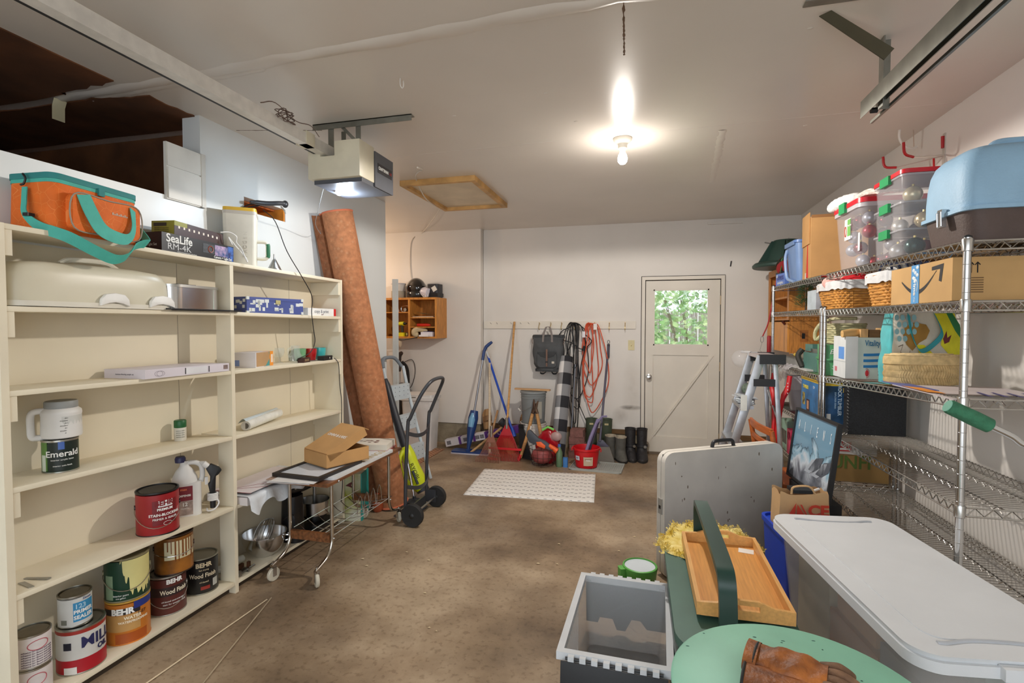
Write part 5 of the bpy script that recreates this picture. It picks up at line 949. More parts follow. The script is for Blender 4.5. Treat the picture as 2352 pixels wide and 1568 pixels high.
for i in range(4):
    t = thing('brick_paver', ['bottom', 'second', 'third', 'topmost'][i] + ' red concrete paver in the stack beside the rug roll', 'paver', (-.735 + .008 * (i % 2), 5.74 - .006 * i, .0005 + i * .0805), .06 * (i % 3) - .05, 'red pavers stacked by the wall')
    MB().box(-.085 + .012 * (i == 3), .085 - .012 * (i == 3), -.07, .07, 0, .08).build('paver', mat((134, 92, 84), .95, 0, .12, 30, .5, 90), t, bevel=.012)
def boot(name, label, loc, rz, m, h, shaft, foot, group, fur=None, strap=None, sole=None, tagc=None):
    t = thing(name, label, 'boot', loc, rz, group); rx, ry = shaft
    def f_(u, v):
        a = u * 2 * PI; z = h * v; k = max(0, 1 - z / (h * .42)); k = k * k * (3 - 2 * k) if k < 1 else 1
        fy = -foot * k * max(0, -math.sin(a)) ** .8; q = 1 - .12 * (1 - abs(2 * v - 1)); return (rx * q * math.cos(a) * (1 + .1 * k), ry * math.sin(a) * q + fy, z)
    MB().grid(f_, 32, 18, True).build('shaft', m, t, smooth=60); MB().lathe([(rx * .98, h - .012), (rx * 1.05, h), (rx * .9, h), (rx * .82, h - .1)], 28, sy=ry / rx, cap0=False).build('cuff', fur or m, t)
    s_ = MB(); s_.prism([(rx * 1.12 * math.cos(a), (ry * 1.05 if math.sin(a) > 0 else ry + foot) * math.sin(a) * (1 if math.sin(a) > 0 else 1.02)) for a in [i * 2 * PI / 24 for i in range(24)]], 0, .022); s_.build('sole', sole or mat((40, 38, 36), .8), t, fix=True)
    if strap:
        MB().lathe([(rx * 1.06, h * .42), (rx * 1.08, h * .45), (rx * 1.05, h * .48)], 28, sy=ry / rx * 1.1, cap0=False, cap1=False).build('strap', m, t); MB().cyl((rx * .5, -ry * 1.12, h * .45), (rx * .5, -ry * 1.2, h * .45), .016, n=10).build('buckle', STEEL, t)
    if tagc: bx('label_tag', tagc, t, -.022, .022, -ry * 1.03 - .003, -ry * .97, h - .06, h - .04)
    return t
OL = mat((74, 84, 66), .6); TAGC = mat((200, 186, 140), .5)
boot('rubber_boot', 'left olive rubber boot with cream tag by the wall', (-.60, 5.98, 0), math.radians(5), OL, .40, (.068, .07), .10, 'olive rubber boots', tagc=TAGC); boot('rubber_boot', 'right olive rubber boot with cream tag by the wall', (-.43, 5.99, 0), math.radians(5), OL, .40, (.068, .07), .10, 'olive rubber boots', tagc=TAGC)
FW = mat((190, 178, 158), .95, 0, .1, 40, .6, 60); GB = mat((92, 90, 84), .85, 0, .1, 20)
boot('winter_boot', 'left grey fleece lined boot behind the broom', (-.37, 5.80, 0), math.radians(-5), GB, .255, (.06, .07), .12, 'grey fleece boots', FW); boot('winter_boot', 'right grey fleece lined boot next to the black boots', (-.255, 5.75, 0), math.radians(14), GB, .255, (.06, .07), .12, 'grey fleece boots', FW)
KB = mat((44, 42, 44), .55, 0, .15, 25, .5, 40); boot('snow_boot', 'left tall black strapped boot beside the door', (-.155, 5.83, 0), math.radians(12), KB, .34, (.06, .066), .13, 'black tall boots', strap=1); boot('snow_boot', 'right tall black strapped boot beside the door', (-.03, 5.83, 0), math.radians(4), KB, .34, (.06, .066), .13, 'black tall boots', strap=1)
# push broom with grey bristles, purple squeegee, red bucket, tray
t = thing('angle_broom', 'grey bristled broom with dark blue grey handle standing on the wall', 'broom', (-.42, 5.60, 0)); PG = mat((82, 80, 98), .45)
MB().tube([(-.05, .0, .22), (.0, .52, 1.25)], .0125, 10).build('handle', PG, t); MB().tube([(-.003, .50, 1.1), (.0, .52, 1.26)], .0165, 10).build('grip', mat((52, 50, 60), .5), t); MB().tube([(.0 + .014 * math.cos(a), .525, 1.285 + .02 * math.sin(a)) for a in [i * PI / 6 for i in range(12)]], .003, 5, True).build('hang_loop', mat((52, 50, 60), .5), t)
MB().hexa([(-.11, -.04, .005), (.11, -.02, .005), (.11, .03, .005), (-.11, .02, .005)], [(-.09, .005, .17), (.05, .005, .17), (.05, .035, .17), (-.09, .035, .17)]).build('bristles', mat((126, 122, 114), .9, 0, .25, 30, stretch=(70, 70, 2)), t, fix=True); MB().hexa([(-.092, .0, .165), (.052, .0, .165), (.052, .04, .165), (-.092, .04, .165)], [(-.07, .005, .235), (-.02, .005, .235), (-.02, .035, .235), (-.07, .035, .235)]).build('head', PG, t, fix=True, bevel=.004)
t = thing('drain_tray', 'grey ribbed boot tray on the floor under the red bucket', 'tray', (-.475, 5.36, 0), math.radians(-4)); TG = mat((166, 168, 162), .55)
MB().rbox(-.265, .265, -.17, .17, 0, .012, .04, 5).build('base', TG, t, bevel=.003)
for a in ((-.265, .265, -.17, -.16), (-.265, .265, .16, .17), (-.265, -.255, -.16, .16), (.255, .265, -.16, .16)): bx('rim', TG, t, *a, .012, .022, bevel=.003)
for i in range(24): bx('rib', TG, t, -.245 + i * .021, -.24 + i * .021, -.15, .15, .012, .016)
t = thing('red_bucket', 'bright red plastic bucket on the grey tray', 'bucket', (-.585, 5.33, .017), math.radians(0)); RB = mat((206, 20, 30), .35)
MB().lathe([(.105, 0), (.11, .004), (.132, .175), (.136, .178), (.142, .182), (.142, .20), (.136, .202), (.129, .178), (.1, .008)], 36).build('body', RB, t)
MB().patch(.128, -.12, .62, .035, .125, 10, .1345).build('paper_label', mat((196, 176, 150), .6), t); MB().patch(.129, -.02, .52, .075, .105, 10, .1335).build('brown_label', mat((110, 74, 54), .6), t); MB().patch(.130, -.85, -.45, .085, .13, 8, .136).build('round_sticker', mat((206, 206, 214), .6), t); txt(t, 'PAIL', .022, PRINTW, wrap=(.1335, .25, .09), bold=.0005); txt(t, 'BEST', .014, mat((60, 70, 120), .6, var=0), wrap=(.1345, -.65, .108))
for s_ in (-1, 1): MB().tube([(s_ * .14, 0, .195), (s_ * .15, -.01, .18), (s_ * .148, -.02, .16)], .006, 6).build('ear', RB, t)
t = thing('floor_squeegee', 'purple grey squeegee standing in the red bucket', 'squeegee', (-.575, 5.33, .03)); PU = mat((128, 118, 156), .4)
MB().tube([(-.05, .0, .02), (.02, .12, .26), (.085, .22, .44)], [.014, .02, .015], 8).build('blade_holder', PU, t); MB().tube([(.075, .19, .40), (.13, .23, .47), (.18, .24, .475)], .012, 8).build('handle', PU, t); MB().tube([(-.02, .03, .02), (.05, .14, .26), (.10, .22, .42)], .010, 6).build('rubber_blade', mat((60, 52, 70), .6), t)
# basket of balls and toys
t = thing('wire_basket', 'round wire basket holding toys before the pails', 'basket', (-1.045, 5.32, 0)); bw = MB(); IR = mat((70, 50, 46), .6, .5)
for z, r in ((.015, .115), (.10, .135), (.19, .15)): bw.tube([(r * math.cos(a), r * math.sin(a), z) for a in [i * PI / 14 for i in range(28)]], .003, 5, True)
for i in range(14): a = i * PI / 7; bw.tube([(.115 * math.cos(a), .115 * math.sin(a), .012), (.15 * math.cos(a), .15 * math.sin(a), .19)], .0022, 5)
bw.tube([(-.115, 0, .008), (.115, 0, .008)], .003, 5).tube([(0, -.115, .008), (0, .115, .008)], .003, 5); bw.build('wires', IR, t)
t = thing('deflated_ball', 'dusky red deflated ball inside the wire basket', 'ball', (-1.055, 5.315, .018)); MB().grid(lambda u, v: ((.108 + .004 * math.sin(u * 25)) * math.cos(u * 2 * PI) * math.sin(PI * v) ** .8, .106 * math.sin(u * 2 * PI) * math.sin(PI * v) ** .8, .085 - .085 * math.cos(PI * v) - (.028 * math.exp(-((u - .7) / .2) ** 2) if v > .75 else 0)), 32, 16, True).build('ball', mat((150, 72, 70), .55, 0, .08, 8), t, smooth=60)
t = thing('toy_blaster', 'orange and dark grey toy blaster on top of the wire basket', 'toy', (-1.05, 5.30, .22)); OG = mat((236, 96, 36), .4); DG = mat((70, 74, 82), .5)
bl = MB(); bl.m = fr((0, -.03, 0), (1, 0, 0), (0, 0, 1)); bl.prism([(-.15, .15), (-.12, .16), (-.03, .075), (.04, .05), (.14, -.03), (.13, -.06), (-.02, .0), (-.09, .01), (-.13, .03), (-.16, .09)], -.02, .02); bl.build('body', DG, t, fix=True, bevel=.006)
b2 = MB(); b2.m = fr((0, -.055, 0), (1, 0, 0), (0, 0, 1)); b2.prism([(-.05, .04), (.0, .045), (.05, .005), (.04, -.025), (-.04, .0)], 0, .01); b2.build('side_plate', OG, t, fix=True, bevel=.002); MB().tube([(.08, -.03, .005), (.17, -.04, -.05)], [.02, .03], 12).build('muzzle', OG, t)
MB().tube(spline([(-.13, -.03, .13), (-.10, -.03, .08), (-.08, -.03, .03)], 3), .008, 6).build('white_line', mat((222, 206, 196), .5), t)
t = thing('toy_sack', 'glossy red plastic toy bag piled behind the toy blaster', 'toy', (-1.0, 5.42, .0)); MB().grid(lambda u, v: ((.13 + .02 * math.sin(u * 19 + v * 9)) * math.cos(u * 2 * PI) * math.sin(PI * (.05 + .95 * v)) ** .6, (.07 + .012 * math.sin(u * 17 + v * 8)) * math.sin(u * 2 * PI) * math.sin(PI * (.05 + .95 * v)) ** .6, .40 * v), 28, 14, True).build('sack', mat((176, 22, 36), .2, 0, .15, 9, coat=.5), t, smooth=40); MB().tube([(-.06, -.04, .36), (.0, -.06, .40), (.06, -.04, .37)], .012, 8).build('green_trim', mat((130, 210, 100), .5), t); MB().ball((.09, -.05, .30), .06, .03, .05, 14, 8).build('clear_bag', mat((200, 170, 165), .3, alpha=.7), t)
t = thing('green_bottle', 'green plastic bottle leaning at right of the wire basket', 'bottle', (-.865, 5.30, 0)); MB().lathe([(.03, 0), (.034, .01), (.034, .15), (.018, .19), (.016, .21)], 18).build('body', mat((100, 128, 96), .35), t); MB().lathe([(.017, .21), (.017, .235)], 14).build('cap', mat((70, 110, 180), .4), t)
t = thing('blue_toy_block', 'small blue toy piece beside the green bottle', 'toy', (-.80, 5.30, 0)); MB().rbox(-.025, .025, -.02, .02, 0, .10, .012, 3).build('block', mat((66, 124, 190), .4), t, bevel=.005)
# woven floor mat
def matmat():
    m = bpy.data.materials.new('cream_mat'); m.use_nodes = True; N = m.node_tree.nodes; L = m.node_tree.links; tc = N.new('ShaderNodeTexCoord'); b_ = N.new('ShaderNodeTexBrick')
    b_.inputs['Scale'].default_value = 1; b_.inputs['Brick Width'].default_value = .055; b_.inputs['Row Height'].default_value = .095; b_.inputs['Mortar Size'].default_value = .0; 
    mp = N.new('ShaderNodeSeparateXYZ'); L.new(tc.outputs['Object'], mp.inputs[0])
    def pp(o, per, lo):
        f = N.new('ShaderNodeMath'); f.operation = 'PINGPONG'; f.inputs[1].default_value = per; L.new(o, f.inputs[0]); g = N.new('ShaderNodeMath'); g.operation = 'LESS_THAN'; g.inputs[1].default_value = lo; L.new(f.outputs[0], g.inputs[0]); return g.outputs[0]
    ax = N.new('ShaderNodeMath'); ax.operation = 'ADD'; ax.inputs[1].default_value = 10; L.new(mp.outputs[0], ax.inputs[0]); ay = N.new('ShaderNodeMath'); ay.operation = 'ADD'; ay.inputs[1].default_value = 10; L.new(mp.outputs[1], ay.inputs[0])
    # rows of dashes, every other dash pushed up a little
    w1 = N.new('ShaderNodeMath'); w1.operation = 'PINGPONG'; w1.inputs[1].default_value = .036; L.new(ax.outputs[0], w1.inputs[0]); w2 = N.new('ShaderNodeMath'); w2.operation = 'GREATER_THAN'; w2.inputs[1].default_value = .018; L.new(w1.outputs[0], w2.inputs[0]); w3 = N.new('ShaderNodeMath'); w3.operation = 'MULTIPLY_ADD'; w3.inputs[1].default_value = .016; L.new(w2.outputs[0], w3.inputs[0]); L.new(ay.outputs[0], w3.inputs[2])
    row = pp(w3.outputs[0], .05, .0055); dash = pp(ax.outputs[0], .018, .0125); q = N.new('ShaderNodeMath'); q.operation = 'MULTIPLY'; L.new(row, q.inputs[0]); L.new(dash, q.inputs[1])
    n = N.new('ShaderNodeTexNoise'); n.inputs['Scale'].default_value = 40; L.new(tc.outputs['Object'], n.inputs['Vector']); x = N.new('ShaderNodeMix'); x.data_type = 'RGBA'; x.inputs[6].default_value = lin((234, 230, 224)); x.inputs[7].default_value = lin((112, 108, 104)); L.new(q.outputs[0], x.inputs[0])
    L.new(x.outputs[2], N['Principled BSDF'].inputs['Base Color']); N['Principled BSDF'].inputs['Roughness'].default_value = .9; bp = N.new('ShaderNodeBump'); bp.inputs['Strength'].default_value = .2; L.new(n.outputs[0], bp.inputs['Height']); L.new(bp.outputs[0], N['Principled BSDF'].inputs['Normal']); return m
o_ = MB().grid(lambda u, v: (-.565 + 1.13 * u, -.41 + .82 * v, .006 + (.006 * math.sin(v * 9) * max(0, u - .93) / .07)), 40, 20); o_ = tag(o_.build('woven_mat', matmat()), 'cream woven mat with rows of dark dashes on the floor', 'mat'); o_.location = (-1.0, 4.65, 0); o_.rotation_euler.z = math.radians(4.5); sd = o_.modifiers.new('thick', 'SOLIDIFY'); sd.thickness = .006
# ---------------------------------------------------------------- overhead gear
op = thing('garage_door_opener', 'cream and grey garage door opener hung from the ceiling', 'door opener', (0, 0, 0))
OC = mat((214, 206, 182), .45); OD = mat((84, 86, 92), .4); ALU = mat((224, 220, 212), .4, .25, .05, 20)
front = MB(); front.m = fr((0, 2.57, 0), (1, 0, 0), (0, 0, 1)); front.prism([(-1.87, 2.315), (-1.54, 2.315), (-1.54, 2.52), (-1.70, 2.52), (-1.70, 2.44), (-1.79, 2.44), (-1.79, 2.50), (-1.87, 2.50)], -.16, 0); front.build('motor_cover', OC, op, fix=True, bevel=.005)
bx('rear_cover', OD, op, -1.865, -1.535, 2.73, 2.95, 2.295, 2.50, bevel=.008)
bx('bottom_plate', OD, op, -1.85, -1.545, 2.60, 2.93, 2.292, 2.318); bx('badge', mat((40, 38, 42), .4), op, -1.5355, -1.533, 2.76, 2.93, 2.385, 2.44); txt(op, 'CRAFTSMAN', .026, PRINTW, (-1.5325, 2.825, 2.413), (0, 1, 0), wx=.8, bold=.0006)
txt(op, '1/2', .022, mat((190, 60, 60), .6, var=0), (-1.5325, 2.912, 2.413), (0, 1, 0))
MB().ball((-1.80, 2.77, 2.292), .022, .022, .024, 16, 10).build('lens', mat((255, 255, 255), .4, 0, 0, emit=5), op)
bx('rail', ALU, op, -1.815, -1.755, -1.1, 2.66, 2.505, 2.512); bx('rail', ALU, op, -1.815, -1.812, -1.1, 2.66, 2.47, 2.505); bx('rail', ALU, op, -1.758, -1.755, -1.1, 2.66, 2.455, 2.505); bx('rail', ALU, op, -1.815, -1.80, -1.1, 2.66, 2.455, 2.462); bx('rail', ALU, op, -1.80, -1.752, -1.1, 2.66, 2.450, 2.4545)
bx('belt', BLACK, op, -1.832, -1.8165, -1.1, 2.60, 2.456, 2.486)
bx('trolley', OC, op, -1.82, -1.75, 2.40, 2.47, 2.45, 2.52, bevel=.005)
bx('ceiling_angle', GALV, op, -1.90, -1.27, 2.66, 2.70, 2.655, 2.66); bx('ceiling_angle', GALV, op, -1.90, -1.27, 2.66, 2.664, 2.625, 2.66)
bx('hanger', GALV, op, -1.80, -1.765, 2.665, 2.67, 2.50, 2.655); bx('hanger', GALV, op, -1.62, -1.59, 2.665, 2.67, 2.50, 2.655); MB().hexa([(-1.74, 2.667, 2.65), (-1.715, 2.667, 2.65), (-1.715, 2.671, 2.65), (-1.74, 2.671, 2.65)], [(-1.62, 2.667, 2.53), (-1.595, 2.667, 2.53), (-1.595, 2.671, 2.53), (-1.62, 2.671, 2.53)]).build('hanger_brace', GALV, op, fix=True)
bx('hanger', GALV, op, -1.80, -1.77, 2.80, 2.803, 2.50, 2.66)
wv = MB(); random.seed(5)
for i in range(5): wv.tube([(-1.75 + .02 * math.sin(q * 2), 2.22 + .05 * math.cos(q) + i * .006, 2.53 + .025 * math.sin(q + i)) for q in [k * 2 * PI / 14 for k in range(14)]], .0025, 4, True)
wv.tube(spline([(-1.74, 2.05, 2.52), (-1.74, 2.15, 2.56), (-1.74, 2.3, 2.53), (-1.74, 2.42, 2.55), (-1.745, 2.5, 2.52)], 5), .0025, 4); wv.build('coiled_wire', mat((110, 90, 80), .6), op)
t = thing('opener_wire', 'thin wire dropping from the opener to the left wall', 'wire', (0, 0, 0)); MB().tube(spline([(-1.86, 2.7, 2.30), (-2.0, 2.85, 2.22), (-2.2, 3.1, 2.18), (-2.30, 3.3, 2.15), (-2.39, 3.42, 2.2)], 5), .0018, 4).build('wire', mat((140, 140, 140), .5), t)
# bare bulb
bl = thing('ceiling_bulb', 'lit bare bulb in a white porcelain holder on the ceiling', 'light bulb', (-.15, 3.345, 2.66))
MB().lathe([(.058, 0), (.058, -.012), (.045, -.028), (.03, -.036), (.028, -.062), (.024, -.066)], 28).build('holder', mat((230, 224, 212), .35), bl); MB().lathe([(.014, -.062), (.016, -.085), (.026, -.105), (.031, -.125), (.028, -.145), (.016, -.158), (.004, -.162)], 24).build('bulb', mat((255, 250, 240), .4, 0, 0, emit=14), bl)
for n_, loc in (('pull_cord', (-.10, 2.32)),): pass
t = thing('ceiling_hook', 'small white metal hook screwed in the ceiling', 'hook', (-1.14, 2.27, 2.66)); MB().tube(spline([(0, 0, 0), (0, 0, -.03), (.008, .004, -.045), (.014, .006, -.035), (.014, .006, -.01)], 4), .0025, 6).build('hook', mat((220, 214, 206), .4), t)
# garage door track
tk = thing('door_track', 'galvanised garage door track hung from the ceiling', 'door track', (0, 0, 0))
c_ = MB()
prof = [(-.028, -.035), (-.03, -.038), (-.03, .035), (.012, .035), (.024, .02), (.024, -.01), (.018, -.012), (.018, .016), (.008, .028), (-.025, .028), (-.025, -.035)]
c_.m = fr((.935, 2.60, 2.43), (1, 0, 0), (0, 0, 1)); c_.prism(prof, 0, 3.6); c_.build('track', GALV, tk, fix=True)
bx('track_lip', GALV, tk, .965, .975, -1.0, 2.66, 2.388, 2.40); bx('drop_angle', GALV, tk, .925, .93, 2.43, 2.47, 2.38, 2.66); bx('drop_angle', GALV, tk, .925, .965, 2.47, 2.474, 2.38, 2.66); MB().cyl((.93, 2.56, 2.41), (.955, 2.56, 2.41), .012, n=8).build('bolt', BLACK, tk)
MB().hexa([(.62, 2.19, 2.645), (.66, 2.19, 2.66), (.66, 2.195, 2.66), (.62, 2.195, 2.645)], [(.925, 2.425, 2.56), (.96, 2.425, 2.60), (.96, 2.43, 2.60), (.925, 2.43, 2.56)]).build('sway_brace', mat((96, 92, 76), .5, .8), tk, fix=True); bx('ceiling_angle', GALV, tk, .55, .98, 2.10, 2.14, 2.655, 2.66)
# storage hooks on the right wall
t = thing('bike_hook', 'red tipped double storage hook on the right wall', 'hook', (1.60, 3.40, 2.45)); WM = mat((206, 200, 190), .4, .5)
bx('plate', WM, t, -.006, 0, -.012, .012, -.07, .10)
RR = mat((176, 24, 30), .45)
for s_ in (-1, 1):
    MB().tube(spline([(-.006, s_ * .01, -.02), (-.10, s_ * .05, -.035), (-.2, s_ * .10, -.045)], 4), .004, 6).build('arm', WM, t); MB().tube(spline([(-.19, s_ * .096, -.045), (-.24, s_ * .12, -.03), (-.25, s_ * .125, .03)], 4), .007, 8).build('tip', RR, t)
MB().tube([(-.01, 0, .02), (-.012, 0, .085)], .008, 8).build('tip', RR, t); MB().tube([(-.06, -.02, -.04), (-.07, -.05, -.13)], .005, 6).build('tip', RR, t)
t = thing('ceiling_storage_hook', 'white bent storage hook at the ceiling edge above the right wall', 'hook', (1.50, 3.62, 2.66)); MB().tube(spline([(-.03, 0, 0), (-.03, 0, -.05), (.0, .01, -.095), (.05, .02, -.11), (.07, .02, -.10)], 5), .007, 8).build('hook', mat((226, 220, 210), .4), t); MB().tube([(.05, .02, 0), (.055, .02, -.10)], .003, 6).build('stay', mat((200, 180, 160), .4), t)
# ---------------------------------------------------------------- wire racks
RX0, RX1 = 1.12, 1.55
WIRE = mat((196, 194, 190), .25, 1, .04); WIREW = mat((205, 202, 200), .35, .8)
N0, N1, F0, F1 = 2.215, 3.725, 3.785, 5.115
def rack(label, y0, y1, lev, top):
    t = thing('wire_rack', label, 'wire shelving', (0, 0, 0), 0, 'chrome wire racks along the right wall')
    for x in (RX0, RX1):
        for y in (y0, y1):
            tp_ = top if x > RX0 or y in (N0, F1) else 1.60
            p = MB().cyl((x, y, 0), (x, y, tp_), .0127, n=12)
            for k in range(int(tp_ / .0508)): p.lathe([(.0127, -.001), (.0135, 0), (.0127, .001)], 12, c=(x, y, .03 + k * .0508), cap0=False, cap1=False)
            po = p.build('post', CHROME, t); MB().lathe([(.010, 0), (.012, .01), (.0135, .012), (.0135, .02)], 12, c=(x, y, 0)).build('foot', BLACK, po)
            MB().lathe([(.0135, tp_), (.0135, tp_ + .004), (.006, tp_ + .009)], 12, c=(x, y, 0)).build('cap', BLACK, po)
    for za, zb in lev:
        zf = lambda y: za + (zb - za) * (y - y0) / (y1 - y0)
        fr_ = MB(); h = .036; n = int((y1 - y0) / .055); a, b = y0 + .02, y1 - .02
        for x in (RX0, RX1):
            fr_.tube([(x, a, zf(a) - .004), (x, b, zf(b) - .004)], .0032, 6).tube([(x, a, zf(a) - h), (x, b, zf(b) - h)], .0032, 6)
            zz = [(x, a + (b - a) * i / (2 * n), zf(a + (b - a) * i / (2 * n)) - (.006 if i % 2 else h - .002)) for i in range(2 * n + 1)]; fr_.tube(zz, .0026, 5)
        for y in (y0, y1):
            fr_.tube([(RX0 + .02, y, zf(y) - .004), (RX1 - .02, y, zf(y) - .004)], .0032, 6).tube([(RX0 + .02, y, zf(y) - h), (RX1 - .02, y, zf(y) - h)], .0032, 6)
            fr_.tube([(RX0 + .02 + (RX1 - RX0 - .04) * i / 14, y, zf(y) - (.006 if i % 2 else h - .002)) for i in range(15)], .0026, 5)
        sh = fr_.build('shelf', WIRE, t)
        for x in (RX0, RX1):
            for y in (y0, y1):
              if za < 1.7 or x > RX0 or y in (N0, F1): MB().lathe([(.0145, -.042), (.0165, -.04), (.018, 0), (.0165, .004), (.0128, .004)], 14, c=(x, y, zf(y))).build('sleeve', WIRE, sh)
        dk = MB(); m_ = int((y1 - y0) / .0254)
        for i in range(m_):
            y = y0 + .025 + (y1 - y0 - .05) * i / (m_ - 1); dk.tube([(RX0, y, zf(y)), (RX1, y, zf(y))], .0019, 4, caps=False)
        for x in (RX0 + .14, RX0 + .29):
            dk.tube([(x, y0, zf(y0) - .005), (x, y1, zf(y1) - .005)], .003, 5)
            dk.tube([(x, a + (b - a) * i / (2 * n), zf(a + (b - a) * i / (2 * n)) - (.006 if i % 2 else .024)) for i in range(2 * n + 1)], .0022, 4)
        stuff(dk.build('wire_deck', WIRE, sh))
    return t
N0, N1, F0, F1 = 2.215, 3.725, 3.785, 5.115
NL = [(1.795, 1.815), (1.577, 1.585), (1.222, 1.155), (.825, .812), (.455, .452)]; FL = [(1.815, 1.83), (1.59, 1.60), (1.152, 1.15), (.80, .79), (.452, .45)]
rack('near chrome wire shelving rack with blue pet carrier on top', N0, N1, NL, 1.803); rack('far chrome wire shelving rack behind the step ladder', F0, F1, FL, 1.838)
def rz(l, y):
    if y < 3.75: a, b = NL[l - 1]; return a + (b - a) * (y - N0) / (N1 - N0) + .0025
    a, b = FL[l - 1]; return a + (b - a) * (y - F0) / (F1 - F0) + .0025
# --------------- top shelf
t = thing('pet_carrier', 'pale blue and brown plastic pet carrier on the near rack top', 'pet carrier', (1.335, 2.42, rz(1, 2.3)), 0)
BLU = mat((146, 182, 208), .55, 0, .03, 8, .15, 120); BRN = mat((84, 68, 62), .6, 0, .05, 20, .15, 120)
MB().rbox(-.195, .26, -.165, .175, 0, .115, .06, 6, .92).build('base', BRN, t, bevel=.006)
MB().rbox(-.208, .272, -.178, .188, .112, .126, .06, 6).build('rim', BLU, t, bevel=.003)
def dom(u, v):
    K = [(1, 0), (1, .06), (.985, .12), (.955, .17), (.90, .205), (.82, .225), (.70, .235), (.35, .240), (0, .24)]; k = K[round(v * 8)]; a = u * 2 * PI; c_, s_ = math.cos(a), math.sin(a); e = .36
    return (.032 + .234 * k[0] * math.copysign(abs(c_) ** e, c_), .005 + .177 * (1 - (1 - k[0]) * 1.25 if k[0] > .5 else k[0]) * math.copysign(abs(s_) ** e, s_), .125 + k[1])
MB().grid(dom, 64, 9, True).build('top_shell', BLU, t, smooth=60)
MB().tube(spline([(-.06, .0, .345), (-.03, .0, .388), (.04, .0, .395), (.11, 0, .388), (.14, 0, .345)], 5), .016, 8).build('handle', BLU, t)
for y in (-.03,):
    bx('latch', CHROME, t, -.222, -.206, y - .016, y + .016, .07, .14, bevel=.003); MB().tube([(-.222, y - .014, .075), (-.224, y - .014, .13), (-.224, y + .014, .13), (-.222, y + .014, .075)], .003, 6).build('latch_wire', CHROME, t)
# stacked ornament box
CLR = mat((228, 226, 230), .15, 0, 0, alpha=.13, spec=.6); GRN = mat((36, 150, 88), .4); LRED = mat((206, 28, 42), .35)
t = thing('stacking_ornament_box', 'clear three tier ornament box with red lid and green latches', 'storage box', (1.32, 2.915, rz(1, 2.9)), 0)
for i in range(3):
    MB().rbox(-.18, .18, -.155, .155, .004 + i * .125, .127 + i * .125, .03, 4, .97, True).build('tier', CLR, t)
    MB().rbox(-.186, .186, -.161, .161, .118 + i * .125, .127 + i * .125, .03, 4).build('tier_rim', mat((226, 224, 228), .25, alpha=.35), t)
    bx('latch', GRN, t, -.197, -.183, -.045, .05, .098 + i * .125 + (.008 if i == 2 else 0), .14 + i * .125 + (.008 if i == 2 else 0), bevel=.004)
MB().rbox(-.188, .188, -.163, .163, .379, .398, .03, 4).build('lid', LRED, t, bevel=.004)
orn = None
def ornament(x, y, z, r, c, lab, grp, metal=.6):
    t = thing('ornament', lab, 'ornament', (x, y, z), 0, grp); MB().ball((0, 0, r), r, n=18, k=12).build('ball', mat(c, .25, metal, .05), t); MB().cyl((0, 0, 2 * r - .002), (0, 0, 2 * r + .008), .006, n=8).build('cap', mat((200, 180, 120), .3, 1), t)
zb = rz(1, 2.9)
for (dx, dy, i, r, c) in ((-.10, -.09, 0, .042, (60, 84, 80)), (.02, -.10, 0, .04, (110, 50, 60)), (-.11, .05, 0, .038, (190, 188, 186)), (-.02, .0, 0, .042, (150, 60, 70)), (.11, -.08, 0, .04, (90, 100, 96)), (-.07, -.10, 1, .038, (214, 196, 160)), (.04, -.1, 1, .042, (216, 214, 206)), (.1, -.06, 1, .04, (210, 150, 80)), (-.1, .06, 1, .036, (220, 216, 210)), (.08, -.1, 2, .045, (206, 200, 180)), (.0, -.09, 2, .04, (120, 40, 60)), (-.1, -.06, 2, .04, (220, 205, 170))):
    ornament(1.32 + dx, 2.915 + dy, zb + .009 + i * .125, r, c, 'glass ball ornament inside the clear three tier box', 'ornaments in the three tier box')
# red lid tote with baubles
t = thing('red_lid_tote', 'clear storage tote with red lid and green latch full of baubles', 'storage tote', (1.325, 3.42, rz(1, 3.3)), 0, rx=math.radians(.6))
MB().rbox(-.195, .195, -.20, .20, .0, .34, .04, 5, .88, True).build('tub', CLR, t); MB().rbox(-.203, .203, -.208, .208, .325, .348, .045, 5).build('tub_rim', mat((228, 224, 228), .3, alpha=.6), t); MB().rbox(-.206, .206, -.212, .212, .348, .374, .045, 5).build('lid', LRED, t, bevel=.004)
bx('latch', GRN, t, -.218, -.204, -.03, .06, .325, .385, bevel=.005); bx('paper_label', mat((226, 226, 220), .6), t, -.193, -.190, -.06, .03, .17, .29); bx('green_label', mat((110, 168, 84), .6), t, -.1945, -.1925, -.06, -.015, .19, .285); bx('price_tag', mat((226, 220, 216), .6), t, -.182, -.179, -.165, -.14, .09, .19)
txt(t, 'latching box', .016, PRINTW, (-.195, -.038, .25), (0, -1, 0)); MB().tube([(-.195, .012 + .012 * math.cos(a), .22 + .03 * math.sin(a)) for a in [i * PI / 6 for i in range(12)]], .002, 4, True).build('bulb_mark', mat((190, 90, 70), .6), t)
random.seed(14); zb = rz(1, 3.3) + .01
k_ = 0
for lz in range(4):
    for ix in range(3):
        for iy in range(3):
            if random.random() < .28: continue
            c = random.choice(((176, 28, 44), (150, 30, 60), (196, 40, 50), (120, 24, 40), (190, 190, 200)))
            ornament(1.325 - .115 + ix * .11 + random.uniform(-.008, .008), 3.42 - .115 + iy * .11 + random.uniform(-.008, .008), zb + lz * .076, .037, c, 'shiny bauble packed inside the clear tote with red lid', 'baubles in the red lidded tote')
t = thing('rope_garland', 'bundle of white and beige twisted rope lying on the red tote lid', 'garland', (1.30, 3.42, rz(1, 3.3) + .377)); random.seed(9)
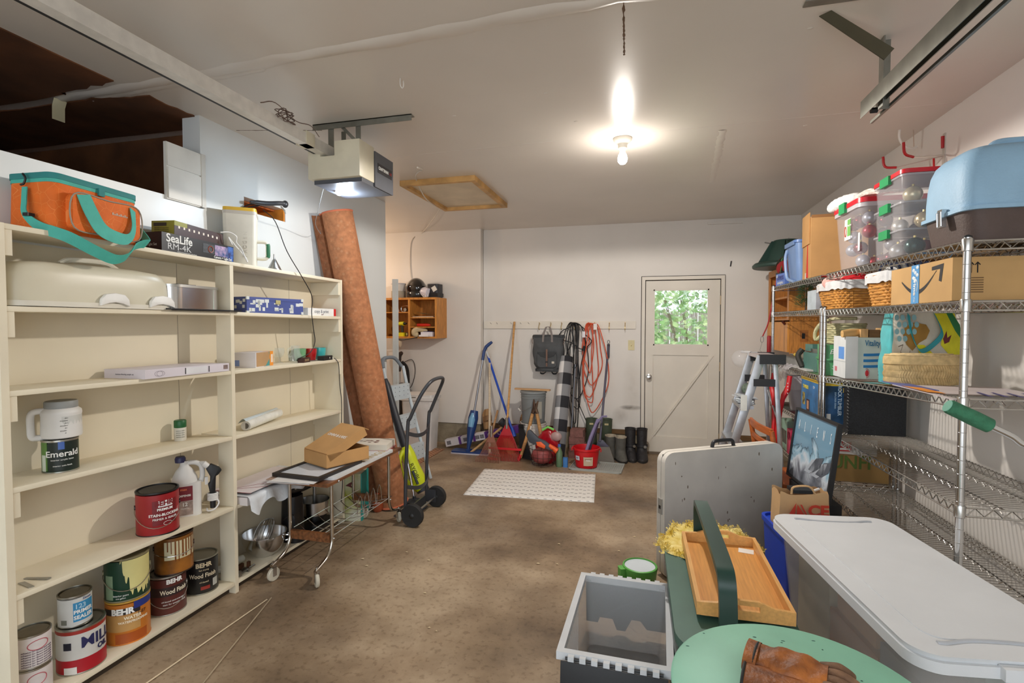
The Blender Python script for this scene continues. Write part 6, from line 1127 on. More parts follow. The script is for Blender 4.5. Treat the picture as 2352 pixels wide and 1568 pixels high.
rp = MB(); rp.tube(spline([(-.19, .21, .02), (-.17, .14, .03), (-.14, .05, .035), (-.10, -.02, .035)], 5), [.022, .03, .03, .036, .034, .04, .036, .04, .036, .04, .036, .036, .036, .034, .03, .02], 12); rp.build('white_bundle', mat((226, 224, 220), .9, 0, .08, 30, .6, 50), t)
rp = MB()
for i in range(7): rp.tube(spline([(-.12 + random.uniform(-.03, .06), .02, .02), (-.08 + random.uniform(-.05, .08), -.06, .04 + random.uniform(0, .03)), (-.05 + random.uniform(-.06, .08), -.13, .035), (-.03 + random.uniform(-.06, .08), -.2, .02)], 5), .011, 7)
rp.build('rope', mat((222, 214, 200), .9, 0, .15, 60, .5, 80), t)
# cardboard box on far rack top
t = thing('tall_cardboard_box', 'tall open cardboard box between blue tub and red lidded tote', 'box', (1.30, 4.24, rz(1, 4.2)), math.radians(-4))
for a in ((-.15, .20, -.135, -.131), (-.15, .20, .131, .135), (-.15, -.146, -.131, .131), (.196, .2, -.131, .131)): bx('side', CARD, t, *a, 0, .44 if a[2] < .1 or a[3] - a[2] > .1 else .40)
bx('bottom', CARD, t, -.146, .196, -.131, .131, 0, .004); bx('flap', CARD, t, -.157, -.152, -.10, .131, .25, .475); bx('top_edge', mat((150, 104, 60), .8), t, -.15, .2, -.137, -.13, .43, .45); bx('tape', mat((206, 196, 180), .4), t, -.152, -.1495, -.01, .04, 0, .05)
t = thing('red_decor_bundle', 'red wrapped decorations showing in the tall cardboard box', 'decoration', (1.24, 4.28, rz(1, 4.2) + .01)); MB().tube([(-.05, -.06, 0), (-.04, -.05, .42)], .05, 12).build('red_roll', mat((190, 40, 36), .5), t); MB().ball((-.04, -.045, .43), .03, n=12, k=8).build('white_ball', WHITE, t); MB().tube([(.05, .05, 0), (.05, .04, .40)], .05, 12).build('roll', mat((90, 110, 170), .5), t)
# blue tub
t = thing('blue_tote', 'translucent blue plastic tub standing behind the tall cardboard box', 'tub', (1.31, 4.575, rz(1, 4.6)), 0); BT = mat((120, 150, 196), .4, alpha=.9)
MB().rbox(-.19, .19, -.16, .16, 0, .30, .04, 4, .9, True).build('tub', BT, t); MB().rbox(-.2, .2, -.17, .17, .30, .32, .04, 4).build('lid', mat((96, 128, 184), .4), t, bevel=.004); bx('rib', BT, t, -.203, -.193, -.13, .13, .285, .318, bevel=.004)
MB().tube(spline([(-.19, .10, .27), (-.205, .09, .2), (-.2, .07, .07), (-.19, .05, .03), (-.185, -.1, .0)], 4), .012, 8).build('handle', mat((140, 166, 205), .35), t)
# tree stand
t = thing('tree_stand', 'dark green plastic christmas tree stand on top of the wood cabinet', 'tree stand', (1.33, 5.60, 2.047), 0); DGN = mat((40, 66, 58), .5)
MB().lathe([(.29, 0), (.30, .01), (.30, .03), (.28, .05), (.20, .062), (.17, .14), (.13, .22), (.11, .27), (.10, .27), (.12, .2), (.15, .1), (.15, .02)], 36, sy=1.0).build('cone', DGN, t)
for a in (2.4, 3.3, 4.3): MB().hexa([(.27 * math.cos(a), .27 * math.sin(a), .04), (.27 * math.cos(a + .1), .27 * math.sin(a + .1), .04), (.17 * math.cos(a + .1), .17 * math.sin(a + .1), .05), (.17 * math.cos(a), .17 * math.sin(a), .05)], [(.14 * math.cos(a), .14 * math.sin(a), .26), (.14 * math.cos(a + .12), .14 * math.sin(a + .12), .26), (.10 * math.cos(a + .12), .10 * math.sin(a + .12), .26), (.10 * math.cos(a), .10 * math.sin(a), .26)]).build('rib', DGN, t, fix=True)
for a in (3.0, 4.6): MB().cyl((.1 * math.cos(a), .1 * math.sin(a), .24), (.19 * math.cos(a), .19 * math.sin(a), .26), .006, n=8).build('clamp_bolt', STEEL, t)
t = thing('garland_heap', 'red ornaments and ribbon heaped beside the tree stand', 'decoration', (1.30, 5.22, rz(1, 5.0) + .11)); MB().tube([(-.08, -.05, .06), (-.02, .08, .10), (.06, .12, .10)], .07, 12).build('red_roll', mat((150, 22, 24), .4), t); MB().ball((-.02, .02, .16), .045, n=14, k=10).build('white_ball', mat((214, 214, 210), .4), t); q = MB(); q.m = fr((-.10, -.02, .09), (0, -1, .5), (.2, .5, 1)); q.box(-.02, .02, -.07, .07, 0, .004); q.build('green_clip', mat((86, 140, 70), .5), t)
MB().tube(spline([(-.12, .12, .10), (-.08, .02, .17), (.0, -.06, .12), (.05, -.1, .05)], 5), .006, 6).build('wire', mat((60, 50, 40), .6), t); bx('carton', mat((30, 28, 34), .5), t, -.12, .1, -.1, .1, -.01, .03)
t = thing('blue_carton', 'small blue carton with dark letters beside the tree stand', 'box', (1.28, 4.99, rz(1, 5.0)), .12); bx('carton', mat((100, 130, 205), .5), t, -.14, .14, -.10, .10, 0, .105, bevel=.002); txt(t, 'EXPRESS', .05, mat((70, 60, 120), .6, var=0), (-.141, 0, .065), (0, -1, 0), wx=.8); txt(t, 'minilights', .035, PRINTW, (-.141, 0, .025), (0, -1, 0)); MB().tube([(-.1415, .075 + .012 * math.cos(a), .085 + .012 * math.sin(a)) for a in [i * PI / 6 for i in range(12)]], .002, 4, True).build('ring_mark', PRINTW, t)
t = thing('black_peg', 'short black peg stuck in the back wall near the tree stand', 'peg', (.9, 6.12, 2.16)); MB().cyl((0, 0, -.03), (.008, -.005, .03), .006, n=8).build('peg', BLACK, t)
# wood cabinet behind the far rack
cb = thing('pine_cabinet', 'orange wood cabinet with open shelves above a door in the back right corner', 'cabinet', (0, 0, 0)); OKC = wood((200, 132, 60), .14, (20, 20, 3), .5); X0, X1, YA, YB = 1.28, 1.585, 5.20, 6.02
bx('side', OKC, cb, X0, X1, YA, YA + .02, 1.22, 2.045, bevel=.002); bx('side', OKC, cb, X0, X1, YB - .02, YB, 1.22, 2.045, bevel=.002); bx('top', OKC, cb, X0, X1, YA + .02, YB - .02, 2.02, 2.045); bx('bottom', OKC, cb, X0, X1, YA + .02, YB - .02, 1.235, 1.255); bx('back', OKC, cb, X1 - .01, X1, YA + .02, YB - .02, 1.255, 2.02)
for z in (1.74, 1.53): bx('shelf', OKC, cb, X0 + .015, X1 - .01, YA + .02, YB - .02, z, z + .018)
for a in ((YA, YA + .06), (YB - .06, YB)): bx('face_frame', OKC, cb, X0 - .012, X0, a[0], a[1], 1.53, 2.045, bevel=.002)
bx('face_frame', OKC, cb, X0 - .012, X0, YA + .06, YB - .06, 1.98, 2.045, bevel=.002); dr = bx('door', wood((222, 150, 66), .08, (20, 20, 3), .45), cb, X0 - .02, X0 - .001, YA + .005, YB - .01, 1.235, 1.515, bevel=.002)
bx('keyhole', BLACK, cb, X0 + .10, X0 + .125, YA - .003, YA, 1.36, 1.41); bx('keyhole_plate', wood((170, 104, 44), .1), cb, X0 + .085, X0 + .15, YA - .002, YA + .001, 1.33, 1.44); MB().cyl((X0 - .02, YA + .08, 1.49), (X0 - .045, YA + .08, 1.52), .012, n=8).build('pull', wood((120, 50, 24), .1), dr)
t = thing('clay_planter', 'terracotta planter on the cabinet shelf', 'planter', (1.40, 5.36, 1.549)); MB().lathe([(.06, 0), (.065, .01), (.085, .12), (.092, .122), (.092, .15), (.08, .15), (.07, .02)], 24).build('pot', mat((196, 138, 78), .8, 0, .08, 20), t)
t = thing('cabinet_glass_jar', 'clear glass jar on the upper cabinet shelf', 'jar', (1.37, 5.40, 1.759)); MB().lathe([(.04, 0), (.05, .01), (.05, .08), (.035, .1), (.03, .13)], 20).build('jar', GL, t)
# --------------- second shelf of the racks
WICK = mat((206, 146, 70), .6, 0, .12, 30); LIN = mat((206, 206, 206), .9, 0, .05, 12, .4, 30)
def wicker(label, loc, hx, hy, h, rz_=0, taper=.84, rows=11, contents=None):
    t = thing('wicker_basket', label, 'basket', loc, rz_, 'lined wicker baskets on the second rack shelf'); w = MB(); e = .42
    def pt(a, k): c_, s_ = math.cos(a), math.sin(a); return hx * k * math.copysign(abs(c_) ** e, c_), hy * k * math.copysign(abs(s_) ** e, s_)
    n = 96
    for r in range(rows):
        v = r / (rows - 1); k = taper + (1 - taper) * v; pts = []
        for i in range(n):
            a = 2 * PI * i / n; x, y = pt(a, k); q = 1 + .022 * math.cos(i * PI / 2 + r * PI); pts.append((x * q, y * q, .008 + (h - .012) * v))
        w.tube(pts, h / rows * .5, 5, True)
    for i in range(0, n, 4): a = 2 * PI * i / n; x0, y0 = pt(a, taper); x1, y1 = pt(a, 1); w.tube([(x0, y0, 0), (x1, y1, h)], .004, 4)
    w.build('weave', WICK, t); MB().prism([pt(2 * PI * i / 40, taper * .97) for i in range(40)], 0, .006).build('bottom', WICK, t, fix=True)
    l = MB()
    def ln(u, v):
        a = u * 2 * PI; k = [.9, .98, 1.03, 1.06, 1.05, 1.06][round(v * 5)]; z = [h * .55, h + .004, h + .012, h + .002, h - .022, h - .042][round(v * 5)]; x, y = pt(a, k * (1 + .012 * math.sin(a * 23) * (v > .4))); return (x, y, z + .004 * math.sin(a * 17) * (v > .7))
    l.grid(ln, 96, 6, True); l.build('liner', LIN, t, smooth=60); return t
wicker('larger wicker basket with white liner and red cloth in it', (1.315, 3.785, rz(2, 3.6)), .175, .235, .165)
wicker('smaller wicker basket with white liner and striped cloth in it', (1.30, 3.02, rz(2, 2.97)), .165, .165, .16)
t = thing('red_cloth', 'crumpled red and candy striped cloth in the larger wicker basket', 'cloth', (1.25, 3.80, rz(2, 3.6) + .12)); random.seed(2)
for i, (c, o) in enumerate((((200, 26, 34), (0, .1)), ((222, 190, 180), (.03, -.03)), ((206, 30, 40), (.02, -.13)), ((226, 170, 160), (-.04, .0)))):
    MB().grid(lambda u, v: (o[0] + .09 * math.cos(u * 2 * PI) * math.sin(PI * (.06 + .88 * v)) * (1 + .12 * math.sin(u * 31 + i)), o[1] + .075 * math.sin(u * 2 * PI) * math.sin(PI * (.06 + .88 * v)) * (1 + .12 * math.sin(u * 23 + i)), .05 - .045 * math.cos(PI * v) + .008 * math.sin(u * 40)), 28, 10, True).build('fold', mat(c, .9, 0, .15, 40), t, smooth=60)
t = thing('striped_cloth', 'navy striped white cloth in the smaller wicker basket', 'cloth', (1.27, 3.02, rz(2, 2.97) + .12))
MB().grid(lambda u, v: (.10 * math.cos(u * 2 * PI) * math.sin(PI * (.06 + .88 * v)), .085 * math.sin(u * 2 * PI) * math.sin(PI * (.06 + .88 * v)), .045 - .045 * math.cos(PI * v) + .006 * math.sin(u * 40)), 28, 10, True).build('fold', mat((214, 212, 208), .9), t)
for i in range(6): MB().tube([(-.09 + i * .035, .07 * math.cos(k / 8 * PI) , .055 + .042 * math.sin(k / 8 * PI)) for k in range(9)], .006, 5).build('stripe', mat((50, 60, 90), .9), t)
# shipping carton with smile arrow
t = thing('shipping_carton', 'long brown shipping carton with curved arrow print and blue tape', 'carton', (1.325, 2.59, rz(2, 2.59)), 0)
CB = mat((198, 158, 104), .85, 0, .05, 6); bx('carton', CB, t, -.19, .21, -.255, .25, 0, .165, bevel=.002)
sm = MB(); sm.m = fr((-.191, .0, .09), (0, -1, 0), (0, 0, 1)) @ M.Diagonal((1.45, 1.2, 1, 1))
arc = [(-.10 + .2 * i / 20, .012 - .05 * math.sin(PI * i / 20) + .02 * (i / 20)) for i in range(21)]; th = lambda i: .003 + .012 * math.sin(PI * min(1, (i + 1) / 20)) ** .8
sm.add([(x, y - .0, 0) for x, y in arc] + [(x, y - th(i), 0) for i, (x, y) in enumerate(arc)], [(21 + i, 22 + i, i + 1, i) for i in range(20)]); sm.add([(.075, .045, 0), (.135, .05, 0), (.125, -.01, 0), (.112, -.005, 0), (.118, .034, 0), (.075, .033, 0)], [(0, 5, 4, 1), (1, 4, 3, 2)]); sm.build('arrow_print', mat((52, 50, 50), .8), t)
tp = MB(); tp.box(-.1925, -.1905, -.01, .055, .0, .166); tp.build('blue_tape', mat((88, 158, 214), .35), t); bx('blue_tape', mat((88, 158, 214), .35), t, -.19, .05, -.01, .055, .165, .1665)
txt(t, 'prime', .034, PRINTW, (-.193, .022, .075), (0, 0, -1), (0, -1, 0), bold=.0006); txt(t, 'free ship', .014, PRINTW, (-.193, .022, .03), (0, 0, -1), (0, -1, 0)); MB().tube(spline([(-.1932, .005, .10), (-.1932, -.002, .075), (-.1932, .005, .05)], 4), .0015, 4).build('tape_arrow', PRINTW, t)
for i in range(6): q = MB().ball((-.1928, .02 + .018 * math.sin(i * 2.1), .10 + i * .011), .001, .012, .008, 8, 4); q.build('tape_white', mat((216, 226, 234), .5), t)
for x in (-.13, -.11): MB().tube([(x, -.256, .105), (x, -.256, .145)], .002, 4).tube([(x - .008, -.256, .135), (x, -.256, .145), (x + .008, -.256, .135)], .002, 4).build('up_arrow', PRINTK, t)
for i in range(7): bx('label_line', mat((120, 90, 56), .8), t, -.15, -.09, -.2562, -.2552, .03 + i * .009, .034 + i * .009)
t = thing('mini_pine', 'small artificial pine sprig on the far rack second shelf', 'pine sprig', (1.19, 4.40, rz(2, 4.3))); random.seed(17); nd = MB()
for i in range(700):
    a = random.uniform(0, 6.28); z = random.uniform(.02, .19); r = .085 * (1 - z / .3) * random.uniform(.3, 1); p = V((r * math.cos(a), r * math.sin(a), z)); d_ = V((math.cos(a), math.sin(a), random.uniform(-.2, .8))).normalized() * .035; nd.add([p, p + d_ * .5 + V((.003, .002, 0)), p + d_, p + d_ * .5 - V((.003, .002, 0))], [(0, 1, 2, 3)])
stuff(nd.build('needles', mat((70, 118, 74), .7, 0, .2, 30), t, smooth=0)); MB().cyl((0, 0, 0), (0, 0, .19), .006, n=6).build('stem', mat((80, 60, 40), .8), t)
t = thing('silver_gift_box', 'white and silver foil box beside the pine sprig', 'box', (1.30, 4.15, rz(2, 4.1))); bx('box', mat((190, 196, 206), .3, .2, .1, 12), t, -.14, .16, -.10, .10, 0, .14, bevel=.003)
# --------------- third shelf
t = thing('paper_carton', 'white and pale green office paper carton standing upside down', 'carton', (1.305, 3.56, rz(3, 3.5)), PI / 2)
t.scale = (.6, .66, 1.14)
PC = mat((196, 214, 208), .6); bx('carton', PC, t, -.165, .165, -.225, .225, 0, .215, bevel=.002); bx('lid', mat((216, 220, 220), .6), t, -.168, .168, .13, .228, .001, .22, bevel=.002)
for i in range(3):
    st_ = MB(); st_.m = fr((-.1665, -.065, .13 - i * .03), (0, -1, 0), (0, 0, 1)); st_.add([(-.15 + .3 * k / 12, -.008 - .004 * math.cos(k / 12 * PI), 0) for k in range(13)] + [(-.15 + .3 * k / 12, .006 - .004 * math.cos(k / 12 * PI), 0) for k in range(13)], [(k, k + 1, 14 + k, 13 + k) for k in range(12)]); st_.build('blue_stripe', mat((30, 124, 190), .5), t)
txt(t, 'Vitality', .042, mat((40, 110, 150), .6, var=0), (-.1665, .015, .185), (0, -1, 0), bold=.0008); txt(t, 'xerox', .042, mat((110, 50, 60), .6, var=0), (-.1665, -.08, .028), (0, 1, 0), (0, 0, -1), bold=.0008)
MB().ball((-.166, .055, .03), .001, .015, .017, 14, 8).build('red_mark', mat((196, 44, 56), .5), t); MB().tube([(-.1665, .058 + .023 * math.cos(a), .03 + .023 * math.sin(a)) for a in [1.2 + i * .28 for i in range(14)]], .0015, 4).build('ring_mark', mat((150, 60, 70), .6), t)
bx('blue_panel', mat((96, 150, 220), .5), t, -.13, .02, .2278, .2292, .10, .165); bx('red_print', mat((206, 120, 130), .6), t, .06, .12, .2278, .2292, .03, .055); bx('lid_edge', mat((190, 196, 196), .6), t, -.1685, .1685, .2275, .2285, .085, .09)
t = thing('wooden_blocks', 'pieces of wood standing out of the paper carton top', 'wood', (1.31, 3.55, rz(3, 3.5) + .2465), PI / 2); t.scale = (.55, .62, 1); WB = wood((206, 166, 112), .12, (3, 20, 3)); bx('block', WB, t, -.14, .0, -.2, -.05, -.0, .055, bevel=.002); bx('block', wood((120, 90, 56), .12), t, -.145, -.02, -.04, .05, 0, .045, bevel=.002); bx('block', WB, t, -.15, .02, .06, .12, 0, .05, bevel=.002); MB().tube([(-.15, .28, .02), (-.12, .2, .025), (-.06, .08, .03)], [.022, .026, .02], 10).build('spoon', wood((214, 172, 110), .1), t); bx('tie', mat((150, 130, 110), .7), t, -.02, .04, -.22, -.16, .0, .09)
t = thing('straw_handbag', 'pale straw basket with curved handle on the green recipe box', 'basket', (1.30, 3.93, rz(3, 3.9) + .21), .1); ST = mat((196, 190, 150), .8, 0, .12, 40)
sb = MB()
for r in range(9):
    v = r / 8; k = .85 + .15 * v; sb.tube([(.10 * k * math.copysign(abs(math.cos(a)) ** .5, math.cos(a)) * (1 + .03 * math.cos(i * PI / 2 + r * PI)), .115 * k * math.copysign(abs(math.sin(a)) ** .5, math.sin(a)) * (1 + .03 * math.cos(i * PI / 2 + r * PI)), .006 + .015 * r) for i, a in [(i, i * 2 * PI / 48) for i in range(48)]], .0085, 5, True)
sb.build('weave', ST, t); MB().tube(spline([(-.10, .10, .05), (-.13, .12, .02), (-.135, .11, .08), (-.11, .06, .14), (-.06, -.02, .165), (.02, -.12, .165)], 5), .012, 8).build('handle', ST, t); MB().rbox(-.098, .098, -.11, .11, .0, .01, .03, 3).build('bottom', ST, t)
t = thing('green_recipe_box', 'green plastic box with lid and white script on the far rack', 'box', (1.265, 3.90, rz(3, 3.85)), math.radians(-6)); GR = mat((96, 176, 116), .4)
MB().rbox(-.115, .115, -.12, .115, 0, .10, .02, 3, .96).build('base', GR, t, bevel=.004); MB().rbox(-.122, .122, -.127, .122, .10, .11, .02, 3).build('rim', GR, t, bevel=.003); MB().rbox(-.115, .115, -.12, .115, .11, .20, .03, 4).build('lid', GR, t, bevel=.01); txt(t, 'Ber', .045, PRINTW, (-.05, -.1215, .155), shear=.3); txt(t, 'So', .04, PRINTW, (-.05, -.121, .055), shear=.3)
t = thing('tool_case', 'dark teal open tool case beyond the green box on far rack', 'tool case', (1.28, 4.16, rz(3, 4.1)), .1); TC = mat((86, 128, 118), .5)
bx('case', TC, t, -.12, .14, -.11, .13, 0, .13, bevel=.01); bx('lid', TC, t, -.10, .13, .02, .15, .14, .19, bevel=.01); bx('tool', STEEL, t, -.10, -.06, -.1, .05, .13, .16); MB().tube(spline([(-.13, .12, .02), (-.15, .15, .1), (-.12, .15, .15)], 4), .02, 8).build('strap', mat((48, 46, 40), .7), t)
t = thing('tool_tray', 'grey plastic tool tray on the far rack third shelf', 'tray', (1.29, 4.66, rz(3, 4.6))); GT = mat((150, 150, 146), .6, 0, .1, 14)
MB().rbox(-.15, .17, -.26, .30, 0, .06, .03, 3, .95, True, .006).build('tray', GT, t); bx('board', mat((120, 116, 108), .7, 0, .15, 9), t, -.13, .15, -.22, .22, .062, .07)
t = thing('yellow_screwdriver', 'yellow handled screwdriver lying on the grey tool tray', 'screwdriver', (1.20, 4.62, rz(3, 4.6) + .073)); MB().tube([(0, -.03, .014), (0, .02, .014), (0, .07, .014), (0, .10, .014)], [.017, .015, .016, .010], 12).build('handle', mat((232, 196, 30), .35), t); MB().cyl((0, .1, .014), (0, .22, .014), .004, n=8).build('shaft', STEEL, t)
t = thing('metal_tools', 'jumble of steel tools on the grey tool tray', 'tools', (1.25, 4.47, rz(3, 4.6) + .073)); MB().box(-.03, .05, -.08, -.02, 0, .03).box(-.05, .02, .0, .06, 0, .035).cyl((-.04, -.1, .02), (.06, .06, .045), .008, n=8).cyl((.04, -.1, .03), (-.03, .05, .05), .010, n=8).build('tools', STEEL, t, bevel=.002)
t = thing('folded_sheet', 'white folded sheet on the third far rack shelf before the tool case', 'sheet', (1.22, 4.30, rz(3, 4.3))); bx('sheet', mat((200, 200, 196), .6), t, -.10, .06, -.2, .18, 0, .012)
# tote bag with birds
t = thing('printed_shopping_bag', 'large white shopping bag printed with yellow and teal nature motifs', 'shopping bag', (1.35, 3.04, rz(3, 3.0)), PI / 2)
t.scale = (1, .5, 1.0)
def tb(u, v):
    a = u * 2 * PI; c_, s_ = math.cos(a), math.sin(a); e = .32; k = 1 - .22 * max(0, v - .35) / .65 * (1 if s_ < 0 else .35); x = .085 * (1 - .35 * v) * math.copysign(abs(c_) ** e, c_) + .006 * math.sin(u * 37 + v * 9); y = .325 * k * math.copysign(abs(s_) ** e, s_) + .008 * math.sin(v * 14 + u * 21); return (x, y, .36 * v)
MB().grid(tb, 72, 20, True).build('bag', mat((206, 200, 184), .35, 0, .06, 5, .4, 14), t, smooth=50)
def on(y, z, dx=0): k = 1 - .35 * (z / .36); return (-.085 * k - .0085 - dx, y, z)
def blob(c, pts, nm, dx=0): return MB().add([on(y, z, dx) for y, z in pts], [tuple(range(len(pts)))]).build(nm, mat(c, .4, 0, .1, 9), t, fix=True)
blob((214, 206, 30), [(-.30, .14), (-.22, .355), (-.05, .355), (-.12, .26), (-.10, .20), (-.20, .13)], 'yellow_print'); blob((222, 214, 20), [(-.02, .0), (-.03, .16), (.04, .20), (.10, .20), (.06, .1), (.10, .0)], 'yellow_print', .0005); blob((150, 112, 40), [(.22, .25), (.20, .29), (.12, .31), (.02, .30), (-.01, .27), (.02, .23), (.08, .21), (.14, .17), (.19, .20)], 'oval_print', .001); blob((40, 120, 66), [(-.26, .30), (-.20, .356), (-.15, .356), (-.22, .27), (-.28, .22)], 'green_print', .001)
for i in range(14): y, z = .27 - (i % 4) * .05 - .02 * ((i // 4) % 2), .335 - (i // 4) * .035; blob((130, 176, 184), [(y + .02 * math.cos(a), z + .015 * math.sin(a)) for a in [k * PI / 5 for k in range(10)]], 'dot_print', .0012)
blob((104, 30, 36), [(-.12, .23), (-.15, .27), (-.155, .235), (-.19, .25), (-.17, .215), (-.13, .205)], 'bird_print', .0014)
fl_ = MB()
for k in range(34): a = PI * k / 33; fl_.tube([on(-.10 + .02 * math.cos(a), .10 + .012 * math.sin(a), .001), on(-.10 + .10 * math.cos(a), .10 + .05 * math.sin(a), .001)], .0008, 3)
fl_.build('flower_print', mat((70, 72, 50), .7), t); blob((150, 150, 60), [(-.10 + .025 * math.cos(a), .10 + .02 * math.sin(a)) for a in [k * PI / 6 for k in range(12)]], 'flower_heart', .0015)
ct_ = MB()
for (a, b) in (((.22, .20), (.26, .13)), ((.26, .19), (.22, .20)), ((.16, .17), (.18, .12)), ((.24, .16), (.21, .155)), ((.17, .15), (.13, .14))): ct_.tube([on(*a, .001), on(*b, .001)], .0018, 4)
ct_.build('twig_print', mat((60, 48, 36), .7), t); blob((150, 140, 90), [(.26, .10), (.2, .14), (.12, .135), (.06, .10)], 'hill_print', .0008)
MB().grid(lambda u, v: tuple(a * b for a, b in zip(tb(.16 + .2 * u, v), (1.02, 1.015, 1))), 14, 14).build('gusset', mat((86, 186, 190), .4, 0, .15, 8), t)
MB().band(spline([on(.17, .35, .004), on(.15, .26, .006), on(.11, .19, .012), on(.07, .17, .014), on(.0, .19, .014), on(-.09, .24, .012), on(-.10, .28, .008), on(-.05, .35, .004)], 6), (0, .011, .010), .003).build('handle', mat((46, 150, 160), .5), t)
t = thing('oval_straw_basket', 'lidded oval straw basket in front of the printed bag', 'basket', (1.262, 2.83, rz(3, 2.75) + .008), 0, rx=math.radians(-2.0)); SW = mat((204, 176, 124), .75, 0, .12, 40)
ob = MB(); n = 84
for r in range(3):
    z0 = .004 + r * .029; z1 = z0 + .029
    for i in range(n):
        a = 2 * PI * i / n; b = a + 2 * PI / n * (.8 if r % 2 else -.8); R = 1.0 + .015 * (r % 2); ob.tube([(.142 * R * math.cos(a), .098 * R * math.sin(a), z0), (.145 * R * math.cos((a + b) / 2) * 1.01, .099 * R * math.sin((a + b) / 2) * 1.01, (z0 + z1) / 2), (.142 * R * math.cos(b), .098 * R * math.sin(b), z1)], .0062, 4, caps=False)
ob.lathe([(.95, 0), (.98, .09)], 60, sx=.14, sy=.096); stuff(ob.build('weave', SW, t))
ol = MB(); ol.lathe([(1.0, .09), (1.05, .094), (1.05, .122), (1.02, .132), (.4, .139), (.0, .139)], 80, sx=.146, sy=.101); lo = ol.build('lid', SW, t)
oc = MB()
for k in range(6): q = .98 - k * .16; oc.tube([(.146 * q * math.cos(a) , .101 * q * math.sin(a), .136 + .004 * (k > 0)) for a in [i * 2 * PI / 60 for i in range(60)]], .0055, 5, True)
oc.build('coil', mat((214, 188, 138), .75, 0, .15, 60), lo)
t = thing('magazine_sheets', 'blue and orange papers under the oval straw basket', 'papers', (1.24, 2.52, rz(3, 2.5))); bx('sheet', mat((206, 196, 196), .5), t, -.14, .26, -.28, .2, 0, .003); bx('sheet', mat((90, 100, 160), .5), t, -.135, -.06, -.02, .33, .0032, .006); MB().add([(-.138, -.10, .0065), (-.138, .12, .0065), (-.09, .05, .0068), (-.09, -.14, .0068)], [(0, 1, 2, 3)]).build('orange_print', mat((236, 150, 60), .5), t)
for i in range(5): MB().add([(.0 + i * .05, -.27, .0065), (.02 + i * .05, -.27, .0065), (.06 + i * .05, -.05, .0065), (.05 + i * .05, -.05, .0065)], [(0, 1, 2, 3)]).build('stripe_print', mat((80, 76, 130), .5), t)
# --------------- fourth shelf
t = thing('clear_trash_bin', 'round clear plastic bin lined with a plastic bag on far rack', 'bin', (1.285, 4.62, rz(4, 4.6))); MB().lathe([(.13, 0), (.135, .01), (.165, .27), (.158, .27), (.128, .015)], 32).build('bin', mat((196, 194, 200), .2, 0, .04, alpha=.6), t)
MB().grid(lambda u, v: ((.168 + .012 * math.sin(u * 43) * v) * math.cos(u * 2 * PI), (.168 + .012 * math.sin(u * 31) * v) * math.sin(u * 2 * PI), .29 - .11 * v + .01 * math.sin(u * 29)), 60, 6, True).build('bag_liner', mat((222, 216, 220), .2, 0, .05, alpha=.45), t, smooth=30); MB().lathe([(.12, .02), (.125, .2), (.08, .24), (.0, .25)], 20).build('contents', mat((120, 106, 116), .7, 0, .2, 9), t); MB().ball((.03, -.05, .26), .07, .06, .03, 12, 8).build('red_cloth', mat((130, 40, 46), .8), t)
bx('sticker', WHITE, t, -.165, -.16, -.02, .02, .14, .21)
t = thing('plastic_drop', 'clear plastic sheet draped from the third far rack shelf', 'plastic sheet', (1.13, 4.55, 0)); MB().grid(lambda u, v: (-.02 - .035 * math.sin(PI * v) + .05 * (1 - v) ** 3, -.12 + .36 * u + .02 * math.sin(v * 9), 1.17 - .16 * v * (.4 + .6 * u) + .01 * math.sin(u * 19)), 20, 10).build('sheet', mat((216, 212, 216), .2, alpha=.6), t, smooth=60)
t = thing('rock_tumbler_box', 'blue science kit box with yellow lid and vertical title', 'box', (1.205, 4.03, rz(4, 4.0))); Y_ = mat((220, 186, 40), .4)
bx('carton', mat((40, 118, 176), .4, 0, .25, 7), t, -.065, .065, -.24, .25, 0, .30, bevel=.002); bx('lid', Y_, t, -.067, .067, -.242, .252, .285, .306, bevel=.002)
bx('shaded_face', mat((36, 74, 98), .4, 0, .3, 9, c2=(56, 100, 150)), t, -.058, .058, -.2418, -.239, .008, .284)  # same carton's end face, its shade put into a darker blue
for x in (-.065, .058): bx('yellow_edge', Y_, t, x, x + .007, -.2422, -.238, 0, .285)
bx('yellow_edge', Y_, t, -.06, .06, -.2422, -.238, 0, .008)
bx('portrait_print', mat((70, 40, 34), .6), t, -.0664, -.0650, .05, .12, .02, .15); bx('portrait_print', mat((196, 150, 120), .6), t, -.0668, -.0652, .065, .105, .08, .14); bx('photo_print', mat((70, 60, 60), .5, 0, .4, 40, c2=(200, 180, 90)), t, -.0664, -.0652, .16, .22, .1, .19)
txt(t, 'TUMBLER', .034, mat((246, 226, 90), .5, var=0), (-.067, .14, .235), (0, -1, 0), bold=.0008, wx=.9); txt(t, '12+', .026, PRINTW, (-.067, -.05, .25), (0, -1, 0)); bx('box_base_print', mat((206, 196, 170), .5, 0, .2, 20), t, -.0662, -.0651, -.1, .22, .0, .02)
txt(t, 'ROCK TUMBLER', .03, mat((200, 222, 240), .5, var=0), (.03, -.243, .19), (0, 0, -1), (1, 0, 0), wx=.9, bold=.0006); txt(t, 'EXPLORER SERIES', .014, mat((180, 210, 230), .5, var=0), (.005, -.243, .19), (0, 0, -1), (1, 0, 0)); MB().tube([(.035, -.2425, .245), (.035, -.2425, .272), (.052, -.2425, .272), (.052, -.2425, .245)], .0015, 4, True).build('frame_mark', Y_, t)
bx('machine_print', mat((206, 206, 200), .5), t, -.04, .03, -.2426, -.2415, .02, .04); bx('machine_print', mat((206, 206, 200), .5), t, -.045, -.02, -.2428, -.2417, .035, .10)
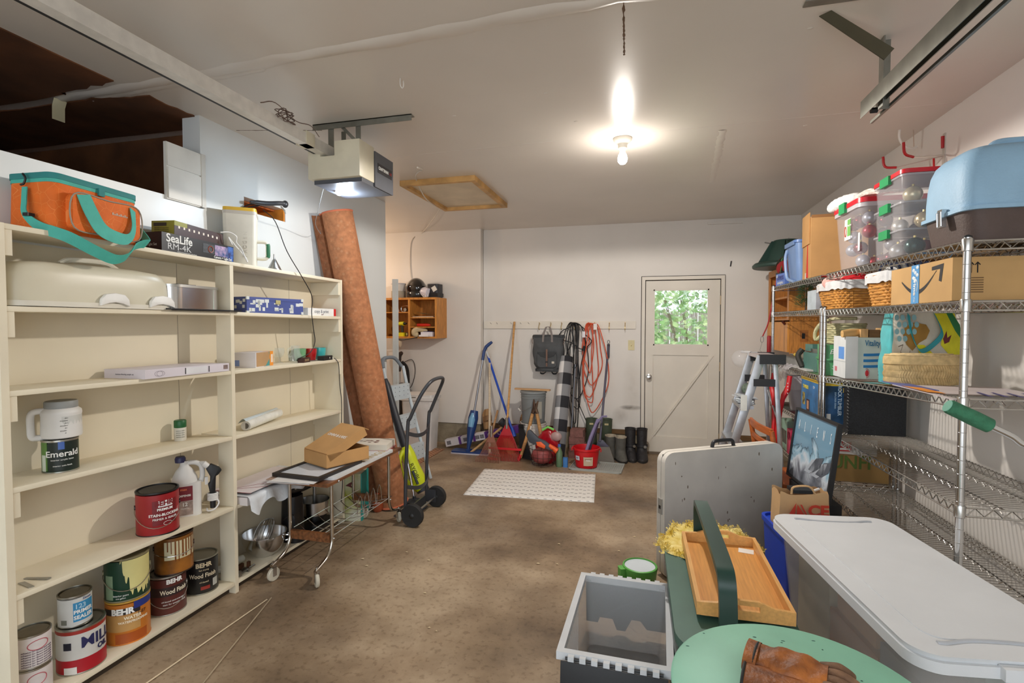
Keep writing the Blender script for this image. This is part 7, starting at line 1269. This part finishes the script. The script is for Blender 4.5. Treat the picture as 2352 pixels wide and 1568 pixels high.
t = thing('black_case', 'flat black textured case standing on the fourth shelf', 'case', (1.365, 3.60, rz(4, 3.6)), 0); KC = mat((26, 28, 32), .6, 0, .3, 120, .4, 150); bx('case', KC, t, -.155, .155, -.035, .04, 0, .305, bevel=.006)
for i in range(14): MB().tube([(-.15, -.035, .02 + i * .02), (-.156, -.041, .025 + i * .02), (-.16, -.035, .03 + i * .02)], .002, 4).build('zip_tooth', STEEL, t)
# --------------- lower shelves of the far rack
t = thing('printed_carton', 'big brown carton with green letters and a fragile label', 'carton', (1.335, 4.0, rz(5, 4.0)), 0); CU = mat((150, 116, 66), .85, 0, .06, 6); bx('carton', CU, t, -.20, .20, -.19, .24, 0, .29, bevel=.003)
txt(t, 'UNFI', .12, mat((84, 108, 40), .7, var=0), (-.02, -.191, .125), wx=.9, bold=.002); q = MB(); q.m = fr((.03, -.191, .24), (1, 0, -.03), (0, 0, 1)); q.box(-.13, .10, -.06, .045, 0, .001); q.build('paper_label', mat((206, 202, 196), .6), t); bx('red_label', mat((190, 60, 60), .6), t, -.12, -.02, -.1932, -.1922, .20, .265); txt(t, 'FRAGILE', .026, PRINTW, (-.07, -.194, .243), bold=.0006, wx=.85); bx('red_line', PRINTW, t, -.115, -.025, -.1938, -.1931, .21, .222)
t = thing('mint_box', 'mint green box low on the far rack', 'box', (1.22, 4.72, rz(5, 4.7))); bx('carton', mat((150, 190, 170), .5), t, -.09, .1, -.1, .1, 0, .24, bevel=.002); bx('photo', mat((80, 76, 66), .5, 0, .3, 20), t, -.092, -.0895, -.08, .08, .05, .16)
t = thing('tan_lid_jar', 'tan cylinder jar on the mint green box', 'jar', (1.22, 4.66, rz(5, 4.7) + .242)); MB().lathe([(.045, 0), (.046, .05)], 20).build('jar', mat((120, 110, 100), .4), t); MB().lathe([(.048, .05), (.048, .09)], 20).build('lid', mat((206, 170, 130), .6), t)
t = thing('pink_bag', 'bright pink gift bag low on the far rack', 'bag', (1.165, 4.50, rz(5, 4.5))); bx('bag', mat((232, 60, 110), .5), t, -.05, .06, -.06, .06, 0, .2, bevel=.003); MB().tube(spline([(-.053, -.02, .18), (-.056, -.02, .13), (-.056, .02, .13), (-.053, .02, .18)], 4), .003, 5).build('handle', mat((150, 20, 60), .5), t)
# ---------------------------------------------------------------- right middle: ladder, chair, loppers
AL = mat((186, 188, 192), .38, .75, .06, 20); BKP = mat((34, 34, 36), .5)
t = thing('aluminium_stepladder', 'aluminium stepladder with black top brackets standing near the door', 'stepladder', (0, 0, 0))
YN, YF = 4.26, 4.62
def chan(a, b, w=.03, d=.012, nm='rail', par=None): 
    a, b = V(a), V(b); ax = (b - a).normalized(); s_ = V((0, 1, 0)); n_ = ax.cross(s_).normalized(); mb = MB()
    vs = [p + n_ * (k * w) + s_ * (q * d) for p in (a, b) for k, q in ((-1, -1), (1, -1), (1, 1), (-1, 1))]; mb.add(vs, [(0, 1, 2, 3), (7, 6, 5, 4), (0, 4, 5, 1), (1, 5, 6, 2), (2, 6, 7, 3), (3, 7, 4, 0)]); return mb.build(nm, AL, par or t, fix=True, bevel=.003)
for y in (YN, YF):
    s_ = .02 if y == YF else -.02
    chan((.51, y + s_, 0), (.855, y, 1.25)); chan((1.03, y + s_, 0), (.95, y, 1.23), .016, .010, 'rear_leg')
    bx('bracket', BKP, t, .80, .95, y - .025, y + .005, 1.02, 1.075, bevel=.008); bx('top_bracket', BKP, t, .84, 1.02, y - .028, y + .02, 1.19, 1.262, bevel=.008); bx('foot', BKP, t, .47, .55, y + s_ - .02, y + s_ + .02, 0, .03, bevel=.006); bx('foot', BKP, t, 1.0, 1.06, y + s_ - .02, y + s_ + .02, 0, .03, bevel=.006)
bx('top_step', mat((206, 196, 196), .4, .4), t, .825, .97, YN + .02, YF - .02, 1.235, 1.258, bevel=.004)
for z in (.30, .58, .86):
    x = .51 + .345 * z / 1.25; bx('step', AL, t, x - .04, x + .06, YN - .005, YF + .005, z - .02, z + .006, bevel=.003)
for z in (.35, .75): MB().tube([(1.03 - .08 * z / 1.23, YN, z), (1.03 - .08 * z / 1.23, YF, z + .2)], .008, 6).build('cross_brace', AL, t)
bx('paper_label', mat((214, 214, 206), .6), t, .71, .755, YN - .024, YN - .019, .83, .95)
t = thing('paper_pile', 'papers and a glove bundle piled on a step of the stepladder', 'papers', (.745, 4.44, .868)); random.seed(41)
for i in range(5): q = MB(); q.m = M.Translation((0, 0, .004 + i * .012)) @ M.Rotation(random.uniform(-.4, .4), 4, 'Z') @ M.Rotation(.12, 4, 'Y'); q.box(-.03, .10, -.08, .09, 0, .006); q.build('sheet', mat((206, 212, 216), .6), t)
MB().ball((.06, .05, .10), .05, .06, .05, 12, 8).build('bundle', mat((96, 110, 96), .7, 0, .3, 30), t)
t = thing('wooden_chair', 'orange brown wooden chair with slatted back behind the folding table', 'chair', (.83, 3.84, 0), math.radians(6)); CHW = wood((176, 92, 38), .12, (3, 3, 20), .4)
for y in (-.22, .22):
    MB().tube([(.0, y, 0), (.0, y, .43), (-.025, y, .6), (-.06, y, .80)], [.018, .02, .018, .016], 10).build('back_post', CHW, t); MB().tube([(.25, y * .95, 0), (.25, y * .95, .43)], [.016, .02], 10).build('leg', CHW, t)
for z, x, h in ((.79, -.058, .045), (.70, -.042, .03), (.62, -.03, .03)):
    MB().band([(x - .02 * math.cos((k / 8 - .5) * PI), -.22 + .44 * k / 8, z) for k in range(9)], (0, 0, h / 2), .018).build('back_slat', CHW, t)
MB().rbox(-.02, .275, -.22, .22, .43, .455, .03, 3).build('seat', CHW, t, bevel=.006)
t = thing('red_loppers', 'long red handled loppers leaning beside the stepladder', 'loppers', (0, 0, 0))
MB().tube(spline([(1.065, 4.30, 1.10), (1.05, 4.30, 1.0), (1.02, 4.31, .92), (.99, 4.32, .7), (.965, 4.33, .35)], 4), [.018] * 4 + [.022] * 4 + [.017] * 9, 8).build('handle', mat((206, 22, 26), .35), t); MB().tube(spline([(1.0, 4.50, 1.10), (.985, 4.50, 1.0), (.99, 4.46, .9), (.98, 4.40, .7), (.96, 4.36, .35)], 4), [.018] * 4 + [.02] * 4 + [.016] * 9, 8).build('handle', mat((206, 22, 26), .35), t); MB().tube([(.962, 4.345, .36), (.94, 4.35, .15), (.93, 4.35, .03)], [.02, .03, .008], 8).build('blade', STEEL, t)
for i in range(4): MB().cyl((1.045, 4.28, .97 + i * .025), (1.045, 4.277, .97 + i * .025), .004, n=6).build('rivet', WHITE, t)
t = thing('red_leash', 'red strap with metal clip hanging beside the far rack', 'strap', (0, 0, 0)); MB().tube(spline([(1.16, 5.18, 1.92), (1.13, 5.20, 1.7), (1.10, 5.22, 1.50), (1.06, 5.24, 1.38)], 5), .006, 6).build('strap', mat((176, 30, 36), .6), t); MB().tube([(1.055 + .014 * math.cos(a), 5.24, 1.35 + .028 * math.sin(a)) for a in [i * PI / 6 for i in range(12)]], .003, 5, True).build('clip', STEEL, t); MB().tube([(1.055, 5.24, 1.32), (1.03, 5.2, 1.25), (1.06, 5.2, 1.22)], .002, 5).build('wire', STEEL, t)
t = thing('red_pole', 'upright red grip handle beside the far rack post', 'handle', (1.075, 5.05, 0)); MB().cyl((0, 0, 0), (0, 0, 1.2), .010, n=10).build('pole', STEEL, t); MB().tube([(0, 0, 1.2), (0, 0, 1.21), (0, 0, 1.38), (0, 0, 1.39)], [.012, .018, .018, .012], 12).build('grip', mat((150, 26, 30), .6), t)
t = thing('plastic_dome', 'clear plastic bubble hanging left of the stepladder top', 'plastic cover', (.79, 4.71, 1.20)); MB().ball((0, 0, 0), .08, .075, .075, 22, 14).build('bubble', mat((230, 230, 232), .08, 0, 0, alpha=.16, spec=.9), t); MB().cyl((0, 0, .06), (.06, -.09, .06), .01, n=8).build('neck', mat((226, 226, 228), .2, alpha=.5), t)
bx('hanger_tab', mat((220, 220, 222), .3, alpha=.5), t, .05, .10, -.13, -.07, .0585, .064)
# ---------------------------------------------------------------- foreground right
FT = mat((206, 200, 190), .6, 0, .05, 5, .08, 60)
t = thing('folding_table', 'white plastic folding table closed and standing on its long side', 'folding table', (.115, 3.075, 0), math.radians(33))
for y0, y1 in ((0, .036), (.041, .077)): 
    q = MB(); q.m = fr((0, y1, 0), (1, 0, 0), (0, 0, 1)); q.rbox(0, .87, .0, .745, 0, y1 - y0, .06, 6); q.build('half', FT, t, bevel=.006)
bx('seam', mat((120, 116, 108), .8), t, .01, .86, .036, .041, .02, .73); bx('latch', mat((150, 146, 138), .5), t, -.006, .002, .02, .058, .38, .47, bevel=.004); bx('latch_hole', BLACK, t, -.007, -.004, .03, .048, .41, .43)
MB().tube(spline([(.36, .038, .745), (.37, .038, .775), (.40, .038, .782), (.48, .038, .782), (.51, .038, .775), (.52, .038, .745)], 4), .011, 8).build('carry_handle', BKP, t)
random.seed(77)
for i in range(16): x, z = random.uniform(.05, .8), random.uniform(.25, .7); MB().ball((x, -.0005, z), random.uniform(.002, .006), .0008, random.uniform(.003, .012), 8, 4).build('scuff', mat((120, 104, 88), .9), t)
# poster and what holds it up
t = thing('black_suitcase', 'black upright case under the framed poster', 'case', (1.0, 3.34, 0), math.radians(5)); bx('case', mat((28, 28, 30), .6), t, -.095, .0, -.27, .22, 0, .52, bevel=.015); MB().tube(spline([(-.10, -.22, .40), (-.135, -.24, .36), (-.135, -.26, .2), (-.1, -.25, .12)], 4), .012, 8).build('handle', BLACK, t)
t = thing('framed_poster', 'framed blue grey film poster with thin tall white letters', 'poster', (.925, 3.335, .53), math.radians(5.5), ry=math.radians(7))
q = MB(); q.m = fr((0, 0, .215), (0, -1, 0), (0, 0, 1)); W2, H2 = .275, .205
def postermat():
    m = bpy.data.materials.new('poster_print'); m.use_nodes = True; N = m.node_tree.nodes; L = m.node_tree.links; tc = N.new('ShaderNodeTexCoord'); s_ = N.new('ShaderNodeSeparateXYZ'); L.new(tc.outputs['Object'], s_.inputs[0]); n = N.new('ShaderNodeTexNoise'); n.inputs['Scale'].default_value = 5; n.inputs['Detail'].default_value = 5; n.inputs['Distortion'].default_value = 1.5; L.new(tc.outputs['Object'], n.inputs['Vector'])
    a = N.new('ShaderNodeMath'); a.operation = 'MULTIPLY_ADD'; a.inputs[1].default_value = 2.2; L.new(s_.outputs[2], a.inputs[0]); L.new(n.outputs[0], a.inputs[2]); r = N.new('ShaderNodeValToRGB'); e = r.color_ramp.elements; e[0].position = .45; e[0].color = lin((66, 70, 80)); e[1].position = 1.35; e[1].color = lin((60, 84, 100))
    for p, c in ((.62, (128, 132, 142)), (.8, (206, 214, 222)), (.92, (150, 186, 206)), (1.0, (110, 150, 174))): k = e.new(p); k.color = lin(c)
    L.new(a.outputs[0], r.inputs[0]); L.new(r.outputs[0], N['Principled BSDF'].inputs['Base Color']); N['Principled BSDF'].inputs['Roughness'].default_value = .12; return m
q.box(-W2, W2, -H2, H2, 0, .004); q.build('print', postermat(), t)
for a in ((-W2 - .014, W2 + .014, H2, H2 + .014), (-W2 - .014, W2 + .014, -H2 - .014, -H2), (-W2 - .014, -W2, -H2, H2), (W2, W2 + .014, -H2, H2)): q = MB(); q.m = fr((0, 0, .215), (0, -1, 0), (0, 0, 1)); q.box(*a, -.012, .014); q.build('frame_bar', BKP, t)
for i, c in enumerate('ALIENS'): txt(t, c, .085, mat((232, 238, 242), .4, var=0), (-.0055, .215 - i * .086, .335 - .0 * i), (0, -1, 0), wx=.32)
for i in range(4): q = MB(); q.m = fr((-.005, -.02 - i * .05, .14 + .02 * (i % 2)), (0, -1, .4), (0, .4, 1)); q.prism([(-.09, -.02), (.02, .03), (.11, .02), (.07, -.03), (-.02, -.045)], 0, .0006); q.build('abstract_shape', mat((84, 88, 98) if i % 2 else (176, 182, 192), .2), t, fix=True)
# blue bin with magazines and paper sack
t = thing('blue_bin', 'bright blue recycling bin behind the bamboo tray', 'bin', (.765, 2.80, 0), math.radians(8)); BB = mat((24, 66, 190), .4)
MB().rbox(-.14, .14, -.17, .17, 0, .48, .04, 4, .86, True, .005).build('bin', BB, t); MB().rbox(-.148, .148, -.178, .178, .47, .495, .045, 4, 1, True, .012).build('rim', BB, t)
t = thing('magazine_stack', 'stack of magazines standing in the blue bin', 'magazines', (.685, 2.77, .02), math.radians(8))
for i in range(6): bx('magazine', mat([(70, 40, 40), (190, 160, 140), (40, 40, 50), (150, 70, 60), (206, 200, 190), (60, 60, 70)][i], .4), t, -.025 + i * .008, -.019 + i * .008, -.10, .10, 0, .44 + .02 * (i % 3))
t = thing('paper_sack', 'brown paper sack with red hardware store lettering', 'paper bag', (.755, 2.83, .03), math.radians(8)); SK = mat((206, 166, 118), .85, 0, .05, 7, .25, 18)
MB().grid(lambda u, v: ((.092 + .028 * v + .006 * math.sin(v * 11)) * math.copysign(min(1, 1.25 * abs(math.cos(u * 2 * PI)) ** .5), math.cos(u * 2 * PI)), .072 * (1 - .3 * v) * math.copysign(min(1, 1.3 * abs(math.sin(u * 2 * PI)) ** .5), math.sin(u * 2 * PI)) + .004 * math.sin(v * 9 + u * 12), .63 * v + .008 * v * math.sin(u * 41)), 64, 16, True).build('sack', SK, t, smooth=40); txt(t, 'CE', .072, mat((200, 60, 34), .6, var=0), (.055, -.0765, .552), wx=1.1, bold=.003); txt(t, 'The helpful place', .02, mat((200, 60, 34), .6, var=0), (.01, -.0765, .505)); 
MB().prism([(-.085, .527), (-.048, .59), (-.054, .527)], .0, .001).prism([(-.046, .527), (-.042, .583), (-.005, .527)], 0, .001).prism([(-.03, .583), (-.022, .583), (.006, .527), (-.001, .527)], 0, .001).build('logo_wedge', mat((200, 60, 34), .6), t, fix=True).matrix_basis = M.Translation((0, -.077, 0)) @ M.Rotation(PI / 2, 4, 'X')
MB().tube(spline([(-.06, -.05, .625), (-.05, -.05, .66), (.02, -.05, .665), (.05, -.05, .63)], 5), .005, 6).build('handle', SK, t); bx('black_item', BLACK, t, -.05, .04, -.05, .03, .628, .645, bevel=.003); MB().tube([(.03, -.03, .63), (.09, .0, .64)], .006, 6).build('white_item', WHITE, t)
t = thing('strap_pile', 'dark tangled straps and tools behind the paper sack', 'straps', (.97, 2.86, 0)); random.seed(50); q = MB()
for i in range(10): q.tube(spline([(random.uniform(-.08, .1), random.uniform(-.12, .12), random.uniform(.02, .5)) for k in range(4)], 5), random.uniform(.008, .016), 6)
q.build('straps', mat((84, 74, 66), .5, 0, .3, 12), t); bx('base_box', mat((62, 52, 46), .7, 0, .2, 9), t, -.09, .10, -.13, .13, 0, .36, bevel=.01); MB().tube([(-.02, -.10, .46), (.06, .08, .50)], .012, 8).build('wooden_handle', wood((190, 140, 90), .1), t)
# big clear tote with white lid
t = thing('large_clear_tote', 'large clear storage tote with a grey white lid', 'storage tote', (.853, 2.045, 0), math.radians(8)); LW = mat((214, 216, 218), .5, 0, .02, 5, .04, 90)
MB().rbox(-.215, .215, -.475, .475, .0, .61, .07, 6, .82, True, .004).build('tub', mat((214, 210, 204), .3, 0, .03, 5, alpha=.28), t)
MB().rbox(-.243, .243, -.505, .505, .595, .625, .075, 8).build('lid_skirt', LW, t, bevel=.008)
MB().rbox(-.24, .24, -.5, .5, .62, .640, .075, 8, .985).build('lid', LW, t, bevel=.008)
for s_ in (-1, 1):
    y = s_ * .44; MB().tube(spline([(-.155, y - s_ * .0, .6405), (-.13, y, .6405), (-.06, y - s_ * .018, .6405), (.06, y - s_ * .018, .6405), (.13, y, .6405), (.155, y, .6405)], 5), .006, 8).build('lid_ridge', mat((176, 178, 182), .5), t)
q = MB(); q.rbox(-.165, .165, -.42, .42, .638, .6425, .05, 6); q.build('lid_panel', LW, t, bevel=.003)
for y in (-.51, .51): bx('lid_tab', LW, t, -.05, .05, y - .012, y + .012, .598, .63, bevel=.006)
ins = [((206, 190, 160), (-.16, -.02, .12, .38, .03, .52)), ((180, 120, 84), (-.165, .1, -.20, .10, .03, .44)), ((96, 102, 112), (.0, .17, -.1, .36, .03, .36)), ((40, 100, 96), (-.02, .17, -.42, -.24, .42, .56)), ((206, 150, 110), (-.15, .1, -.16, .08, .445, .54)), ((110, 112, 122), (-.165, -.03, -.40, -.21, .03, .50))]
it = thing('packed_boxes', 'blurred boxes packed inside the large clear tote', 'boxes', (.853, 2.045, 0), math.radians(8))
for c, a in ins: bx('box', mat(c, .8, 0, .1, 5), it, *a, bevel=.004)
# attached-lid clear bin
t = thing('attached_lid_bin', 'open clear bin with black hinged lids hanging front and back', 'storage bin', (-.092, 2.115, 0), math.radians(-1.5)); CW = mat((226, 228, 230), .22, 0, 0, alpha=.30, spec=.6); RW = mat((218, 220, 222), .35, alpha=.85)
MB().rbox(-.185, .185, -.29, .29, .0, .285, .03, 5, .86, True, .004).build('tub', CW, t)
for a in ((-.205, -.18, -.31, .31), (.18, .205, -.31, .31), (-.18, .18, -.31, -.285), (-.18, .18, .285, .31)): bx('rim', RW, t, *a, .275, .305, bevel=.008)
for s_ in (-1, 1):
    for i in range(8): bx('hinge_knuckle', RW, t, -.16 + i * .042, -.138 + i * .042, s_ * .318 - .01, s_ * .318 + .01, .278, .303, bevel=.005)
    MB().cyl((-.17, s_ * .318, .29), (.17, s_ * .318, .29), .005, n=8).build('hinge_rod', BLACK, t)
    lp = MB(); lp.m = fr((0, s_ * .328, .285), (1, 0, 0), (0, -s_ * .10, 1) if 0 else (0, -s_ * .12, 1)); teeth = [(-.185, 0), (.185, 0), (.185, -.24), (.10, -.24), (.07, -.20), (.03, -.20), (.0, -.265), (-.04, -.265), (-.06, -.21), (-.12, -.21), (-.13, -.24), (-.185, -.24)]; lp.prism(teeth, -.003, .003); lp.build('hanging_lid', mat((20, 20, 22), .5, 0, .08, 40), t, fix=True, bevel=.001)
for i in range(7): bx('side_rib', CW, t, -.19, -.184, -.22 + i * .05, -.21 + i * .05, .06, .26)
# green lidded cup on the floor
t = thing('green_cup', 'round green canister with white top beside the folding table', 'canister', (-.02, 2.90, 0), .4); GC = mat((96, 172, 76), .4)
MB().lathe([(.075, 0), (.08, .005), (.092, .13), (.096, .145), (.094, .155), (.086, .158), (.084, .148), (.02, .146)], 32).build('body', GC, t); MB().lathe([(.083, .147), (.083, .151), (.01, .152)], 32).build('white_top', mat((206, 214, 220), .3), t); MB().rbox(-.122, -.085, -.025, .025, .09, .15, .01, 2).build('clip', GC, t, bevel=.004)
# green tub with arched handle
DG_ = mat((70, 104, 92), .5, 0, .05, 8); DGR = mat((32, 62, 54), .35)
t = thing('garden_caddy', 'dark green plastic garden caddy with a tall arched handle', 'garden caddy', (.285, 2.06, 0), math.radians(1))
MB().rbox(-.18, .20, -.42, .42, 0, .455, .10, 7, .95).build('tub', DGR, t, bevel=.006); MB().rbox(-.19, .21, -.43, .43, .455, .485, .12, 8).build('top', DG_, t, bevel=.006)
hd_ = spline([(-.03, -.345, .48), (-.032, -.345, .60), (-.034, -.325, .675), (-.036, -.26, .70), (-.036, 0, .705), (-.036, .30, .70), (-.034, .375, .675), (-.032, .40, .60), (-.03, .40, .48)], 6)
MB().band(hd_, (.027, 0, 0), .022).build('arched_handle', DGR, t, bevel=.006)
t = thing('bamboo_tray', 'rectangular bamboo serving tray resting on the green caddy', 'serving tray', (.325, 2.125, .506), math.radians(1), rx=math.radians(.5)); BM = wood((214, 150, 76), .07, (40, 2.5, 40), .45); BM2 = wood((222, 166, 96), .06, (30, 3, 30), .45)
bx('base', BM, t, -.14, .14, -.29, .29, 0, .008)
for s_ in (-1, 1): bx('side', BM2, t, s_ * .147 - .007, s_ * .147 + .007, -.30, .30, 0, .045, bevel=.003)
for s_ in (-1, 1):
    e_ = MB(); e_.m = fr((0, s_ * .295 + .006, 0), (1, 0, 0), (0, 0, 1)); top_ = [(.14, .045), (.09, .048), (.06, .06), (.045, .066), (-.045, .066), (-.06, .06), (-.09, .048), (-.14, .045)]
    # end board built round its slot
    for poly in ([(-.14, 0), (-.045, 0), (-.045, .064), (-.06, .060), (-.09, .048), (-.14, .045)], [(.045, 0), (.14, 0), (.14, .045), (.09, .048), (.06, .060), (.045, .064)], [(-.045, 0), (.045, 0), (.045, .032), (-.045, .032)], [(-.045, .05), (.045, .05), (.045, .066), (-.045, .066)]): e_.prism(poly, 0, .012)
    e_.build('end_board', BM2, t, fix=True)
q = MB(); q.m = M.Translation((.10, .235, .0085)) @ M.Rotation(-.2, 4, 'Z'); q.box(-.025, .035, -.022, .022, 0, .0008); q.build('price_sticker', WHITE, t)
t = thing('yellow_duster', 'fluffy yellow cleaning cloth under the far end of the bamboo tray', 'cloth', (.285, 2.43, .487)); random.seed(60); YW = mat((232, 196, 64), .95, 0, .12, 30, .5, 60, c2=(238, 222, 150))
def yc(u, v):
    a = u * 2 * PI; r = .235 * (1 + .05 * math.sin(a * 9) + .03 * math.sin(a * 23)) * v; x, y = r * math.cos(a) * .95, r * math.sin(a) * .75; dz = -.25 * max(0, -x - .15); return (x, y, .008 + .005 * math.sin(a * 13 + v * 9) * v + (.05 * max(0, y - .03) / .15) - max(0, v - .9) * .05 + dz)
MB().grid(yc, 72, 12, True).build('cloth', YW, t, smooth=60); fz = MB()
for i in range(700):
    a = random.uniform(0, 2 * PI); p = V(yc(a / (2 * PI), random.uniform(.85, 1.0))); d_ = V((random.uniform(-1, 1), random.uniform(-1, 1), random.uniform(.2, 1))).normalized() * .018; fz.add([p, p + d_ + V((.002, 0, 0)), p + d_ * .9 - V((.003, .002, 0))], [(0, 1, 2)])
stuff(fz.build('nap', YW, t, smooth=0))
# round turquoise stool with glove
t = thing('turquoise_stool', 'round weathered turquoise stool top close to the camera', 'stool', (.33, 1.185, 0)); TQ = mat((136, 194, 168), .55, 0, .05, 6, .05, 40)
MB().lathe([(.262, .685), (.268, .69), (.268, .70), (.262, .704), (.1, .704)], 72).build('seat', TQ, t); MB().lathe([(.245, .62), (.25, .63), (.25, .686)], 60, cap0=False, cap1=False).build('apron', TQ, t)
for i in range(4): a = i * PI / 2 + .8; MB().tube([(.20 * math.cos(a), .20 * math.sin(a), .64), (.23 * math.cos(a), .23 * math.sin(a), 0)], [.022, .016], 10).build('leg', TQ, t)
random.seed(71)
for i in range(16): a, r = random.uniform(.3, 2.8), random.uniform(.12, .255); MB().ball((r * math.cos(a), r * math.sin(a), .704), random.uniform(.002, .006), random.uniform(.0015, .003), .0008, 7, 4).build('chip', mat((52, 96, 84), .7), t)
# leather glove
gl = thing('leather_glove', 'worn orange brown leather work glove lying on the turquoise stool', 'glove', (.325, 1.235, .706), math.radians(-20))
gl.scale = (.9, .9, .9)
LE = mat((150, 78, 26), .55, 0, .3, 14, .3, 90, c2=(190, 112, 46)); LE2 = mat((126, 92, 66), .7, 0, .2, 25, .3, 120)
def palm(u, v):
    a = u * 2 * PI; x = -.085 + .155 * v; w = .052 + .006 * math.sin(v * 3) - .008 * (v < .25); h = .021 + .010 * math.sin(PI * v) + .004 * math.sin(v * 17 + a * 2); c_, s_ = math.cos(a), math.sin(a); return (x, w * math.copysign(abs(c_) ** .8, c_) + .003 * math.sin(v * 13), .022 + h * math.copysign(abs(s_) ** .85, s_) - (.0 if s_ > 0 else -.001))
MB().grid(palm, 32, 18, True).build('palm', LE, gl, smooth=70)
for i, (y, l, b) in enumerate(((.040, .062, .18), (.015, .078, .06), (-.012, .080, -.04), (-.037, .066, -.16))):
    MB().tube(spline([(.05, y, .026), (.085, y + b * .03, .034), (.05 + l * .75, y + b * .06, .030), (.05 + l, y + b * .09, .020), (.05 + l + .012, y + b * .10, .012)], 4), [.0125] * 5 + [.0128] * 4 + [.0125] * 4 + [.012, .0115, .010, .005], 12).build('finger', LE2, gl, sub=1)
MB().tube(spline([(-.03, -.046, .018), (.01, -.066, .018), (.045, -.074, .017), (.075, -.07, .015)], 4), [.016, .017, .017, .016, .016, .016, .0155, .015, .015, .0145, .014, .012, .006], 12).build('thumb', LE, gl, sub=1)
MB().tube([(-.087, .054 * math.cos(a), .022 + .023 * math.sin(a)) for a in [i * PI / 12 for i in range(24)]], .004, 6, True).build('cuff_binding', mat((26, 30, 30), .5), gl)
MB().grid(lambda u, v: (-.11 + .03 * v, .058 * math.cos(u * 2 * PI) * (1.06 - .06 * v), .023 + .024 * math.sin(u * 2 * PI) * (1.02 - .02 * v)), 28, 4, True).build('cuff', LE, gl, smooth=70)
g2 = thing('folded_glove', 'second leather glove tucked under the first on the stool', 'glove', (.31, 1.165, .706), math.radians(-16)); MB().grid(lambda u, v: (-.10 + .17 * v, .04 * math.cos(u * 2 * PI) * (1 + .15 * math.sin(v * 5)), .017 + .016 * math.copysign(abs(math.sin(u * 2 * PI)) ** .8, math.sin(u * 2 * PI))), 28, 12, True).build('palm', LE, g2, smooth=70); MB().tube([(-.10, .04 * math.cos(a), .017 + .0165 * math.sin(a)) for a in [i * PI / 12 for i in range(24)]], .0035, 6, True).build('cuff_binding', mat((26, 30, 30), .5), g2)
for i, y in enumerate((-.022, .0, .022)): MB().tube(spline([(.06, y, .018), (.09, y, .024), (.12, y, .016)], 4), [.0115] * 7 + [.009, .005], 10).build('finger', LE2, g2)
# foam gripped tool handle at the right edge
t = thing('foam_grip_handle', 'green foam gripped metal handle rising in front of the near rack', 'handle', (0, 0, 0))
P0, P1 = V((.775, 1.60, 1.275)), V((.872, 1.60, 1.225)); dr_ = (P1 - P0).normalized()
MB().tube([P0, P0 + dr_ * .005, P0.lerp(P1, .3), P0.lerp(P1, .6), P1 - dr_ * .004, P1], [.016, .0195, .0195, .0205, .0195, .014], 18).build('grip', mat((56, 112, 82), .95, 0, .1, 60, .6, 90), t); MB().cyl(P0 - dr_ * .001, P0 + dr_ * .001, .0165, n=18).build('end_cap', mat((120, 176, 154), .8), t)
MB().tube(spline([P1 - dr_ * .01, P1 + dr_ * .05, P1 + dr_ * .09 + V((.0, 0, -.004)), P1 + V((.16, .0, -.03)), P1 + V((.22, 0, -.16)), P1 + V((.23, -.05, -.62)), P1 + V((.24, -.08, -1.22))], 6), .0085, 10).build('bar', CHROME, t)
# thin metal rods on floor by the shelves, leaf litter
for i, (a, b, lab) in enumerate((((-1.99, 1.58), (-1.97, 2.31), 'left thin aluminium strip lying on the floor along the shelves'), ((-1.72, 1.55), (-1.96, 2.33), 'right thin aluminium strip slanting across the floor by the shelves'))):
    t = thing('metal_strip', lab, 'metal strip', (0, 0, 0), 0, 'thin metal strips on the floor'); MB().tube([(a[0], a[1], .006), (b[0], b[1], .004)], .004, 4).build('strip', mat((176, 160, 134), .5, .5), t)
random.seed(90)
for i in range(16):
    x, y = random.choice(((-1.5, 3.0), (-1.3, 2.6), (-.6, 3.2), (-1.1, 3.6), (-.2, 3.4), (-1.7, 2.0), (-.9, 2.3))); x += random.uniform(-.3, .3); y += random.uniform(-.3, .3); r = random.uniform(.006, .016)
    tag(MB().add([(-r, 0, .001), (0, -r * .5, .004), (r, 0, .001), (0, r * .5, .005)], [(0, 1, 2, 3)]).build('dry_leaf', mat((206, 186, 150), .9), smooth=0), 'tiny dry leaf scrap on the concrete floor', 'leaf scrap', 'leaf scraps on the floor').location = (x, y, .001)
flush_text()
